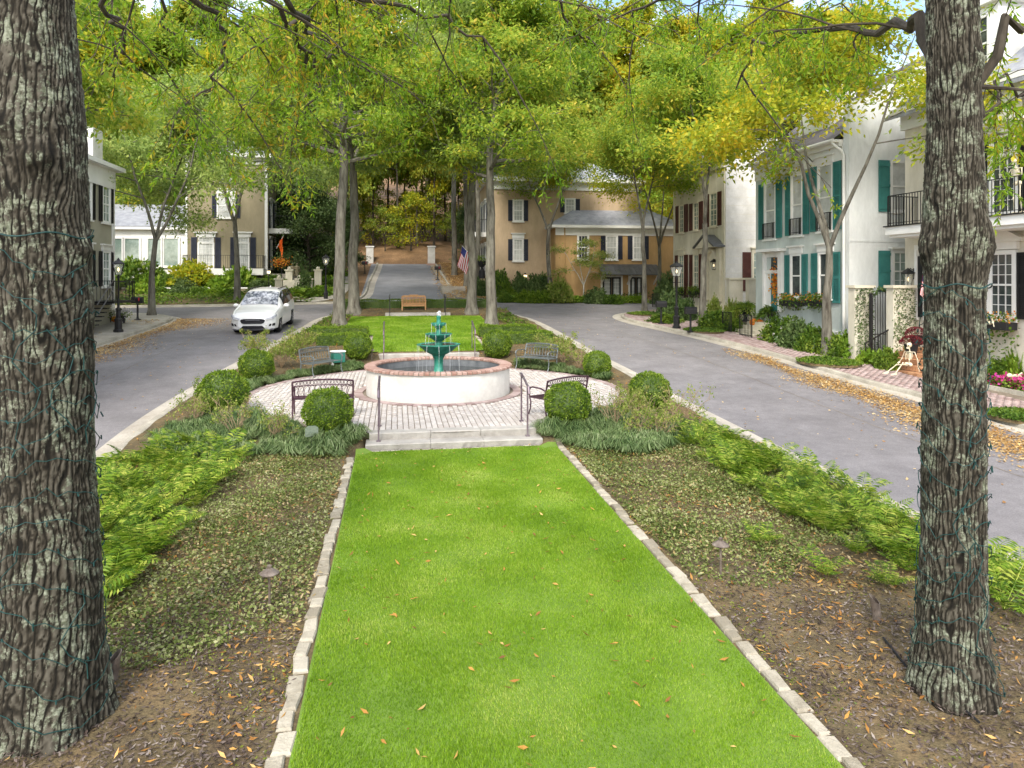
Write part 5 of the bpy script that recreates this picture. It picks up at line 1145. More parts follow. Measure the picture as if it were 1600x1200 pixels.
def hip(mb, fr, a0, a1, n0, n1, z, hgt, ov=.4, inset=None):
    m = (n0 + n1) / 2; ins = inset if inset is not None else abs(n1 - n0) / 2
    e = [fr.p(a0 - ov, n1 + ov, z), fr.p(a1 + ov, n1 + ov, z), fr.p(a1 + ov, n0 - ov, z), fr.p(a0 - ov, n0 - ov, z)]
    r0, r1 = fr.p(a0 + ins, m, z + hgt), fr.p(a1 - ins, m, z + hgt)
    mb.add(e + [r0, r1], [(0, 1, 5, 4), (1, 2, 5), (2, 3, 4, 5), (3, 0, 4), (3, 2, 1, 0)])
def shingle(H, fr, a0, a1, n_e, n_r, z_e, z_r, mat, step=.22):
    pass
# ---- A: teal-shuttered house
ang = math.pi / 2 + math.atan((619 - 563) / 1110)
A = Fr(17.6, 25.5, ang, -1)
zA = zr(25.5) + .1
HA = wthing('town_house', 'pale grey-green stucco town house with teal shutters and white trim', 'house', (17.6, 25.5, zA), 'houses along the right pavement')
LA = 6.7; eA = 8.75
fpart(HA, A, 'wall', 'stucco_grey', [(0.0, LA, -8.5, 0, zA + .75, eA)]); fpart(HA, A, 'foundation', 'foundation', [(0.02, LA - .02, -8.4, .05, zA - .5, zA + .62)]); fpart(HA, A, 'water_table', 'trim', [(-.05, LA + .02, -8.4, .10, zA + .62, zA + .76)])
SA = A.sub(0, 0, 1)                                   # side wall that faces the camera
mb = MB(); th = .35
poly = [(-.02, zA - .4), (8.5, zA - .4), (8.5, 10.3), (4.4, 12.6), (.25, 10.35), (-.02, 10.35)]
mb.prism([SA.p(a, .06, z) for a, z in poly], SA.n * -th); mb.build('side_wall', 'stucco_pale', HA)
mb = MB(); mb.prism([SA.p(a, .16, z) for a, z in [(.25, 10.36), (4.4, 12.61), (8.5, 10.31), (8.5, 10.46), (4.4, 12.78), (.22, 10.52)]], SA.n * -(th + .2)); mb.build('parapet_cap', 'slate_dark', HA)
fpart(HA, SA, 'parapet_block', 'trim', [(-.14, .22, -th - .06, .14, 10.36, 10.5)])
fpart(HA, SA, 'band', 'stucco_pale', [(.0, 8.4, .061, .08, 4.72, 4.80)])
fpart(HA, A, 'frieze', 'trim', [(.30, LA, .001, .06, eA - .75, eA - .05)]); fpart(HA, A, 'cornice', 'trim', [(.30, LA + .1, .001, .42, eA - .05, eA + .06), (.30, LA + .1, .001, .2, eA - .2, eA - .051)])
mb = MB(); mb.tube([A.p(.32, .46, eA + .02), A.p(LA, .46, eA + .02)], .07, 8); mb.build('gutter', 'trim', HA)
mb = MB(); mb.tube([A.p(.42, .46, eA), A.p(.40, .40, eA - .12), A.p(.2, .16, eA - .42), A.p(.16, .1, eA - .6), A.p(.16, .1, zA + .7), A.p(.16, .16, zA + .5), A.p(.16, .16, zA)], .055, 8); mb.build('downspout', 'trim', HA)
mb = MB(); mb.add([A.p(.3, .45, eA + .08), A.p(LA + .1, .45, eA + .08), A.p(LA + .1, -4.2, eA + 3.4), A.p(.3, -4.2, eA + 3.4), A.p(LA + .1, -8.6, eA + .1), A.p(.3, -8.6, eA + .1)], [(0, 1, 2, 3), (3, 2, 4, 5)]); rf = mb.build('roof', 'slate_dark', HA)
fpart(HA, A, 'dormer', 'trim', [(2.3, 4.6, -3.2, -.9, eA + .4, eA + 2.6)], rf); fpart(HA, A, 'chimney', 'stucco_pale', [(5.6, 6.5, -4.0, -2.6, eA + 1, eA + 4.4)], rf)
for (u0, u1, v0, v1, uf) in ((1197, 1212, 287, 371, 0), (1239, 1254, 275, 365, 0), (1281, 1301, 259, 358, 0)):
    a0, a1, z0, z1 = A.rect(u0, v0, u1, v1); window(HA, A, a0, a1, z0, z1, 1, 2, glass='glass_blind', head=.28)
    pair(HA, A, a0, a1, z0, z1, (a1 - a0) * .58, 'shutter_teal')
    railing(HA, A, a0 - .02, a1 + .02, .16, z0 - .05, .72, ends=.08, step=.1, name='window_guard')
for (u0, u1, v0, v1) in ((1238, 1252, 400, 462), (1282, 1300, 397, 463)):
    a0, a1, z0, z1 = A.rect(u0, v0, u1, v1); window(HA, A, a0, a1, z0, z1, 1, 2, glass='glass_dark', head=.3)
    pair(HA, A, a0, a1, z0 - .2, z1, (a1 - a0) * .62, 'shutter_teal')
a0, a1, z0, z1 = A.rect(1196, 402, 1222, 486)
fpart(HA, A, 'door_surround', 'trim', [(a0 - .15, a0 + .12, .001, .16, z0, z1 + .25), (a1 - .12, a1 + .02, .001, .16, z0, z1 + .25), (a0 + .12, a1 - .12, .001, .10, z1 - .75, z1 - .6), (a0 + .12, a1 - .12, .001, .08, z1 - .0, z1 + .25)])
fpart(HA, A, 'door_hood', 'trim', [(a0 - .35, a1 + .12, .001, .45, z1 + .25, z1 + .38)])
dr = fpart(HA, A, 'door', 'shutter_teal', [(a0 + .13, a1 - .55, .012, .05, z0, z1 - .76)]); fpart(HA, A, 'transom_window', 'glass_dark', [(a0 + .15, a1 - .55, .012, .05, z1 - .58, z1 - .02)]); fpart(HA, A, 'side_panel', 'trim', [(a1 - .54, a1 - .13, .012, .06, z0, z1 - .76)])
fpart(HA, A, 'door_panel', 'shutter_teal', [(a0 + .2, a1 - .62, .051, .06, z0 + .2, z0 + .8)], dr)
for (u0, u1, v0, v1, cols, rows, gl, su0, su1) in ((1391, 1424, 256, 328, 1, 2, 'glass_blind', 1370, 1387), (1394, 1424, 396, 452, 3, 4, 'glass_green', 1370, 1388)):
    a0, a1, z0, z1 = SA.rect(u0, v0, u1, v1); z0 -= .0
    SB = SA.sub(0, 0); SB.o = SA.p(0, .06, 0); SB.d = SA.d; SB.n = SA.n
    window(HA, SB, a0, a1, z0, z1, cols, rows, glass=gl, head=.0 if rows == 2 else .08, indiv=rows == 4)
    b0, b1, y0, y1 = SA.rect(su0, v0 - 4, su1, v1 + 2); shutter(HA, SB, b0, b1, z0 - .1, z1 + .1, 'shutter_teal', planks=True)
# flower boxes, steps, gate, side piers
def flower_box(label, fr, a0, a1, z, mats, n=.2, hang=.5, H=None, g='window boxes'):
    t = wthing('window_box', label, 'planter', tuple(fr.p((a0 + a1) / 2, n, z)), g); mb = MB(); fr.box(mb, a0, a1, .08, .08 + n * 1.4, z, z + .24); mb.build('box', 'pot', t)
    for nm, mt, cnt, up, L in (('foliage', 'leaf_garden', 420, .30, .10), ('flowers', mats, 120, .34, .07)):
        C = []; D = []
        for _ in range(cnt):
            q = fr.p(random.uniform(a0 - .1, a1 + .1), .08 + n * .7 + random.gauss(0, .13), z + .22 + random.random() * up - (random.random() ** 2 * hang if nm == 'foliage' else 0)); C.append(q - Vector(t['_w'])); D.append((random.gauss(0, 1), random.gauss(0, 1), random.gauss(.2, .7)))
        o = link(nm, leaf_mesh(nm, leaf_arr(np.array(C), np.array(D), L, L * .4), mt), t); o['kind'] = 'stuff'
    return t
for (u0, u1, lab) in ((1228, 1256, 'window box with red flowers under the middle teal-shuttered window'), (1266, 1300, 'window box with trailing leaves under the teal-shuttered window nearest the camera')):
    a0, a1, z0, z1 = A.rect(u0, 466, u1, 478); flower_box(lab, A, a0, a1, z0, 'flower_mix')
W1 = Fr(17.35, 24.6, ang, -1)
def pier(label, u0, u1, v0, d, cap=True, ivy=True):
    x = at((u0 + u1) / 2, 500, d); z = zr(x.y) + .1; wdt = (u1 - u0) / F * d; zt = CZ + (HY - v0) / F * d
    t = wthing('garden_wall', label, 'wall', (x.x, x.y, z), 'ivy-covered garden walls'); fr = Fr(x.x - wdt / 2, x.y, ang - math.pi / 2, 1)
    fpart(t, fr, 'wall', 'stucco_cream', [(0, wdt, -.35, 0, z - .3, zt)]); fpart(t, fr, 'coping', 'trim_cream', [(-.06, wdt + .06, -.42, .07, zt, zt + .1)])
    if ivy:
        C = []; D = []
        for _ in range(1100):
            a = random.random() * wdt; h = random.random() ** 1.15 * (zt - z) * 1.0; q = fr.p(a, .01 + random.random() * .06 + (.25 * random.random() if h < .8 else 0), z + h); C.append(q - Vector(t['_w'])); D.append((random.gauss(0, 1), random.gauss(-.4, .6), random.gauss(-.5, .6)))
        o = link('ivy', leaf_mesh('ivy', leaf_arr(np.array(C), np.array(D), .075, .022), 'leaf_dark'), t); o['kind'] = 'stuff'
    return t
pier('ivy-streaked garden wall between the downspout and the iron gate', 1334, 1367, 450, 26.2); pier('ivy-streaked garden wall right of the iron gate', 1394, 1432, 450, 25.4)
gp = at(1380, 540, 25.8); gz = zr(gp.y) + .1
gt = wthing('iron_gate', 'black wrought iron garden gate between the ivy walls', 'gate', (gp.x, gp.y, gz)); fr = Fr(gp.x - .5, gp.y, ang - math.pi / 2, 1)
zt = CZ + (HY - 458) / F * 25.8
for a in (0, .9): fpart(gt, fr, 'post', 'iron', [(a - .04, a + .04, -.04, .04, gz - .1, zt)])
mb = MB()
for i in range(8): a = .08 + .74 * i / 7; fr.box(mb, a - .009, a + .009, -.009, .009, gz + .1, zt - .15 + .25 * math.sin(math.pi * i / 7))
for z in (gz + .15, gz + 1.0): fr.box(mb, .04, .86, -.012, .012, z, z + .03)
mb.tube([fr.p(.04 + .82 * k / 12, 0, zt - .15 + .25 * math.sin(math.pi * k / 12)) for k in range(13)], .02, 6); mb.build('leaf', 'iron', gt)
C = []; D = []
for _ in range(160): k = random.random(); C.append(fr.p(.04 + .82 * k, random.gauss(0, .05), zt - .1 + .25 * math.sin(math.pi * k) + random.gauss(0, .05)) - Vector(gt['_w'])); D.append(np.random.normal(size=3))
o = link('garland', leaf_mesh('garland', leaf_arr(np.array(C), np.array(D), .09, .03), 'leaf_dark'), gt); o['kind'] = 'stuff'
# ---- B: cream house with brown shutters
cB = at(1133, 480, 42); B = Fr(cB.x, cB.y, math.pi / 2 + .05, -1); zB = zr(cB.y) + .15
HB = wthing('town_house', 'cream stucco town house with brown shutters and arched doorway', 'house', (cB.x, cB.y, zB), 'houses along the right pavement')
LB = B.px(1052, 0)[0]; eB = 10.5
fpart(HB, B, 'wall', 'stucco_cream', [(0, LB, -9, 0, zB - .5, eB)]); SBw = B.sub(0, 0, 1)
fpart(HB, SBw, 'side_wall', 'stucco_white', [(.02, 9, .0, .05, zB - .5, eB + 1.2)])
seams = []
for i in range(18): z = zB + .4 + i * .5; seams.append((.03, 8.9, .051, .056, z, z + .015))
fpart(HB, SBw, 'stucco_joints', 'stucco_cream', seams)['kind'] = 'stuff'
fpart(HB, B, 'cornice', 'trim_cream', [(.0, LB, .001, .4, eB - .1, eB + .1), (.0, LB, .001, .12, eB - .6, eB - .11)]); mb = MB(); gable(mb, B, 0, LB, -9, 0, eB + .12, 2.6, .3); mb.build('roof', 'slate_dark', HB)
fpart(HB, B, 'corner_board', 'trim_cream', [(0.001, .32, .001, .06, zB, eB - .61)])
for (u0, u1, v0, v1, fl) in ((1063, 1069, 322, 362, 2), (1085, 1092, 318, 358, 2), (1111, 1121, 303, 352, 2), (1062, 1069, 400, 452, 1), (1085, 1092, 399, 452, 1)):
    a0, a1, z0, z1 = B.rect(u0, v0, u1, v1); window(HB, B, a0, a1, z0, z1, 2, 6, trim='trim_cream', glass='glass_green', head=.3 if fl == 1 else 0)
    pair(HB, B, a0, a1, z0 - (.5 if fl == 1 else 0), z1, .52, 'shutter_brown')
    if fl == 1: flower_box('leafy window box under the %s ground floor window of the cream house' % ('far' if u0 < 1070 else 'near'), B, a0 - .2, a1 + .2, z0 - .35, 'leaf_garden', g='window boxes')
a0, a1, z0, z1 = B.rect(1107, 386, 1126, 470)
mb = MB(); m = (a0 + a1) / 2; hw = (a1 - a0) / 2; arc = [(m + hw * .62 * math.cos(t), z1 - .75 + hw * .62 * math.sin(t)) for t in np.linspace(0, math.pi, 11)]
mb.prism([B.p(a, .10, z) for a, z in [(m + hw * .62, z0), *arc, (m - hw * .62, z0)]], B.n * -.05); mb.build('arched_door', 'trim_cream', HB)
fpart(HB, B, 'pilaster', 'trim_cream', [(a0 - .3, a0 + .12, .001, .25, z0, z1 - .1)]); fpart(HB, B, 'pilaster', 'trim_cream', [(a1 - .12, a1 + .3, .001, .25, z0, z1 - .1)])
mb = MB(); ring_ = [(m + hw * k * math.cos(t), z1 - .75 + hw * k * math.sin(t)) for k, ts in ((.64, np.linspace(0, math.pi, 13)), (.85, np.linspace(math.pi, 0, 13))) for t in ts]
mb.prism([B.p(a, .3, z) for a, z in ring_], B.n * -.25); mb.build('door_arch', 'trim_cream', HB)
mb = MB(); e0, e1, zz, zp = a0 - .55, a1 + .55, z1 - .05, z1 + .65
for (aa, bb) in ((e0, m), (e1, m)):
    P4 = [B.p(aa, .001, zz), B.p(aa, .8, zz), B.p(bb, .8, zp), B.p(bb, .001, zp)]; mb.add(P4 + [p + Vector((0, 0, .1)) for p in P4], [(3, 2, 1, 0), (4, 5, 6, 7), (0, 1, 5, 4), (1, 2, 6, 5), (2, 3, 7, 6), (3, 0, 4, 7)])
mb.build('porch_roof', 'tin', HB); mb = MB(); mb.prism([B.p(e0 + .1, .7, zz), B.p(e1 - .1, .7, zz), B.p(m, .7, zp - .03)], B.n * -.65); mb.build('pediment', 'trim_cream', HB)
for k in range(4): fpart(HB, B, 'door_step', 'trim_cream', [(a0 - .4, a1 + .4, .001 + .0, .5 + .32 * (3 - k), zB - .1 + k * .18, zB + .075 + k * .18)])
a0, a1, z0, z1 = SBw.rect(1176, 396, 1190, 441); SBn = SBw.sub(0, 0); SBn.o = SBw.p(0, .052, 0); SBn.d = SBw.d; SBn.n = SBw.n
window(HB, SBn, a0, a1, z0, z1, 2, 4, trim='trim_cream', glass='glass_green', head=.2); b0, b1, y0, y1 = SBw.rect(1159, 394, 1172, 455); shutter(HB, SBn, b0, b1, y0, y1, 'shutter_brown')
def wall_lantern(H, fr, a, z, parent=None):
    mb = MB(); fr.box(mb, a - .05, a + .05, .0, .04, z - .1, z + .3); mb.tube([fr.p(a, .04, z + .2), fr.p(a, .2, z + .3), fr.p(a, .3, z + .12)], .018, 6)
    for zz_, r_ in ((z + .1, .15), (z - .35, .08)): fr.box(mb, a - r_, a + r_, .3 - r_, .3 + r_, zz_ - .015, zz_ + .015)
    for sx in (-1, 1):
        for sy in (-1, 1): mb.bar(fr.p(a + sx * .14, .3 + sy * .14, z + .1), fr.p(a + sx * .07, .3 + sy * .07, z - .35), .016)
    mb.prism([fr.p(a - .17, .13, z + .12), fr.p(a + .17, .13, z + .12), fr.p(a + .17, .47, z + .12), fr.p(a - .17, .47, z + .12)], (0, 0, .02)); mb.add([fr.p(a - .16, .14, z + .14), fr.p(a + .16, .14, z + .14), fr.p(a + .16, .46, z + .14), fr.p(a - .16, .46, z + .14), fr.p(a, .3, z + .32)], [(0, 1, 4), (1, 2, 4), (2, 3, 4), (3, 0, 4)])
    o = mb.build('wall_lantern', 'iron', H); g = MB(); fr.box(g, a - .07, a + .07, .23, .37, z - .3, z + .06); g.build('glass', 'lamp_glass', o, off=H['_w']); g = MB(); q = fr.p(a, .3, z - .1); g.ell(q, (.03, .03, .08), 8, 6); g.build('flame', 'lamp_glow', o, off=H['_w'])
wall_lantern(HB, B, B.px(1127, 0)[0] + .35, B.px(1127, 412)[1])
p_ = at(1147, 470, 38.5); t = pier('low cream garden wall with flat coping before the cream house', 1139, 1162, 437, 38.5, ivy=False); pier('low cream garden wall beside the brown garden gate', 1170, 1183, 437, 38.0, ivy=False)
# ---- F: white house with the balcony, nearest on the right
cF = at(1432, 500, 25.8); FF = Fr(cF.x, cF.y, ang, -1); zF_ = zr(20) + .1       # s runs away from the camera, so the near side has negative s
HF = wthing('town_house', 'cream house at the right edge with black shutters, balcony and pedimented windows', 'house', (cF.x, cF.y, zF_), 'houses along the right pavement')
fpart(HF, FF, 'wall', 'stucco_porch', [(-13, .55, -8, 0, zF_ - .5, 9.3)])
fpart(HF, FF, 'cornice', 'trim', [(-13.2, .75, -8, .5, 9.3, 9.5), (-13.1, .65, -8, .12, 8.75, 9.299)])
mb = MB(); gable(mb, FF, -13, .5, -8, 0, 9.55, 3.2, .5); mb.build('roof', 'slate', HF)
DF = [(-5.4, 10.0), (-2.0, 10.0)]
for a, z in DF:
    d_ = fpart(HF, FF, 'dormer', 'trim', [(a - .9, a + .9, -3, -.5, 9.5, 12.3)]); mb = MB(); mb.prism([FF.p(a - 1.1, -.3, 12.3), FF.p(a + 1.1, -.3, 12.3), FF.p(a, -.3, 13.1)], FF.n * -2.8); mb.build('dormer_roof', 'trim', d_, off=HF['_w'])
    fr2 = Fr.__new__(Fr); fr2.o = FF.p(0, -.5, 0); fr2.d = FF.d; fr2.n = FF.n; window(HF, fr2, a - .55, a + .55, 10.2, 11.9, 3, 4)
zb = CZ + (HY - 354) / F * 25.6; bw = 1.35
bal = fpart(HF, FF, 'balcony', 'trim', [(-12.5, -.05, .001, bw, zb - .32, zb - .04), (-12.45, -.1, .001, bw - .12, zb - .42, zb - .321)]); fpart(HF, FF, 'balcony_edge', 'iron', [(-12.55, -.0, .001, bw + .06, zb - .039, zb + .0)], bal)
railing(HF, FF, -12.4, -.12, bw - .06, zb, 1.08, ends=.05, step=.125, parent=bal)
mb = MB()
for (u, v) in ((1552, 320), (1557, 350)):
    a, z = FF.px(u, v); a = -3.0
for sgn, z0 in ((1, zb + .35), (-1, zb - .12)):
    mb.tube([FF.p(-2.55 + .22 * (1 - t) * math.cos(t * 7), bw + .02, z0 + sgn * .22 * (1 - t) * math.sin(t * 7)) for t in np.linspace(0, .85, 24)], .012, 5)
mb.build('scroll_bracket', 'iron', HF)
for (u0, u1, v0, v1, fl) in ((1552, 1587, 215, 330, 2), (1550, 1584, 398, 492, 1)):
    a0, a1, z0, z1 = FF.rect(u0, v0, u1, v1)
    if fl == 2:
        window(HF, FF, a0, a1, z0, z1 - .62, 3, 5, glass='glass_dark', sash=False, casing=.14, indiv=True, sill=False); window(HF, FF, a0, a1, z1 - .38, z1, 4, 1, glass='glass_dark', sash=False, casing=.08, sill=False)
    else: window(HF, FF, a0, a1, z0, z1, 3, 6, glass='glass_dark', indiv=True, casing=.14)
    mb = MB(); pz = z1 + .5; m = (a0 + a1) / 2; w2 = (a1 - a0) / 2 + .42
    FF.box(mb, a0 - .2, a1 + .2, .001, .12, z1 + .16, pz - .1); FF.box(mb, m - w2 - .02, m + w2 + .02, .001, .22, pz - .1, pz); mb.prism([FF.p(m - w2, .24, pz + .001), FF.p(m + w2, .24, pz + .001), FF.p(m, .24, pz + .42)], FF.n * -.239); mb.build('pediment', 'trim', HF)
    sw = (a1 - a0) * .55; shutter(HF, FF, a0 - .16 - sw, a0 - .16, z0 - .1, z1 + .05, 'shutter_black')
    shutter(HF, FF, a1 + .16, a1 + .16 + sw, z0 - .1, z1 + .05, 'shutter_black')
    if fl == 1: wbx = flower_box('window box with orange pumpkins and trailing vines at the right edge', FF, a0 - .2, a1 + .2, z0 - .45, 'flower_mix', n=.3, hang=1.5)
    # the same window again towards the near end of the front
    window(HF, FF, a0 - 3.4, a1 - 3.4, z0, z1, 3, 5, casing=.14)
a0, a1, z0, z1 = FF.rect(1436, 400, 1449, 500); fpart(HF, FF, 'door', 'shutter_black', [(a0 + .1, a1 + .0, .012, .06, z0 + .1, z1)]); fpart(HF, FF, 'door_frame', 'trim', [(a0 - .06, a0 + .1, .001, .1, z0, z1 + .2), (a1, a1 + .12, .001, .1, z0, z1 + .2), (a0 - .06, a1 + .12, .001, .1, z1 + .201, z1 + .4)])
wall_lantern(HF, FF, FF.px(1433, 0)[0] + .1, FF.px(1433, 432)[1])
# brick steps with iron railing
st = wthing('brick_steps', 'orange brick steps with black iron railing leading up to the cream house', 'steps', tuple(FF.p(-1.2, 1.2, zF_)))
for k in range(5):
    n1 = 2.1 - k * .33
    stp = fpart(st, FF, 'step', 'joint', [(-2.9, .1, .005, n1 - .02, zF_ - .15 + k * .17, zF_ + k * .17 + .135)])
    mb = MB(); q = 22
    for i in range(q): a = -2.9 + 3.0 * (i + .5) / q; FF.box(mb, a - .06, a + .06, n1 - .34, n1, zF_ + k * .17 + .01, zF_ + k * .17 + .165)
    o = mb.build('bricks', 'stepbrick', stp, off=st['_w']); o['kind'] = 'stuff'
mb = MB(); r0, r1 = FF.p(.02, 2.1, zF_ + .95), FF.p(.02, .5, zF_ + 1.75); r2 = FF.p(.02, .05, zF_ + 1.75)
mb.bar(r0, r1, .04); mb.bar(r1, r2, .04)
for i in range(12):
    t = i / 11; n_ = 2.1 - 1.95 * t; ztop = zF_ + .95 + .8 * min(1, (2.1 - n_) / 1.6); mb.bar(FF.p(.02, n_, zF_ + max(0, (2.1 - n_) / 1.65) * .8), FF.p(.02, n_, ztop), .035 if i in (0, 9) else .018)
mb.build('railing', 'iron', st)
# ---- C: peach and orange house beyond the cross street
cC = at(868, 470, 54); Cf = Fr(cC.x, cC.y, 0.0 - .02, 1); zC = 1.6
HC = wthing('villa', 'orange stucco wing with grey hip roof and navy shutters beyond the cross street', 'house', (cC.x, cC.y, zC), 'houses beyond the cross street')
LC = Cf.px(1062, 0)[0]; _, eC = Cf.px(960, 357)
fpart(HC, Cf, 'wall', 'stucco_orange', [(0, LC, -9, 0, zC - .5, eC)]); fpart(HC, Cf, 'eaves', 'trim', [(-.5, LC + .5, -9.5, .55, eC, eC + .2), (-.01, LC, .001, .08, eC - .55, eC - .001)])
mb = MB(); hip(mb, Cf, 0, LC, -9, 0, eC + .205, 3.0, .55); mb.build('roof', 'slate', HC)
for (u0, u1, v0, v1, dark) in ((904, 918, 369, 404, 1), (948, 963, 370, 404, 0), (990, 1004, 370, 404, 0)):
    a0, a1, z0, z1 = Cf.rect(u0, v0, u1, v1); window(HC, Cf, a0, a1, z0, z1, 3, 4, glass='shutter_navy' if dark else 'glass_blind', casing=.12)
    if not dark: pair(HC, Cf, a0, a1, z0, z1, .38, 'shutter_navy')
    fpart(HC, Cf, 'window_head', 'trim', [(a0 - .35, a1 + .35, .0801, .12, z1 + .13, eC - .001)])
for (u0, u1) in ((941, 970), (984, 1003)):
    a0, a1, z0, z1 = Cf.rect(u0, 433, u1, 471); m = (a0 + a1) / 2
    for b0, b1 in ((a0, m), (m, a1)):
        dd = fpart(HC, Cf, 'french_door', 'shutter_black', [(b0 + .02, b0 + .14, .02, .08, z0, z1), (b1 - .14, b1 - .02, .02, .08, z0, z1), (b0 + .14, b1 - .14, .02, .08, z1 - .12, z1), (b0 + .14, b1 - .14, .02, .08, z0, z0 + .3)])
        fpart(HC, Cf, 'glass', 'glass_blind', [(b0 + .14, b1 - .14, .02, .04, z0 + .3, z1 - .12)], dd); fpart(HC, Cf, 'muntins', 'trim', [(b0 + .14 + (b1 - b0 - .28) * k / 3 - .012, b0 + .14 + (b1 - b0 - .28) * k / 3 + .012, .041, .05, z0 + .3, z1 - .12) for k in (1, 2)] + [(b0 + .14, b1 - .14, .0505, .056, z0 + .3 + (z1 - z0 - .42) * k / 5 - .012, z0 + .3 + (z1 - z0 - .42) * k / 5 + .012) for k in range(1, 5)], dd)
    fpart(HC, Cf, 'door_frame', 'trim', [(a0 - .12, a0 + .0, .001, .1, z0, z1 + .12), (a1, a1 + .12, .001, .1, z0, z1 + .12), (a0, a1, .001, .1, z1, z1 + .12)])
a0, a1, z0, z1 = Cf.rect(935, 417, 1025, 428); aw = MB(); P4 = [Cf.p(a0, .02, z1 + .15), Cf.p(a1, .02, z1 + .15), Cf.p(a1 + .1, 1.3, z0 - .1), Cf.p(a0 - .1, 1.3, z0 - .1)]
aw.add(P4 + [p + Vector((0, 0, .05)) for p in P4], [(3, 2, 1, 0), (4, 5, 6, 7), (0, 1, 5, 4), (1, 2, 6, 5), (2, 3, 7, 6), (3, 0, 4, 7)]); ao = aw.build('awning', 'tin', HC)
mb = MB()
for k in range(13): s_ = k / 12; mb.bar(P4[0].lerp(P4[1], s_) + Vector((0, 0, .06)), P4[3].lerp(P4[2], s_) + Vector((0, 0, .06)), .03)
mb.build('seams', 'tin', ao, off=HC['_w'])['kind'] = 'stuff'
for a in (a0 + .2, (a0 + a1) / 2, a1 - .2): mb = MB(); mb.bar(Cf.p(a, .02, z0 - .8), Cf.p(a, 1.1, z0 - .1), .1); mb.build('bracket', 'trim', HC)
mb = MB(); a_, z_ = Cf.px(882, 365); mb.tube([Cf.p(a_, .1, eC), Cf.p(a_, .1, zC)], .05, 6); mb.build('downspout', 'stucco_orange', HC)
cD = at(763, 470, 55); Df = Fr(cD.x, cD.y, -.02, 1)
HD = wthing('villa', 'tall peach stucco house with navy shutters and a side balcony above the hill road', 'house', (cD.x, cD.y, 1.7), 'houses beyond the cross street')
LD = 12.; eD = Df.px(800, 284)[1]
fpart(HD, Df, 'wall', 'stucco_peach', [(0, LD, -11, 0, 1.0, eD)]); fpart(HD, Df, 'eaves', 'trim', [(-.5, LD + .5, -11.5, .5, eD, eD + .3), (-.02, LD, .001, .1, eD - .6, eD - .001)]); mb = MB(); hip(mb, Df, 0, LD, -11, 0, eD + .305, 3, .5); mb.build('roof', 'slate', HD)
fpart(HD, Df, 'plinth', 'stucco_peach', [(-.03, 5, .001, .06, 1.0, Df.px(800, 421)[1])])
for (u0, u1, v0, v1, hd) in ((803, 816, 314, 344, 0), (803, 816, 375, 406, .35), (884, 897, 312, 331, 0)):
    a0, a1, z0, z1 = Df.rect(u0, v0, u1, v1); window(HD, Df, a0, a1, z0, z1, 3, 4, glass='glass_blind', casing=.12, head=hd); pair(HD, Df, a0, a1, z0, z1, .36, 'shutter_navy')
SD = Df.sub(0, 0, 1)                                  # side along the hill road
_, zq = Df.px(752, 362)
b_ = fpart(HD, SD, 'balcony', 'trim', [(.5, 6.5, .001, 1.0, zq - .35, zq)]); railing(HD, SD, .55, 6.45, .94, zq, 1.0, ends=.05, parent=b_, step=.2)
for k in range(3):
    a = 1.5 + k * 1.9; window(HD, SD, a - .4, a + .4, zq + .1, zq + 2.3, 2, 4, head=.2); pair(HD, SD, a - .4, a + .4, zq + .1, zq + 2.3, .4, 'shutter_navy'); window(HD, SD, a - .4, a + .4, zq - 3.2, zq - 1.1, 2, 4, head=.2); pair(HD, SD, a - .4, a + .4, zq - 3.2, zq - 1.1, .4, 'shutter_navy')
# ---- D: tan house on the left beyond the cross street, with its white sun room
cE = at(417, 450, 57); Ef = Fr(cE.x, cE.y, math.pi, -1)                           # s runs to the left
HE = wthing('villa', 'tan stucco house with navy shutters and corner balcony behind the minivan', 'house', (cE.x, cE.y, 2.2), 'houses beyond the cross street')
LE = Ef.px(291, 0)[0]; eE = Ef.px(350, 246)[1]; _, zf0 = Ef.px(350, 420)
fpart(HE, Ef, 'wall', 'stucco_tan', [(0, LE, -10, 0, 1.5, eE)]); fpart(HE, Ef, 'eaves', 'trim', [(-.4, LE + .4, -10.4, .5, eE, eE + .3), (-.02, LE + .02, .001, .1, eE - .55, eE - .001)]); mb = MB(); hip(mb, Ef, 0, LE, -10, 0, eE + .305, 2.6, .4, 3); mb.build('roof', 'slate', HE)
fpart(HE, Ef, 'corner_board', 'trim', [(-.06, .16, -.05, .06, zf0 - .6, eE - .56)]); fpart(HE, Ef, 'corner_board', 'trim', [(LE - .1, LE + .06, -.05, .06, zf0 - .6, eE - .56)])
a0, a1, z0, z1 = Ef.rect(341, 305, 366, 339); window(HE, Ef, a0, a1, z0, z1, 4, 4, glass='glass_blind', casing=.1, head=.35); pair(HE, Ef, a0, a1, z0, z1, .36, 'shutter_navy')
a0, a1, z0, z1 = Ef.rect(343, 262, 362, 283); window(HE, Ef, a0, a1, z0 , z1, 3, 3, glass='glass_blind', casing=.1)
for (u0, u1) in ((311, 333), (372, 388)):
    a0, a1, z0, z1 = Ef.rect(u0, 372, u1, 418); window(HE, Ef, a0, a1, z0, z1 - .45, 4, 5, glass='glass_blind', sash=False, casing=.1, sill=False); window(HE, Ef, a0, a1, z1 - .3, z1, 4, 1, glass='glass_blind', sash=False, casing=.06, sill=False); pair(HE, Ef, a0, a1, z0, z1, .42, 'shutter_navy', gap=.16); fpart(HE, Ef, 'window_head', 'trim', [(a0 - .2, a1 + .2, .001, .12, z1 + .08, z1 + .4), (a0 - .35, a1 + .35, .001, .25, z1 + .4, z1 + .5)])
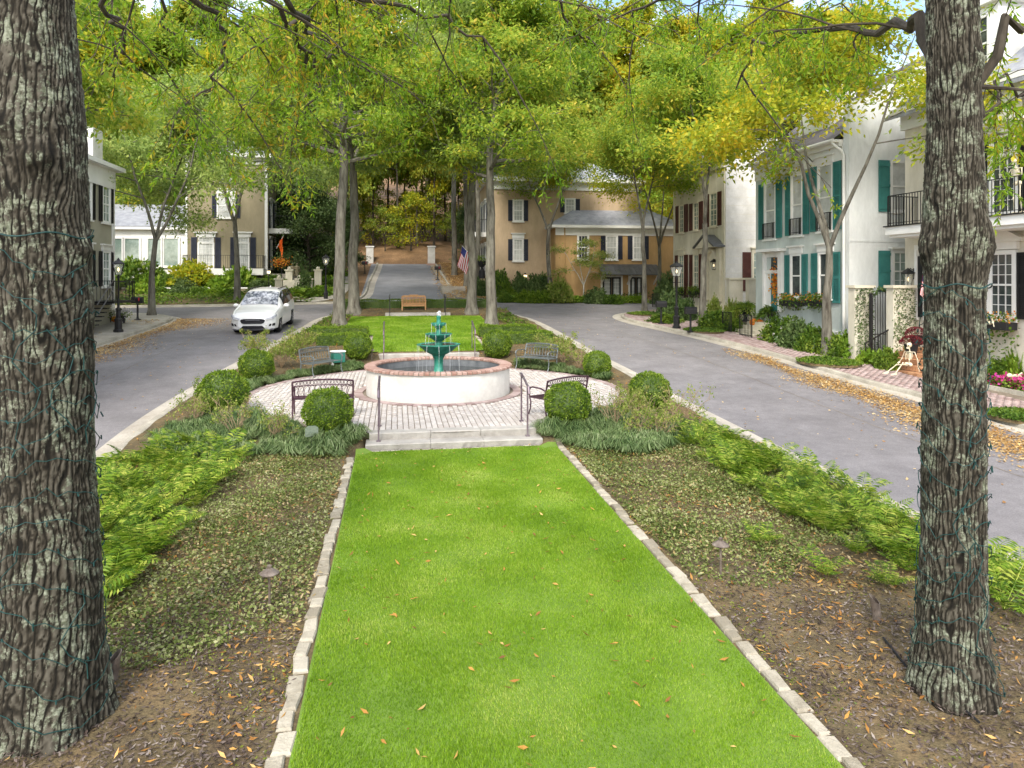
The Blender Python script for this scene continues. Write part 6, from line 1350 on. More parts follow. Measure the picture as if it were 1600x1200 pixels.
b_ = fpart(HE, Ef, 'balcony', 'trim', [(.05, LE - .05, .001, 1.3, zf0 - .5, zf0)]); railing(HE, Ef, .1, LE - .1, 1.22, zf0, 1.05, ends=.05, parent=b_, step=.16)
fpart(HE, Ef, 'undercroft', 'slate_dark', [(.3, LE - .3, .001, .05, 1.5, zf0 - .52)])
SE = Ef.sub(0, 0, 1)                                   # side that faces the hill road
zq = Ef.px(440, 356)[1]
b_ = fpart(HE, SE, 'balcony', 'trim', [(.8, 9.2, .001, 1.9, zq - .4, zq)]); railing(HE, SE, .85, 9.15, 1.84, zq, 1.05, ends=.05, parent=b_, step=.2)
for k in range(4):
    a = 1.7 + k * 2.1; window(HE, SE, a - .45, a + .45, zq + .1, zq + 2.2, 2, 4, head=.15); pair(HE, SE, a - .45, a + .45, zq + .1, zq + 2.2, .35, 'shutter_navy'); window(HE, SE, a - .45, a + .45, zq - 3.2, zq - .9, 2, 4, head=.15); pair(HE, SE, a - .45, a + .45, zq - 3.2, zq - .9, .35, 'shutter_navy')
fpart(HE, SE, 'terrace', 'concrete', [(-.5, 10, .001, 3.2, 1.8, zq - 3.7)])
cS = at(291, 450, 58); Sf = Fr(cS.x, cS.y, math.pi, -1)
HS = wthing('sun_room', 'white sun room with tall windows and grey roof left of the tan house', 'house', (cS.x, cS.y, 2.2), 'houses beyond the cross street')
LS = Sf.px(120, 0)[0]; eS = Sf.px(230, 357)[1]; _, zs0 = Sf.px(230, 436)
fpart(HS, Sf, 'wall', 'trim', [(.0, LS, -6, -.02, zs0, eS)]); fpart(HS, Sf, 'base_wall', 'stucco_tan', [(.02, LS, -6, -.06, 1.4, zs0 - .001)])
mb = MB(); P4 = [Sf.p(-.0, .4, eS + .1), Sf.p(LS, .4, eS + .1), Sf.p(LS, -4.5, eS + 2.3), Sf.p(-.0, -4.5, eS + 2.3)]; mb.add(P4 + [p + Vector((0, 0, .08)) for p in P4], [(3, 2, 1, 0), (4, 5, 6, 7), (0, 1, 5, 4), (1, 2, 6, 5), (2, 3, 7, 6), (3, 0, 4, 7)]); mb.build('roof', 'slate', HS); fpart(HS, Sf, 'fascia', 'trim', [(0, LS, .0, .42, eS - .1, eS + .09)])
for (u0, u1) in ((256, 279), (231, 252), (195, 218), (178, 191), (150, 172)):
    a0, a1, z0, z1 = Sf.rect(u0, 373, u1, 415); window(HS, Sf, a0, a1, z0, z1, 1, 1, glass='glass_green', sash=False, casing=.12)
# ---- E: left row houses
cG = at(177, 480, 35.5); Gf = Fr(cG.x, cG.y, -math.pi / 2 - .01, -1); zG = zr(38) + .1       # s runs towards the camera
HG = wthing('town_house', 'grey-green clapboard house with black shutters behind the left lamp', 'house', (cG.x, cG.y, zG), 'houses along the left pavement')
eG = Gf.px(176, 268)[1]
fpart(HG, Gf, 'wall', 'clapboard', [(0.0, 11, -9, 0, zG - 1.5, eG)]); fpart(HG, Gf, 'cornice', 'trim', [(-.4, 11, -9, .45, eG, eG + .2), (-.03, 11, .001, .10, eG - .9, eG - .001)]); fpart(HG, Gf, 'corner_board', 'trim', [(-.05, .2, -.1, .06, zG, eG - .91)])
mb = MB(); gable(mb, Gf, 0, 11, -9, 0, eG + .21, 2.5, .4); rf = mb.build('roof', 'slate', HG); fpart(HG, Gf, 'chimney', 'stucco_white', [(.5, 1.6, -1.6, -.3, eG + .3, eG + 1.9)], rf)
for k in range(5):
    a = .95 + k * 2.1
    for (v0, v1, h) in ((293, 345, .0), (395, 445, .25)):
        z1, z0 = Gf.px(163, v0)[1], Gf.px(163, v1)[1]; window(HG, Gf, a - .38, a + .38, z0, z1, 2, 4, glass='glass_green', head=h, casing=.1); pair(HG, Gf, a - .38, a + .38, z0, z1, .34, 'shutter_black')
stp = wthing('entry_steps', 'black iron entry stair at the clapboard house behind the left lamp', 'steps', tuple(Gf.p(2.2, 1.2, zG)))
fpart(stp, Gf, 'landing', 'iron', [(.8, 3.4, .01, 1.3, zG + 1.05, zG + 1.15)]); railing(stp, Gf, .8, 3.4, 1.26, zG + 1.15, .95, ends=.05, step=.14)
for k in range(6): fpart(stp, Gf, 'tread', 'iron', [(3.45 + k * .28, 3.72 + k * .28, .1, 1.25, zG + 1.0 - k * .17, zG + 1.05 - k * .17)])
for z in (.5, .95): mb = MB(); mb.bar(Gf.p(3.4, 1.27, zG + 1.15 + z), Gf.p(5.1, 1.27, zG + .1 + z), .035); mb.build('handrail', 'alloy', stp)
cH = at(14, 480, 20.); Hf = Fr(cH.x, cH.y, -math.pi / 2, -1); zH = zr(24) + .1
HH = wthing('town_house', 'tan house at the left edge of the picture, mostly behind the big trunk', 'house', (cH.x, cH.y, zH), 'houses along the left pavement')
fpart(HH, Hf, 'wall', 'stucco_cream', [(0, 9, -8, 0, zH - .6, 9.2)]); fpart(HH, Hf, 'cornice', 'trim', [(-.3, 9, -8, .4, 9.2, 9.45)]); mb = MB(); gable(mb, Hf, 0, 9, -8, 0, 9.5, 2.4, .4); mb.build('roof', 'slate', HH)
b_ = fpart(HH, Hf, 'balcony', 'trim', [(.0, 9, .001, 1.0, 4.3, 4.6)]); railing(HH, Hf, .05, 8.9, .95, 4.6, 1.0, ends=.05, parent=b_)
for k in range(3):
    for z0 in (1.6, 5.0): window(HH, Hf, 1 + 2.6 * k, 1.9 + 2.6 * k, z0, z0 + 2, 3, 4, head=.2); pair(HH, Hf, 1 + 2.6 * k, 1.9 + 2.6 * k, z0, z0 + 2, .4, 'shutter_black')
fl_p = MB()
# ------------------------------------------------------------------ beds on the island
def on(u, v, off=0.): return G(u, v, off, zi)
def ball_mesh(seed, n=7200, L=.045):
    r = np.random.default_rng(seed); d = unit(r.normal(size=(n, 3))); lump = 1 + .07 * np.sin(d[:, 0] * 5 + seed) * np.sin(d[:, 1] * 6 + d[:, 2] * 4) + .03 * np.sin(d[:, 0] * 11 + d[:, 2] * 9) + .06 * (r.random(n) ** 8)
    c = d * (.93 + .09 * r.random((n, 1))) * lump[:, None] * .5; c[:, 2] *= .94
    dd = d + r.normal(size=(n, 3)) * .75; return leaf_mesh('foliage', leaf_arr(c, dd, L * r.uniform(.6, 1.3, n), L * .32), 'leaf_box')
BALL = [ball_mesh(i) for i in range(3)]
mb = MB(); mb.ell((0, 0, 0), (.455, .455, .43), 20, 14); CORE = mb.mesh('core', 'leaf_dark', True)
for i, (u, v, wpx, lab) in enumerate(((398, 598, 52, 'round clipped box bush by the left kerb behind the paved circle'), (345, 652, 74, 'loosely clipped round bush behind the azaleas at the left kerb'), (511, 684, 75, 'large round box bush in front of the left dark bench'),
    (559, 566, 43, 'round box bush at the left rear of the fountain beside the utility box'), (778, 564, 45, 'round box bush at the right rear of the fountain'), (892, 669, 71, 'large round box bush in front of the right dark bench'), (936, 591, 43, 'round box bush by the right kerb with a path light before it'), (1020, 646, 64, 'round bush behind the bare azaleas at the right kerb'))):
    p = on(u, v); d = Vector(p).dot(Vector(FW)); D = wpx / F * d
    t = thing('box_bush', lab, 'bush', (p.x, p.y + D * .25, zi(p.x, p.y + D * .25)), i * 1.3, 'round clipped bushes')
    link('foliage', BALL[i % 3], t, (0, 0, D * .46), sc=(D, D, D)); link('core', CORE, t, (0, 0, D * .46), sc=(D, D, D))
def hedge(label, x0, x1, y0, y1, zb, h, cat='hedge', zf=None, mat='leaf_box', L=.045, dens=900, grp='clipped hedges', rz=0):
    cx_, cy_ = (x0 + x1) / 2, (y0 + y1) / 2; hx, hy = (x1 - x0) / 2, (y1 - y0) / 2
    t = thing('hedge', label, cat, (cx_, cy_, zb), rz, grp); n = int(dens * 2 * ((hx * 2) * (hy * 2) + (hx * 2 + hy * 2) * h * 1.2)); r = rng
    P_ = r.uniform(-1, 1, (n, 3)) * np.array([hx, hy, h / 2]); f = r.random(n); k = f < .45; P_[k, 2] = h / 2; s = (f >= .45) & (f < .8); P_[s, 1] = -hy; e = (f >= .8) & (f < .9); P_[e, 0] = np.sign(P_[e, 0]) * hx; q = f >= .9; P_[q, 1] = hy
    P_[:, 2] += h / 2 + .03 * np.sin(P_[:, 0] * 4); P_ += r.normal(size=(n, 3)) * .025
    dd = r.normal(size=(n, 3)); dd[k, 2] += 1; dd[s, 1] -= 1
    link('foliage', leaf_mesh('foliage', leaf_arr(P_, dd, L * r.uniform(.6, 1.3, n), L * .32), mat), t)
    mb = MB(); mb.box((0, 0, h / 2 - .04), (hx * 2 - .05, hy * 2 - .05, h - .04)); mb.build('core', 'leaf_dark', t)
    return t
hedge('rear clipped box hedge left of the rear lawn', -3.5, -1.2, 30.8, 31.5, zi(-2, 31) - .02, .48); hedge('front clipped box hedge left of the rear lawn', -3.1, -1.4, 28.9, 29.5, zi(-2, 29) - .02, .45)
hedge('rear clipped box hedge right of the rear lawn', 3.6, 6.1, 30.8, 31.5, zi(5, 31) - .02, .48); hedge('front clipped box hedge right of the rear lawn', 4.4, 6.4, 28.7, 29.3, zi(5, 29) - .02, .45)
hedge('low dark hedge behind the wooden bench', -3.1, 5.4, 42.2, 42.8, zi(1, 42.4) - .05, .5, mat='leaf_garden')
# clump builders
def blade_clump(seed, n=130, R_=.16, h=.20, w_=.006):
    r = np.random.default_rng(seed); a = r.uniform(0, 6.28, n); rad = R_ * np.sqrt(r.random(n)) * .5; x0 = rad * np.cos(a); y0 = rad * np.sin(a); reach = R_ * r.uniform(.6, 1.5, n); hh = h * r.uniform(.6, 1.2, n)
    ca, sa = np.cos(a + r.normal(size=n) * .4), np.sin(a + r.normal(size=n) * .4); px_, py_ = -sa * w_, ca * w_
    V = np.zeros((n, 6, 3), np.float32); ks = ((0, 0), (.45, .9), (1, .55))
    for i, (t, q) in enumerate(ks):
        ww = 1 - .7 * t
        V[:, 2 * i] = np.stack([x0 + ca * reach * t + px_ * ww, y0 + sa * reach * t + py_ * ww, hh * q], 1); V[:, 2 * i + 1] = np.stack([x0 + ca * reach * t - px_ * ww, y0 + sa * reach * t - py_ * ww, hh * q], 1)
    b = (np.arange(n) * 6)[:, None, None]; f = np.array([(0, 1, 3, 2), (2, 3, 5, 4)])[None]
    return mesh_np('foliage', V.reshape(-1, 3), (b + f).reshape(-1, 4), 'leaf_mondo')
TUFT = [blade_clump(i, 170, .17, .20, .0075) for i in range(4)]
def scatter_px(poly, n, mind, seed):
    """ground points inside a polygon given in photo pixels"""
    P_ = [on(u, v) for u, v in poly]; xs = [p.x for p in P_]; ys = [p.y for p in P_]; r = random.Random(seed); out = []; tries = 0
    def ins(x, y):
        c = False; j = len(P_) - 1
        for i in range(len(P_)):
            if (ys[i] > y) != (ys[j] > y) and x < (xs[j] - xs[i]) * (y - ys[i]) / (ys[j] - ys[i] + 1e-9) + xs[i]: c = not c
            j = i
        return c
    while len(out) < n and tries < n * 60:
        tries += 1; x = r.uniform(min(xs), max(xs)); y = r.uniform(min(ys), max(ys))
        if not ins(x, y) or math.hypot(x - FC.x, y - FC.y) < PR + .12 or not (ilx(y) + .1 < x < irx(y) - .1) or (LX0 - .25 < x < LX1 + .25 and y < 14.75) or (-.72 < x < 3.16 and y < 15.9): continue
        if mind and any((x - a) ** 2 + (y - b) ** 2 < mind * mind for a, b in out): continue
        out.append((x, y))
    return out
def put(name, label, cat, grp, meshes, pts, smin, smax, dz=0.):
    for i, (x, y) in enumerate(pts):
        s = random.uniform(smin, smax); tl = .3 if name == 'fern' else .08; o = link(name, random.choice(meshes), None, (x, y, zi(x, y) + dz), (random.uniform(-tl, tl), random.uniform(-tl, tl), random.uniform(0, 6.28)), (s, s, s * random.uniform(.85, 1.15))); tag(o, label, cat, grp)
BL = [(230, 700), (330, 640), (420, 655), (565, 655), (590, 690), (555, 715), (420, 712), (330, 725)]
put('lilyturf_tuft', 'blue-green grassy tuft in the bed left of the front steps', 'plant', 'tufts left of the steps', TUFT, scatter_px(BL, 105, .19, 1), .85, 1.35)
BR = [(828, 655), (930, 640), (1060, 665), (1075, 690), (1000, 712), (880, 700), (838, 694)]
put('lilyturf_tuft', 'blue-green grassy tuft in the bed right of the front steps', 'plant', 'tufts right of the steps', TUFT, scatter_px(BR, 120, .19, 2), .85, 1.35)
put('lilyturf_tuft', 'green grassy tuft edging the left side of the plaza', 'plant', 'tufts at the left plaza edge', TUFT, scatter_px([(360, 640), (385, 600), (470, 585), (560, 566), (570, 575), (480, 598), (420, 612)], 42, .2, 3), .8, 1.25)
put('lilyturf_tuft', 'green grassy tuft edging the right side of the plaza', 'plant', 'tufts at the right plaza edge', TUFT, scatter_px([(805, 565), (860, 572), (950, 590), (940, 605), (900, 595), (820, 580)], 42, .2, 4), .8, 1.25)
# ferns
def fern_mesh(seed):
    r = np.random.default_rng(seed); V = []; Fq = []
    def frond(a, L, up, sag):
        d = np.array([math.cos(a), math.sin(a), 0.]); sd_ = np.array([-d[1], d[0], 0.]); n = 14; b0 = None
        for i in range(2, n):
            t = i / n; p = d * L * t * (1 - .12 * t) + np.array([0, 0, up * L * (t - sag * t * t)]); tn = d * (1 - .24 * t) + np.array([0, 0, up * (1 - 2 * sag * t)]); tn /= np.linalg.norm(tn)
            pl_ = L * .28 * (math.sin(math.pi * min(1, .12 + t * .9)) ** .8) + .008; wd = L / n * .36
            for s in (-1, 1):
                k = len(V); dr = sd_ * s + tn * .35; dr /= np.linalg.norm(dr); tip = p + dr * pl_ + np.array([0, 0, -.22 * pl_ + .05 * r.normal() * pl_])
                mid = (p + tip) / 2 + np.array([0, 0, .06 * pl_]); V.extend([p - tn * wd * .6, mid - tn * wd * 1.05, tip, mid + tn * wd * 1.05]); Fq.append((k, k + 1, k + 2, k + 3))
        for i in range(n - 1):
            k = len(V); 
            for t in (i / n, (i + 1) / n):
                p = d * L * t * (1 - .12 * t) + np.array([0, 0, up * L * (t - sag * t * t)]); V.extend([p + sd_ * .004, p - sd_ * .004])
            Fq.append((k, k + 1, k + 3, k + 2))
    m = 13
    for i in range(m): frond(2 * math.pi * (i + r.random() * .7) / m, .58 * r.uniform(.65, 1.2), r.uniform(.7, 1.7), r.uniform(.45, .7))
    return mesh_np('fronds', np.array(V), np.array(Fq), 'leaf_fern')
FERN = [fern_mesh(i) for i in range(4)]
FLp = scatter_px([(8, 1000), (8, 800), (150, 740), (300, 690), (375, 705), (350, 760), (300, 800), (260, 860), (200, 930), (130, 960)], 78, .27, 5)
put('fern', 'bright green fern in the dense bed along the left kerb', 'fern', 'ferns along the left kerb', FERN, FLp, .5, 1.15)
FRp = scatter_px([(1045, 680), (1090, 668), (1200, 715), (1330, 775), (1440, 830), (1600, 900), (1600, 960), (1540, 950), (1440, 900), (1340, 870), (1230, 810), (1130, 735)], 68, .28, 6)
put('fern', 'bright green fern in the dense bed along the right kerb', 'fern', 'ferns along the right kerb', FERN, FRp, .5, 1.05)
for i, (u, v, lab) in enumerate(((1190, 850, 'small yellowish fern straying from the right fern bed toward the lawn'), (1290, 900, 'low fern at the front edge of the right fern bed'), (1385, 915, 'young fern beside the right trunk'), (170, 930, 'fern at the near end of the left bed beside the trunk'))):
    p = on(u, v); o = link('fern', FERN[i], None, p, (0, 0, i), (.62, .62, .6)); tag(o, lab, 'fern', 'stray ferns')
# azaleas: bare stems with leaf tufts
def azalea_mesh(seed, H=.95, n=13, leafy=1.):
    g = Grow(seed); C = []; D = []
    for i in range(n):
        a = 2 * math.pi * i / n + g.r.normal() * .2; pts, rr = g.branch((0, 0, 0), (math.cos(a) * .55, math.sin(a) * .55, 1), H * g.r.uniform(.6, 1.05), .011, 6, -.02, .16, .35, 5)
        for k in range(5):
            f = g.r.uniform(.35, 1) * 6; j = min(int(f), 5); q = pts[j].lerp(pts[j + 1], f - j); sp, sr = g.branch(q, Vector((math.cos(a), math.sin(a), 1.2)) + Vector(g.r.normal(size=3)) * .7, H * .28, .005, 3, 0, .2, .5, 4)
            m = int(g.r.integers(5, 16) * leafy); C.append(np.array(sp[-1]) + g.r.normal(size=(m, 3)) * .045); D.append(g.r.normal(size=(m, 3)) + np.array([0, 0, .5]))
    C = np.concatenate(C); D = np.concatenate(D); L = .055 * g.r.uniform(.6, 1.2, len(C))
    return g.mb.mesh('stems', 'stem', True), leaf_mesh('leaves', leaf_arr(C, D, L, L * .33), 'leaf_azalea')
AZ = [azalea_mesh(301), azalea_mesh(302, 1.0, 11, .8), azalea_mesh(303, .9, 15, 2.4)]
for i, (u, v, k, s, lab) in enumerate(((305, 668, 0, .95, 'bare-stemmed azalea by the left kerb in front of the round bush'), (370, 685, 1, .95, 'twiggy reddish azalea in the left bed among the tufts'), (432, 692, 0, .9, 'tall thin azalea near the left dark bench'), (330, 640, 2, .8, 'leafy azalea touching the left kerb'),
    (440, 575, 2, 1.05, 'dense yellowish azalea behind the left grey bench'), (400, 560, 2, 1.0, 'dense azalea between the left kerb and the grey bench'), (470, 555, 2, 1.0, 'leafy azalea next to the left box hedge'), (880, 570, 2, 1.1, 'yellowish azalea behind the right grey bench'), (905, 580, 1, 1.0, 'bare-stemmed azalea beside the right round bush near the kerb'), (850, 560, 2, .9, 'leafy azalea next to the right box hedge'),
    (960, 672, 1, 1.0, 'bare azalea right of the big round bush at the front steps'), (1000, 685, 0, 1.0, 'twiggy azalea in front of the right kerb bush'), (1060, 672, 1, 1.05, 'tall sparse azalea leaning over the right kerb'), (985, 655, 2, .8, 'half-leafy azalea behind the right front bush'), (1030, 690, 0, .9, 'low bare azalea at the edge of the right tufts'))):
    p = on(u, v); t = thing('azalea', lab, 'shrub', p, i * 1.9, 'azaleas on the island'); link('stems', AZ[k][0], t, sc=(s, s, s)); link('leaves', AZ[k][1], t, sc=(s, s, s))
# ground cover, moss, mulch, leaves
def ground_scatter(name, label, cat, mat, n, x0, x1, y0, y1, keep, L, wr, lift=.02, up=.5, flat=1.2, zf=zi, ypow=1.):
    x = rng.uniform(x0, x1, n); y = y0 + (y1 - y0) * rng.random(n) ** ypow; k = keep(x, y); x, y = x[k], y[k]; n = len(x)
    z = np.array([zf(a, b) for a, b in zip(x, y)]) + lift * rng.random(n); d = rng.normal(size=(n, 3)); d[:, 2] = d[:, 2] * .3 * up + .15 * up
    LL = L * rng.uniform(.5, 1.35, n); V = leaf_arr(np.stack([x, y, z], 1), d, LL, LL * wr, flat, .1)
    return tag(link(name, leaf_mesh(name, V, mat)), label, cat, kind='stuff')
def nz(x, y, f, s=0): return .5 + .25 * np.sin(x * f + s + 1.7 * np.sin(y * f * .8 + s)) + .25 * np.sin(y * f * 1.2 - s + 1.9 * np.sin(x * f * .7))
def bedside(x, y, left): return ((x < LX0 - .2) & (x > -5.9)) if left else ((x > LX1 + .2) & (x < 7.9))
def vl(x, y): return bedside(x, y, True) & (y > 7.5 - .4 * np.sin(x * 2)) & (y < 14.6) & (x > -4.4 + .25 * (y - 9) * 0) & (rng.random(len(x)) < .25 + .9 * nz(x, y, 2.3))
def vr(x, y): return bedside(x, y, False) & (y > 7.9 + .22 * (x - 3.3) + .4 * np.sin(x * 2.5)) & (y < 14.9) & (x < 7.2 + .0 * y) & (rng.random(len(x)) < .22 + .85 * nz(x, y, 2.0, 2))
ground_scatter('ground_cover', 'low dark green periwinkle carpet in the left bed', 'ground cover', 'leaf_vinca', 60000, -5, LX0, 7, 14.7, vl, .045, .30, .07, 1.4, .2)
ground_scatter('ground_cover', 'patchy periwinkle carpet in the right bed', 'ground cover', 'leaf_vinca', 70000, LX1, 7.3, 7.3, 15, vr, .045, .30, .07, 1.4, .2)
def mk(x, y): return ((x < LX0 - .14) | (x > LX1 + .14)) & (x > -5.6) & (x < 7.7) & (y < 14.6)
ground_scatter('moss', 'yellow-green moss and sparse grass along the setts', 'moss', 'moss', 90000, -5.5, 7.7, 3.6, 14.6, lambda x, y: mk(x, y) & (rng.random(len(x)) < np.clip(np.exp(-np.minimum(np.abs(x - LX0), np.abs(x - LX1)) / .35) * .85 + 1.2 * (nz(x, y, 1.5, 4) - .42), 0, 1)), .028, .28, .012, 1.0, .4)
ground_scatter('mulch', 'dark shredded bark mulch round the two big trunks', 'mulch', 'mulch', 75000, -5.6, 7.7, 3.4, 9.6, lambda x, y: mk(x, y) & (rng.random(len(x)) < np.clip(1.5 - np.minimum(np.hypot(x - bL.x - .4, y - bL.y), np.hypot(x - bR.x + .2, y - bR.y)) / 2.3, 0, 1)), .05, .16, .02, .5, 1.5)
ground_scatter('fallen_leaves', 'brown and tan fallen leaves strewn over the beds', 'leaves', 'litter', 19000, -5.6, 7.8, 3.4, 15, lambda x, y: mk(x, y) & (rng.random(len(x)) < .12 + .85 * nz(x, y, 1.3, 1) ** 2), .075, .15, .04, .7, 1.2)
ground_scatter('fallen_leaves', 'few narrow tan leaves lying on the front lawn', 'leaves', 'litter', 300, LX0 + .1, LX1 - .1, 4, 14.5, lambda x, y: x == x, .085, .15, .035, .8, .8, zf=lambda x, y: zi(x, y) + .035)
ground_scatter('fallen_leaves', 'brown leaf litter under the shrubs round the plaza and rear lawn', 'leaves', 'litter', 26000, -5.6, 7.6, 14.8, 42, lambda x, y: (np.hypot(x - FC.x, y - FC.y) > PR + .1) & ~((y > 26.5) & lawn2(x, y)) & (rng.random(len(x)) < .5) & (x > np.interp(y, [15, 26, 43], [-5.5, -4.9, -3.2])) & (x < np.interp(y, [15, 26, 43], [7.5, 7.0, 6.2])) & ~((x > -.7) & (x < 3.2) & ((y < 15.6) | ((y > 39.3) & (y < 41.3)))), .09, .2, .02, .4, 1.4)
ground_scatter('ground_cover', 'green ivy covering the flanks of the island beside the rear lawn', 'ground cover', 'leaf_garden', 30000, -4.6, 7.2, 27, 41, lambda x, y: ~lawn2(x, y) & (np.minimum(np.abs(x - np.interp(y, [27, 43], [-4.6, -3.3])), np.abs(x - np.interp(y, [27, 43], [6.9, 6.3]))) < 1.15) & (x > np.interp(y, [27, 43], [-4.7, -3.3])) & (x < np.interp(y, [27, 43], [7.0, 6.4])) & (rng.random(len(x)) < .75), .11, .3, .12, 1.2, .3)
RZ = lambda x, y: zr(y)
def kerb_leaves(label, kx, side, y0, y1, wmax, n, dens):
    ground_scatter('fallen_leaves', label, 'leaves', 'litter_gold', n, -12 if side < 0 else 9, -5 if side < 0 else 15.2, y0, y1, dens, .075, .24, .03, .35, 1.4, zf=lambda x, y: zr(y) + .008)
rk_v = np.vectorize(lambda y: rkx(y)); lk_v = np.vectorize(lambda y: lkx(y))
def dl(x, y): q = x - (lk_v(y) + .35); return (q > 0) & (rng.random(len(x)) < np.exp(-(q / (.95 + .3 * np.sin(y * .7) + .9 * sm_(y, 35, 40))) ** 2))
def sm_(y, a, b): return np.clip((y - a) / (b - a), 0, 1)
def dr_(x, y): q = rk_v(y) - .62 - x; c = .45 + .95 * np.clip((26 - y) / 12, 0, 1); return (q > -.25) & (rng.random(len(x)) < np.exp(-((q - c * .8) / (.34 + .50 * np.clip((24 - y) / 10, 0, 1) + .12 * np.sin(y * 1.3))) ** 2) * np.clip((27.5 - y) / 3, 0, 1))
kerb_leaves('golden fallen leaves drifted along the left kerb of the street', lkx, -1, 16, 40.5, 1, 90000, dl)
kerb_leaves('golden fallen leaves in a long drift along the right gutter', rkx, 1, 9, 27.5, 1, 110000, dr_)
ground_scatter('fallen_leaves', 'scattered pale leaves on both carriageways', 'leaves', 'litter_gold', 2600, -11.5, 14.5, 10, 46, lambda x, y: ((x < np.interp(y, [10, 40], [-6.2, -4.6])) | (x > np.interp(y, [10, 40], [8.3, 7.7]))) & (x < 13.2) & (rng.random(len(x)) < .6), .07, .3, .02, .3, 1.5, zf=lambda x, y: zr(y) + .008)
ground_scatter('fallen_leaves', 'orange leaves covering the verge left of the pavement', 'leaves', 'litter_gold', 9000, -14.6, -11.9, 22, 42, lambda x, y: (rng.random(len(x)) < np.clip(nz(x, y, .8, 2) * 1.6 - .7, 0, 1)), .10, .2, .03, .4, 1.4, zf=lambda x, y: zr(y) + .135)
ground_scatter('fallen_leaves', 'orange leaves along the right verge of the hill road', 'leaves', 'litter_gold', 12000, 3.0, 7.0, 52, 77, lambda x, y: (x > 4.0 - .9 * rng.random(len(x)) ** 2) & (rng.random(len(x)) < .8), .16, .25, .03, .4, 1.4, zf=lambda x, y: hz(x, y) + .05 + (.13 if x > 4.4 else 0))
# green rings round the pavement trees
def ivy_ring(label, loc, rx, ry):
    n = 3200; a = rng.uniform(0, 6.28, n); r_ = np.sqrt(rng.random(n)); x = rx * r_ * np.cos(a); y = ry * r_ * np.sin(a); z = .13 * (1 - r_ ** 2) * rng.random(n) + .03
    t = thing('ivy_ring', label, 'ground cover', loc, 0, 'green rings round the pavement trees'); d = rng.normal(size=(n, 3)); d[:, 2] = abs(d[:, 2]) * .6
    o = link('foliage', leaf_mesh('foliage', leaf_arr(np.stack([x, y, z], 1), d, .085, .026), 'leaf_garden'), t); mb = MB(); mb.lathe([(1, -.05), (.96, .03), (.5, .07), (.02, .08)], 28); mb.v = [(p[0] * rx, p[1] * ry, p[2]) for p in mb.v]; mb.build('soil', 'soil', t, smooth=True)
for u, v, rx, ry, lab in ((1290, 566, 1.0, 1.3, 'oval of ivy round the street tree by the teal-shuttered house'), (1096, 517, .85, 1.3, 'oval of ivy round the tree before the cream house'), (1005, 491, 1.0, 1.3, 'oval of ivy round the far corner tree'), (1596, 652, .8, 1.0, 'piece of ivy ring at the right edge by the kerb')):
    p = G(u, v, .13); ivy_ring(lab, (p.x + .1, p.y, p.z), rx, ry)

# planted banks beyond the cross street
def bk(side): return lambda x, y: bank_z(x, y)
kl_ = np.vectorize(lambda x: float(np.interp(x, [p.x for p in pl], [p.y for p in pl]))); kr_ = np.vectorize(lambda x: float(np.interp(x, [p.x for p in pr], [p.y for p in pr])))
ground_scatter('ground_cover', 'green ground cover along the far kerb before the tan house', 'ground cover', 'leaf_garden', 16000, -32, -5.6, 47, 54, lambda x, y: (y > kl_(x) + .15) & (rng.random(len(x)) < np.clip(nz(x, y, .9, 3) * 1.5, 0, 1)), .17, .32, .25, 1.2, .3, zf=bank_z)
ground_scatter('ground_cover', 'mixed green plants in the straw bed before the peach and orange house', 'ground cover', 'leaf_garden', 7000, 7.5, 26, 49, 54, lambda x, y: (y > kr_(x) + .3) & (rng.random(len(x)) < np.clip(nz(x, y, 1.1, 1) * 1.8 - .6, 0, 1)), .17, .32, .25, 1.2, .3, zf=bank_z)
ground_scatter('fallen_leaves', 'brown leaves and straw on the bank before the peach house', 'leaves', 'litter_gold', 7000, 5.8, 26, 49.5, 54, lambda x, y: (y > kr_(x) + .1), .14, .2, .03, .3, 1.2, zf=bank_z)

ground_scatter('fallen_leaves', 'tan leaf litter caught in the periwinkle of both beds', 'leaves', 'litter_tan', 24000, -4.6, 7.2, 7.4, 14.8, lambda x, y: mk(x, y) & (rng.random(len(x)) < np.clip(nz(x, y, 1.9, 5) * 1.5 - .25, 0, 1)), .06, .22, .075, .8, .9)
# ------------------------------------------------------------------ gardens round the houses
def shrub_mesh(seed, mat, n=2600, L=.085, wr=.32, lump=.22):
    r = np.random.default_rng(seed); d = unit(r.normal(size=(n, 3))); d[:, 2] = np.abs(d[:, 2]); k = 1 + lump * np.sin(d[:, 0] * 6 + seed) * np.sin(d[:, 1] * 5 + d[:, 2] * 6 + seed * 2) + lump * .5 * np.sin(d[:, 0] * 13 + d[:, 1] * 11)
    c = d * (.72 + .3 * r.random((n, 1))) * k[:, None] * .5; dd = d * .8 + r.normal(size=(n, 3)) * .8
    return leaf_mesh('foliage', leaf_arr(c, dd, L * r.uniform(.6, 1.3, n), L * wr), mat)
SH = {m: [shrub_mesh(500 + i * 7 + j, m, 2600 if m != 'leaf_hosta' else 700, .085 if m != 'leaf_hosta' else .2, .32) for j in range(2)] for i, m in enumerate(('leaf_garden', 'leaf_dark', 'leaf_hosta', 'leaf_gold', 'leaf_box', 'leaf_azalea'))}
mb = MB(); mb.ell((0, 0, .1), (.36, .36, .3), 12, 8); SCORE = mb.mesh('core', 'leaf_dark', True)
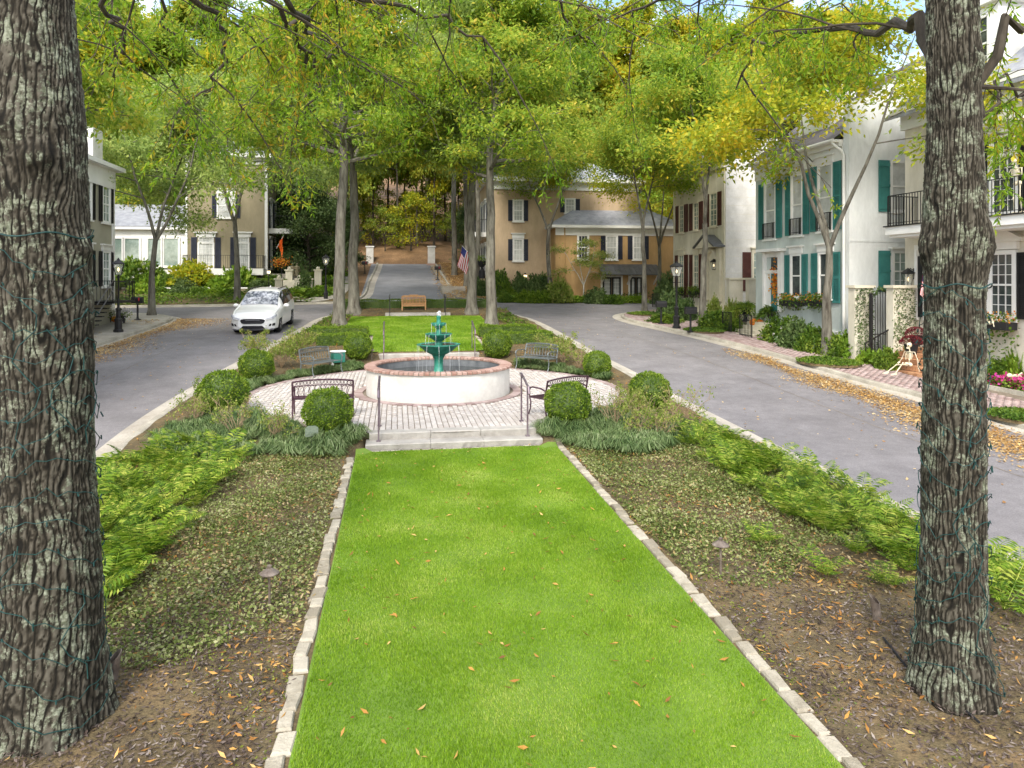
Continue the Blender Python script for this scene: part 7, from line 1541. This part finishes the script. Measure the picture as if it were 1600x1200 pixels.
def shrub(label, mat, loc, w_, h, i=0, grp='garden shrubs', name='shrub', fl=None, nfl=60):
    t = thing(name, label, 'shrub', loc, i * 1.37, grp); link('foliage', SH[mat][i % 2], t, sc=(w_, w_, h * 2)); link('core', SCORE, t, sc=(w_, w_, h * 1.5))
    if fl:
        d = unit(rng.normal(size=(nfl, 3))); d[:, 2] = np.abs(d[:, 2]); c = d * np.array([w_, w_, h * 2]) * .5; n = np.repeat(c, 10, 0) + rng.normal(size=(nfl * 10, 3)) * .05
        link('blossoms', leaf_mesh('blossoms', leaf_arr(n, rng.normal(size=n.shape), .06, .025), fl), t)
    return t
BZ = lambda x, y: bank_z(x, y)
# left garden in front of the tan house and sun room
GL = [(205, 458, 1.6, .9), (232, 462, 1.5, .8), (262, 460, 1.7, .9), (290, 463, 1.5, .8), (318, 458, 1.6, 1.0), (345, 462, 1.5, .8), (372, 460, 1.4, .9), (405, 462, 1.5, .7), (425, 455, 1.5, .9), (220, 470, 1.3, .5), (250, 471, 1.2, .45), (280, 472, 1.3, .45), (310, 471, 1.3, .5), (340, 472, 1.2, .45), (365, 471, 1.2, .4), (300, 450, 1.6, 1.0), (350, 448, 1.6, 1.0), (245, 448, 1.5, .9)]
for i, (u, v, w_, h) in enumerate(GL):
    d = 50.5 + (474 - v) * .28; p = at(u, v, d); z = bank_z(p.x, p.y)
    shrub('leafy green shrub in the border before the tan house and sun room', ('leaf_garden', 'leaf_hosta', 'leaf_garden', 'leaf_dark')[i % 4], (p.x, p.y, z - .05), w_ * 1.2, h * 1.15, i, 'border shrubs left')
p = at(215, 440, 54.5); shrub('bush covered in white flowers before the sun room', 'leaf_garden', (p.x, p.y, bank_z(p.x, p.y)), 3.4, 2.0, 1, fl='flower_white', nfl=90)
p = at(303, 430, 55); shrub('golden weeping dome tree before the sun room corner', 'leaf_gold', (p.x, p.y, bank_z(p.x, p.y) + .3), 3.4, 1.6, 0)
p = at(372, 438, 55); shrub('bright yellow-green shrub under the tan house balcony', 'leaf_hosta', (p.x, p.y, bank_z(p.x, p.y)), 2.2, 1.4, 0)
p0 = at(190, 451, 53.2); p1 = at(418, 451, 53.6); t = wthing('garden_wall', 'low pale stone wall running through the garden before the tan house', 'wall', tuple(p0), 'low garden walls')
zt = CZ - (451 - HY) / F * 53.4
mb = MB(); mb.hexa([Vector((q.x, q.y + dy, z)) for z in (zt - 1.6, zt) for q, dy in ((p0, 0), (p1, 0), (p1, .35), (p0, .35))]); mb.build('wall', 'stucco_tan', t); mb = MB(); mb.hexa([Vector((q.x, q.y + dy, z)) for z in (zt, zt + .1) for q, dy in ((p0, -.06), (p1, -.06), (p1, .41), (p0, .41))]); mb.build('coping', 'trim', t)
# garden steps with stone piers
sp = at(450, 468, 50.5); gs = wthing('garden_steps', 'pale stone garden steps with square piers right of the minivan', 'steps', (sp.x, sp.y, bank_z(sp.x, sp.y)))
zs = bank_z(sp.x, sp.y) - .02
for k in range(8):
    mb = MB(); yy = sp.y + k * .42 + (1.0 if k > 3 else 0); mb.box((sp.x, yy + .6, zs + .1 + k * .17 - .25), (2.1, 1.2, .5)); mb.build('step', 'stucco_cream', gs)
for i, (u, v, d) in enumerate(((436, 452, 52), (468, 452, 52), (483, 452, 52.3), (452, 432, 55), (497, 432, 55))):
    q = at(u, v, d); z0 = bank_z(q.x, q.y) - .2; t = wthing('stone_pier', ['stone pier left of the garden steps', 'stone pier right of the garden steps', 'stone pier beside the clipped cone at the garden steps', 'upper stone pier left of the garden steps', 'upper stone pier at the end of the terrace hedge'][i], 'pier', (q.x, q.y, z0), 'square stone piers')
    ztop = CZ + (HY - (437, 437, 437, 423, 423)[i]) / F * d; mb = MB(); mb.box((q.x, q.y, (z0 + ztop) / 2), (.5, .5, ztop - z0)); mb.build('shaft', 'stucco_cream', t); mb = MB(); mb.box((q.x, q.y, ztop + .05), (.64, .64, .1)); mb.build('cap', 'trim_cream', t); mb = MB(); mb.ell((q.x, q.y, ztop + .18), .15); mb.build('ball', 'trim_cream', t, smooth=True)
q = at(475, 455, 52); shrub('dark clipped upright bush between the stone piers', 'leaf_dark', (q.x, q.y, bank_z(q.x, q.y)), 1.1, 1.7, 1)
q0, q1 = at(400, 440, 54.), at(447, 440, 54.); hedge('green hedge below the tan house terrace left of the steps', q0.x, q1.x, q0.y, q0.y + .9, bank_z(q0.x, q0.y) - .1, 1.0, L=.09, dens=260, mat='leaf_garden', grp='far hedges')
q0, q1 = at(468, 432, 56.), at(498, 432, 56.); hedge('clipped hedge on the terrace right of the steps', q0.x, q1.x, q0.y, q0.y + 1., bank_z(q0.x, q0.y) + .0, 1.2, L=.09, dens=260, mat='leaf_garden', grp='far hedges')
q0, q1 = at(480, 418, 60.), at(503, 418, 60.); hedge('pale grey-green clipped hedge above the garden steps', q0.x, q1.x, q0.y, q0.y + 1., bank_z(q0.x, q0.y) + .6, 1.0, L=.09, dens=260, mat='leaf_mondo', grp='far hedges')
for i, (u, v, w_, h) in enumerate(((470, 466, 1.8, .6), (490, 466, 1.8, .6), (505, 462, 1.6, .6), (500, 452, 2.0, .8), (515, 446, 1.8, .7), (510, 436, 2.2, .9), (520, 428, 2.0, .8))):
    d = 50.5 + (470 - v) * .33; q = at(u, v, d); shrub('low green ground-cover shrub on the bank left of the footpath', ('leaf_hosta', 'leaf_garden')[i % 2], (q.x, q.y, bank_z(q.x, q.y) - .05), w_ * 1.2, h, i, 'bank shrubs left')
def statue(label, q, h):
    t = wthing('statue', label, 'statue', tuple(q), 'pair of child statues'); x, y, z = q
    mb = MB(); mb.lathe([(.2, 0), (.2, .12), (.15, .14), (.17, h * .35), (.13, h * .5), (.16, h * .72), (.1, h * .8), (.06, h * .83)], 10, c=q); mb.build('body', 'stucco_tan', t, smooth=True); mb = MB(); mb.ell((x, y, z + h * .92), h * .085); mb.build('head', 'stucco_tan', t, smooth=True)
    for s in (-1, 1): mb = MB(); mb.tube([(x + s * .14, y, z + h * .74), (x + s * .22, y - .08, z + h * .58), (x + s * .1, y - .16, z + h * .55)], .035, 6); mb.build('arm', 'stucco_tan', t)
for u, lab in ((457, 'left one of two tan child statues above the garden steps'), (464, 'right one of two tan child statues above the garden steps')):
    q = at(u, 430, 56.5); q.z = CZ + (HY - 431) / F * 56.5; statue(lab, q, 1.0)
# right garden before the peach house
q0, q1 = at(792, 460, 53.5), at(868, 460, 53.5); hedge('long dark clipped hedge before the peach house', q0.x, q1.x + .6, q0.y, q0.y + .8, bank_z(q0.x, q0.y) - .1, .8, L=.09, dens=260, mat='leaf_dark', grp='far hedges')
t = wthing('garden_wall', 'low brown retaining wall behind the clipped hedge of the peach house', 'wall', tuple(q0), 'low garden walls'); mb = MB(); mb.box(((q0.x + q1.x) / 2, q0.y + 1.0, CZ - (449 - HY) / F * 54 - .4), (q1.x - q0.x + 1, .3, .9)); mb.build('wall', 'stucco_peach', t)
for i, (u, v, w_, h, m, lab) in enumerate(((783, 440, 1.5, 1.9, 'leaf_garden', 'tall upright bush at the corner of the peach house'), (813, 438, 1.7, 1.5, 'leaf_dark', 'dark round bush under the lower window of the peach house'), (845, 438, 2.2, 1.6, 'leaf_dark', 'broad dark bush against the peach house wall'), (800, 443, 1.0, .7, 'leaf_box', 'small clipped ball by the garden lamp'), (752, 440, 1.3, 1.3, 'leaf_dark', 'dark bush under the urn left of the peach house'),
    (818, 463, 1.3, .75, 'leaf_box', 'clipped ball in the straw bed, leftmost before the dark hedge'), (835, 464, 1.5, .75, 'leaf_box', 'clipped ball in the straw bed, middle one before the dark hedge'), (852, 464, 1.3, .75, 'leaf_box', 'clipped ball in the straw bed, right one before the dark hedge'), (790, 462, 1.1, .6, 'leaf_garden', 'leafy clump at the left end of the dark hedge'),
    (932, 464, 1.8, .9, 'leaf_dark', 'dark bush beside the french doors of the orange wing'), (957, 468, 1.5, .6, 'leaf_garden', 'low bush before the french doors of the orange wing'), (1045, 468, 2.2, 1.8, 'leaf_dark', 'dark ivy mound at the corner between orange wing and cream house'), (875, 462, 2.0, 1.5, 'leaf_azalea', 'brownish airy shrub at the orange wing corner'))):
    d = 53.6 - (v - 440) * .12; q = at(u, v, d); shrub(lab, m, (q.x, q.y, bank_z(q.x, q.y) - .05), w_, h, i, 'garden shrubs right')
for i, u in enumerate((800, 825, 862, 880, 898, 915, 940, 965, 985, 1000)):
    q = at(u, 470, 51.2); shrub('low hosta clump along the kerb before the orange house', 'leaf_hosta', (q.x, q.y, bank_z(q.x, q.y) - .03), 1.0, .38, i, 'hostas along the far kerb')
cm = tree_mesh(61, 4.2, .05, .5, 1.5, 12, 4, 4, 26, (.12, .035), 'leaf_azalea', bark='bark_pale', fork=4, cl=.4, lo_=.35); q = at(912, 468, 52.3); plant_tree('crape_myrtle', 'thin multi-stemmed yellowing small tree before the orange wing', cm, (q.x, q.y, bank_z(q.x, q.y)), .5, 1., 'small garden trees')
for u, lab, sx in ((578, 'white gate pier left of the hill road crest', -1), (674, 'white gate pier right of the hill road crest', 1)):
    q = at(u, 402, 76); t = wthing('gate_pier', lab, 'pier', (q.x, q.y, 4.7), 'white gate piers'); mb = MB(); mb.box((q.x, q.y, 5.6), (.75, .75, 2.3)); mb.build('shaft', 'stucco_white', t); mb = MB(); mb.box((q.x, q.y, 6.8), (.9, .9, .12)); mb.build('cap', 'trim', t); mb = MB(); mb.box((q.x, q.y, 4.7), (.95, .95, .6)); mb.build('base', 'redbrick', t)
for u, v, d, lab in ((570, 418, 66, 'dark mailbox on the left verge of the hill road'), (684, 423, 63, 'dark mailbox on the right verge of the hill road')):
    c = copy_tree(mA); q = at(u, v, d); c['label'] = lab; c.location = (q.x, q.y, hz(q.x, q.y) + .1)
q = at(708, 440, 55); t = wthing('garden_steps', 'flight of stone steps beside the lowest hill road oak', 'steps', (q.x, q.y, hz(0, q.y)))
for k in range(4): mb = MB(); mb.box((q.x + .1, q.y + k * .4 + .5, hz(0, q.y) + k * .17 - .1), (1.9, 1.0, .4)); mb.build('step', 'concrete', t)
# ------------------------------------------------------------------ right pavement frontage
def front_bed(label, u0, u1, fr, n0, n1, z):
    pass
for i, (u, v, d, w_, h, m, fl, lab) in enumerate(((1222, 522, 30.5, 1.5, 1.0, 'leaf_garden', 'flower_white', 'pale hydrangea bush below the first teal window box'), (1248, 528, 29.0, 1.5, 1.0, 'leaf_dark', None, 'dark leafy bush below the teal window boxes'), (1272, 532, 27.9, 1.3, .9, 'leaf_garden', None, 'leafy bush left of the street tree below the window box'),
    (1325, 540, 26.8, .95, .7, 'leaf_hosta', None, 'bright green bush between the street tree and the ivy wall'), (1305, 537, 27.0, 1.1, .8, 'leaf_garden', None, 'green bush right behind the lichen-covered street tree'), (1358, 556, 25.4, .8, .42, 'leaf_hosta', None, 'low green plants left of the brick steps'), (1385, 556, 24.4, .8, .7, 'leaf_garden', None, 'green plants at the foot of the iron gate'),
    (1050, 495, 38.8, 1.6, 1.3, 'leaf_dark', None, 'dark clipped bush behind the right street lamp'), (1068, 492, 38.8, 1.3, 1.1, 'leaf_dark', None, 'dark clipped bush before the cream house railing'), (1040, 505, 37.5, 1.6, .45, 'leaf_garden', None, 'low greenery edging the pavement behind the mailbox'), (1120, 505, 35.2, 1.7, .8, 'leaf_garden', None, 'leafy bush before the low cream wall'), (1142, 510, 34.2, 1.3, .6, 'leaf_garden', None, 'spreading fern bush left of the small iron gate'),
    (1117, 490, 37, .9, 1.2, 'leaf_azalea', None, 'thin airy shrub before the arched doorway'), (1143, 492, 36.6, .8, 1.2, 'leaf_azalea', None, 'thin airy shrub before the low cream wall'),
    (1562, 560, 22.3, .8, .7, 'leaf_garden', None, 'green bush behind the pink flowers at the right edge'), (1592, 552, 21.9, .7, .9, 'leaf_hosta', None, 'tall bright bush at the right edge under the window box'))):
    q = at(u, v, d); z = zr(q.y) + .08; shrub(lab, m, (q.x, q.y, z), w_, h, i, 'shrubs before the right houses', fl=fl, nfl=16)
def urn_fern(label, u, v, d):
    q = at(u, v, d); z = zr(q.y) + .45; t = thing('potted_fern', label, 'potted plant', (q.x, q.y, z), u, 'ferns in black urns')
    mb = MB(); mb.lathe([(.2, 0), (.2, .06), (.08, .12), (.07, .3), (.2, .4), (.27, .62), (.3, .66), (.26, .68)], 16); mb.build('urn', 'pot', t, smooth=True)
    r = np.random.default_rng(int(u)); n = 900; a = r.uniform(0, 6.28, n); s = r.random(n); c = np.stack([np.cos(a) * s * .75, np.sin(a) * s * .75, .72 + .55 * s - .95 * s * s + r.normal(size=n) * .07], 1); dd = np.stack([np.cos(a), np.sin(a), .6 - 1.9 * s], 1) + r.normal(size=(n, 3)) * .35
    link('fronds', leaf_mesh('fronds', leaf_arr(c, dd, .22, .022), 'leaf_garden'), t)
urn_fern('big fern in a black urn left of the teal door steps', 1165, 500, 35.2); urn_fern('big fern in a black urn right beside the teal door', 1207, 500, 33.2)
def pumpkin(label, q, r_):
    t = thing('pumpkin', label, 'pumpkin', q, random.random() * 3, 'pumpkins'); mb = MB(); n = 24; m = 8
    for i in range(m + 1):
        th = math.pi * i / m
        for j in range(n): a = 2 * math.pi * j / n; k = r_ * max(.03, math.sin(th)) * (1 - .09 * abs(math.cos(a * 4))); mb.v.append((k * math.cos(a), k * math.sin(a), r_ * .8 - r_ * .8 * math.cos(th)))
    mb.f = [(i * n + j, i * n + (j + 1) % n, (i + 1) * n + (j + 1) % n, (i + 1) * n + j) for i in range(m) for j in range(n)]; mb.build('fruit', 'pumpkin', t, smooth=True); mb = MB(); mb.tube([(0, 0, r_ * 1.5), (.01, 0, r_ * 1.75), (.04, 0, r_ * 1.9)], r_ * .1, 6); mb.build('stalk', 'stem', t)
for u, v, d, r_, lab in ((1178, 511, 33.6, .22, 'orange pumpkin on the steps of the teal door'), (1187, 509, 33.6, .2, 'smaller orange pumpkin behind the first on the teal door steps'), (163, 492, 35.4, .2, 'orange pumpkin beside the left black stair'), (178, 491, 35.4, .18, 'orange pumpkin behind the left street lamp')):
    q = at(u, v, d); pumpkin(lab, (q.x, q.y, zr(q.y) + (.42 if u > 1000 else .13)), r_)
# low door steps at the teal door, with a small iron gate
q = A.p(A.px(1205, 0)[0], 0, 0); t = wthing('door_steps', 'low pale steps up to the teal front door', 'steps', (q.x, q.y, zA))
a_ = A.px(1205, 0)[0]
for k in range(4): fpart(t, A, 'step', 'trim_cream', [(a_ - .95, a_ + .95, .06, 1.75 - .36 * k, zr(30) - .1 + k * .17, zr(30) + .19 + k * .17)])
t = wthing('iron_fence', 'low black iron railing before the teal door', 'railing', tuple(A.p(a_, 1.9, zr(30)))); railing(t, A, a_ - 1.3, a_ - .3, 1.78, zr(30) + .1, 1.0, step=.12); railing(t, A, a_ + .5, a_ + 1.3, 1.78, zr(31) + .1, 1.0, step=.12)
t = wthing('iron_fence', 'black iron railing before the cream house doorway', 'railing', tuple(B.p(2, 1.6, zB))); railing(t, B, .6, LB - .5, 1.75, zB + .1, 1.0, step=.16)
t = thing('door_wreath', 'orange autumn swag hanging on the teal door', 'wreath', tuple(A.p(A.px(1212, 0)[0] - .1, .1, A.px(1212, 440)[1]))); n = 260; c = rng.normal(size=(n, 3)) * np.array([.06, .16, .42]); link('leaves', leaf_mesh('leaves', leaf_arr(c, rng.normal(size=(n, 3)), .12, .04), 'flower_mix'), t)
# mum pots on the brick steps
for i, (u, v, d, lab) in enumerate(((1424, 552, 23.4, 'dark red chrysanthemum in a black pot on the brick steps'), (1432, 538, 24.2, 'purple chrysanthemum in a pot at the top of the brick steps'))):
    q = at(u, v, d); z = CZ + (HY - v) / F * d - .02; t = thing('potted_mum', lab, 'potted plant', (q.x, q.y, z), 0, 'potted chrysanthemums'); mb = MB(); mb.lathe([(.15, 0), (.22, .3), (.24, .31), (.2, .33)], 16); mb.build('pot', 'pot', t, smooth=True)
    d3 = unit(rng.normal(size=(700, 3))); d3[:, 2] = np.abs(d3[:, 2]); link('blossoms', leaf_mesh('blossoms', leaf_arr(d3 * np.array([.33, .33, .26]) + np.array([0, 0, .33]), d3 + rng.normal(size=d3.shape) * .5, .05, .018), 'mum'), t)
# pink flower bed with a kerb
fb = [Vector((x, y, zr(y) + .1)) for x, y in ((17.6, 19.0), (17.85, 17.96), (18.05, 16.8), (18.85, 16.7), (18.7, 19.3))]
cxy = sum(fb, Vector()) / 5; t = wthing('flower_bed', 'bed of pink and magenta flowers at the right edge', 'flowers', tuple(cxy))
mb = MB(); mb.prism([p + Vector((0, 0, -.1)) for p in fb], (0, 0, .16)); mb.build('soil', 'soil', t)
def in_poly(n):
    out = []
    while len(out) < n:
        w_ = rng.dirichlet(np.ones(5) * .7); p = sum((fb[i] * float(w_[i]) for i in range(5)), Vector()); out.append(p - cxy)
    return np.array([tuple(p) for p in out])
for nm, mt, n, L in (('foliage', 'leaf_garden', 1500, .10), ('blossoms', 'flower_pink', 1500, .085)):
    c = in_poly(n); c[:, 2] += .08 + rng.random(n) * .28 + (.07 if nm == 'blossoms' else 0); o = link(nm, leaf_mesh(nm, leaf_arr(c, rng.normal(size=(n, 3)) + np.array([0, 0, .4]), L, L * .42), mt), t); o['kind'] = 'stuff'
mb = MB(); mb.bar(fb[0] + Vector((-.05, -.05, .03)), fb[1] + Vector((-.05, -.05, .03)), .12, .18); mb.bar(fb[1] + Vector((-.05, -.05, .03)), fb[2] + Vector((-.05, -.05, .03)), .12, .18); mb.build('edging', 'kerb', t)
# ------------------------------------------------------------------ skeleton decorations
def skeleton(label, loc, rz, J, sc=1.):
    """J: joint positions in metres, x to the side, -y forward"""
    t = thing('skeleton_decoration', label, 'skeleton', loc, rz, 'plastic skeletons'); t.scale = (sc, sc, sc)
    V_ = lambda k: Vector(J[k]); pel, neck, head = V_('pelvis'), V_('neck'), V_('head')
    mb = MB(); mb.ell(head + Vector((0, .0, .03)), (.072, .09, .085), 14, 10); mb.box(head + Vector((0, -.06, -.065)), (.075, .06, .05)); mb.build('skull', 'bone', t, smooth=True); sk = t.children[-1]
    for s in (-1, 1): mb = MB(); mb.ell(head + Vector((s * .03, -.077, .015)), (.02, .015, .02), 8, 6); mb.build('eye_socket', 'car_black', sk)
    mb = MB(); ax = (neck - pel); mb.tube([pel, pel + ax * .35 + Vector((0, .03, 0)), pel + ax * .7 + Vector((0, .04, 0)), neck, head - Vector((0, 0, .06))], .018, 6)
    for i in range(7):
        c = pel + ax * (.48 + .07 * i); w_ = .13 - .012 * abs(i - 3); mb.tube([c + Vector((w_ * math.sin(a), .05 - .075 + .085 * math.cos(a), -.02 + .02 * math.cos(a))) for a in np.linspace(-2.7, 2.7, 14)], .0085, 5)
    mb.tube([V_('sl'), neck + Vector((0, -.02, -.03)), V_('sr')], .012, 6); mb.build('ribcage', 'bone', t)
    mb = MB()
    for s in (-1, 1): mb.ell(pel + Vector((s * .065, 0, .02)), (.07, .05, .07), 10, 7)
    mb.build('pelvis', 'bone', t, smooth=True)
    for s in 'lr':
        mb = MB(); sh, el, ha = V_('s' + s), V_('e' + s), V_('h' + s); mb.tube([sh, sh.lerp(el, .1), sh.lerp(el, .5), sh.lerp(el, .9), el], [.022, .013, .011, .013, .02], 6)
        d = (ha - el).normalized(); o_ = d.orthogonal() * .012; mb.tube([el + o_, ha + o_], .008, 5); mb.tube([el - o_, ha - o_], .008, 5); mb.build('arm', 'bone', t); arm = t.children[-1]
        mb = MB(); sd_ = d.cross(Vector((0, 0, 1))); sd_ = sd_.normalized() if sd_.length > .1 else Vector((1, 0, 0))
        mb.ell(ha + d * .03, (.03, .03, .02), 8, 6)
        for k in range(5): b0 = ha + d * (.04 if k else .015) + sd_ * (.012 * (k - 2)); mb.tube([b0, b0 + d * (.045, .045, .055, .05, .04)[k] + sd_ * (.006 * (k - 2)), b0 + d * (.06, .08, .09, .085, .07)[k] + Vector((0, 0, -.02))], .006, 5)
        mb.build('hand', 'bone', arm)
        mb = MB(); hp, kn, fo = V_('p' + s), V_('k' + s), V_('f' + s); mb.tube([hp, hp.lerp(kn, .12), hp.lerp(kn, .5), hp.lerp(kn, .9), kn], [.028, .017, .014, .018, .028], 6); o_ = Vector((.014, 0, 0)); mb.tube([kn, kn.lerp(fo, .5) + o_, fo], .012, 5); mb.tube([kn + o_, kn.lerp(fo, .5) - o_, fo], .008, 5); mb.build('leg', 'bone', t); lg = t.children[-1]
        mb = MB(); mb.hexa([fo + Vector(p) for p in ((-.03, .05, -.04), (.03, .05, -.04), (.045, -.17, -.04), (-.045, -.17, -.04), (-.02, .04, .02), (.02, .04, .02), (.035, -.16, -.02), (-.035, -.16, -.02))]); mb.build('foot', 'bone', lg)
    return t
STAND = dict(pelvis=(0, 0, .86), neck=(0, -.06, 1.34), head=(0, -.12, 1.5), sl=(-.17, -.04, 1.30), sr=(.17, -.04, 1.30), el=(-.26, -.14, 1.06), er=(.26, -.14, 1.06), hl=(-.2, -.34, 1.12), hr=(.34, -.34, 1.12), pl=(-.08, 0, .84), pr=(.08, 0, .84), kl=(-.11, -.03, .44), kr=(.12, -.05, .44), fl=(-.12, .02, .05), fr=(.14, .0, .05))
SIT = dict(pelvis=(0, 0, .10), neck=(0, .06, .56), head=(0, .04, .72), sl=(-.17, .06, .53), sr=(.17, .06, .53), el=(-.27, .06, .28), er=(.26, .08, .28), hl=(-.2, -.16, .2), hr=(.28, .1, .04), pl=(-.08, -.02, .1), pr=(.08, -.02, .1), kl=(-.12, -.44, .12), kr=(.1, -.43, .2), fl=(-.16, -.84, -.10), fr=(.1, -.8, -.12))
fr2 = Fr.__new__(Fr); fr2.o = FF.p(0, .92, 0); fr2.d = FF.d; fr2.n = FF.n
s_, _ = fr2.px(1590, 300); q = FF.p(s_, .92, zb); fn = math.atan2(FF.n.y, FF.n.x) + math.pi / 2
skeleton('bone-coloured skeleton standing at the balcony railing at the right edge', (q.x, q.y, zb + .01), fn, STAND, 1.02)
q = at(1412, 571, 22.7); skeleton('skeleton sitting with outstretched legs on the brick steps', (q.x + .45, q.y + .35, zF_ + .345), fn + .25, SIT, 1.0)
def critter(label, loc, rz, name, legs, n=8):
    t = thing(name, label, 'skeleton', loc, rz, 'animal skeletons'); mb = MB(); mb.ell((0, 0, .1), (.07, .1, .06), 10, 7); mb.ell((0, -.12, .12), .05, 8, 6); mb.build('body', 'bone', t, smooth=True)
    for k in range(n): a = math.pi * 2 * (k + .5) / n; mb = MB(); mb.tube([(.05 * math.cos(a), .05 * math.sin(a), .1), (.2 * math.cos(a), .2 * math.sin(a), .25), (.34 * math.cos(a), .34 * math.sin(a), .0)], .011, 5); mb.build('leg', 'bone', t)
q = Vector(wbx['_w']); critter('white spider skeleton hanging on the front of the right window box', tuple(q + FF.n * .2 + Vector((0, 0, .1))), 0, 'spider_skeleton', 8)
t = thing('dog_skeleton', 'white dog skeleton lying behind the pink flowers', 'skeleton', (18.35, 18.6, zr(18.6) + .28), .4, 'animal skeletons')
mb = MB(); mb.tube([(-.35, 0, .2), (-.1, 0, .27), (.2, 0, .25), (.38, 0, .3)], .025, 6); mb.build('spine', 'bone', t); mb = MB(); mb.ell((-.45, -.02, .28), (.12, .07, .07), 10, 7); mb.build('skull', 'bone', t, smooth=True)
mb = MB()
for i in range(6): mb.tube([(-.2 + i * .07, .1 * math.sin(a), .17 + .09 * math.cos(a)) for a in np.linspace(-2.6, 2.6, 10)], .009, 5)
mb.build('ribs', 'bone', t)
for x in (-.25, .28):
    for y in (-.08, .08): mb = MB(); mb.tube([(x, y, .2), (x - .05, y * 1.3, .08), (x - .2, y * 1.3, .0)], .016, 5); mb.build('leg', 'bone', t)
# ------------------------------------------------------------------ flags
def flag_us(label, base, tip, wdt, hgt, d_hang, rz=0.):
    t = wthing('flag', label, 'flag', tuple(base), 'flags'); mb = MB(); mb.tube([base, tip], .018, 6); mb.build('pole', 'trim', t)
    ax = (Vector(base) - Vector(tip)).normalized(); dn = Vector(d_hang)
    def P(a, b): w_ = .05 * math.sin(a * 7 + b * 3); return Vector(tip) + ax * wdt * a + dn * hgt * b + Vector((w_, w_, 0))
    for i in range(13):
        mb = MB(); 
        for k in range(8):
            a0, a1 = i / 13, (i + 1) / 13; b0, b1 = k / 8, (k + 1) / 8; mb.quad(P(a0, b0), P(a1, b0), P(a1, b1), P(a0, b1))
        mb.build('stripe', 'flag_red' if i % 2 == 0 else 'flag_white', t)
    mb = MB(); n_ = Vector((0, -.012, 0))
    for i in range(7):
        for k in range(3): mb.quad(*[P(a / 13, b / 8) + n_ for a, b in ((i, k), (i + 1, k), (i + 1, k + 1), (i, k + 1))])
    mb.build('canton', 'flag_blue', t)
    return t
b = at(737, 400, 53.5); tp = at(722, 384, 53.3); flag_us('american flag hanging at the side of the peach house', b, tp, 1.0, 1.5, (-.25, 0, -.97))
b = at(1452, 436, 24.5); tp = at(1442, 426, 24.2); flag_us('striped flag beside the lantern at the brick steps', b, tp, .5, .75, (-.15, 0, -.98))
b = at(0, 412, 21); tp = at(-3, 398, 20.8); flag_us('american flag at the left edge of the picture', b, tp, .7, 1.0, (.45, 0, -.9))
b = at(432, 388, 54); tp = at(443, 368, 53.6); t = wthing('flag', 'bright orange flag hanging beside the tan house porch', 'flag', tuple(b), 'flags'); mb = MB(); mb.tube([b, tp], .02, 6); mb.build('pole', 'trim', t)
mb = MB(); V = []
for i in range(9):
    for k in range(9): a, c_ = i / 8, k / 8; q = b.lerp(tp, .15 + .85 * a); V.append((q.x + c_ * (.35 - .5 * a) + .06 * math.sin(i * 1.2 + k * .8), q.y + .08 * math.sin(k * 1.4 + i), q.z - c_ * (.5 + 1.3 * a)))
mb.add(V, [(i * 9 + k, i * 9 + k + 1, (i + 1) * 9 + k + 1, (i + 1) * 9 + k) for i in range(8) for k in range(8)]); mb.build('cloth', 'flag_orange', t, smooth=True)
q = at(440, 410, 55); t = thing('hanging_basket', 'basket of orange flowers below the orange flag', 'planter', (q.x, q.y, q.z)); mb = MB(); mb.lathe([(.05, -.3), (.3, -.1), (.32, 0)], 12); mb.build('basket', 'pot', t); c = rng.normal(size=(300, 3)) * np.array([.3, .3, .18]); link('flowers', leaf_mesh('flowers', leaf_arr(c, rng.normal(size=(300, 3)), .12, .045), 'flower_mix'), t); mb = MB(); mb.tube([(0, 0, 0), (0, 0, -2.2)], .03, 6); mb.build('stand', 'iron', t)
# urn on the peach house side, flower pots by the left stair
q = at(753, 425, 54); t = thing('urn', 'black urn planter beside the peach house', 'urn', (q.x, q.y, q.z + .1)); mb = MB(); mb.lathe([(.25, -.6), (.25, .0), (.12, .1), (.1, .25), (.3, .45), (.34, .75), (.28, .78)], 14); mb.build('bowl', 'pot', t, smooth=True); c = rng.normal(size=(200, 3)) * np.array([.25, .25, .15]) + np.array([0, 0, .9]); link('plant', leaf_mesh('plant', leaf_arr(c, rng.normal(size=(200, 3)), .12, .04), 'leaf_garden'), t)
for i, (u, v, lab, fl) in enumerate(((152, 487, 'yellow flower pot at the foot of the left black stair', 'flower_mix'), (168, 498, 'potted white flowers on a stand by the left stair', 'flower_white'), (190, 499, 'pot of pale flowers behind the left lamp base', 'flower_white'))):
    q = G(u, v + 6, .13); t = thing('flower_pot', lab, 'potted plant', (q.x, q.y, q.z), 0, 'flower pots by the left stair'); mb = MB(); mb.lathe([(.15, 0), (.2, .35), (.22, .36), (.17, .38)], 12); mb.build('pot', 'pot', t); c = rng.normal(size=(220, 3)) * np.array([.18, .18, .12]) + np.array([0, 0, .5]); link('flowers', leaf_mesh('flowers', leaf_arr(c, rng.normal(size=(220, 3)), .08, .03), fl), t)
    c = rng.normal(size=(160, 3)) * np.array([.18, .18, .1]) + np.array([0, 0, .42]); link('foliage', leaf_mesh('foliage', leaf_arr(c, rng.normal(size=(160, 3)), .1, .03), 'leaf_garden'), t)
# white storm drain number plate on the right kerb and neighbours' shrubs beside the left stair
for o in list(bpy.data.objects):
    if '_w' in o: del o['_w']
    if o.parent and o.name.split('.')[0] in ('flowers', 'blossoms', 'foliage', 'leaves', 'plant'): o['kind'] = 'stuff'
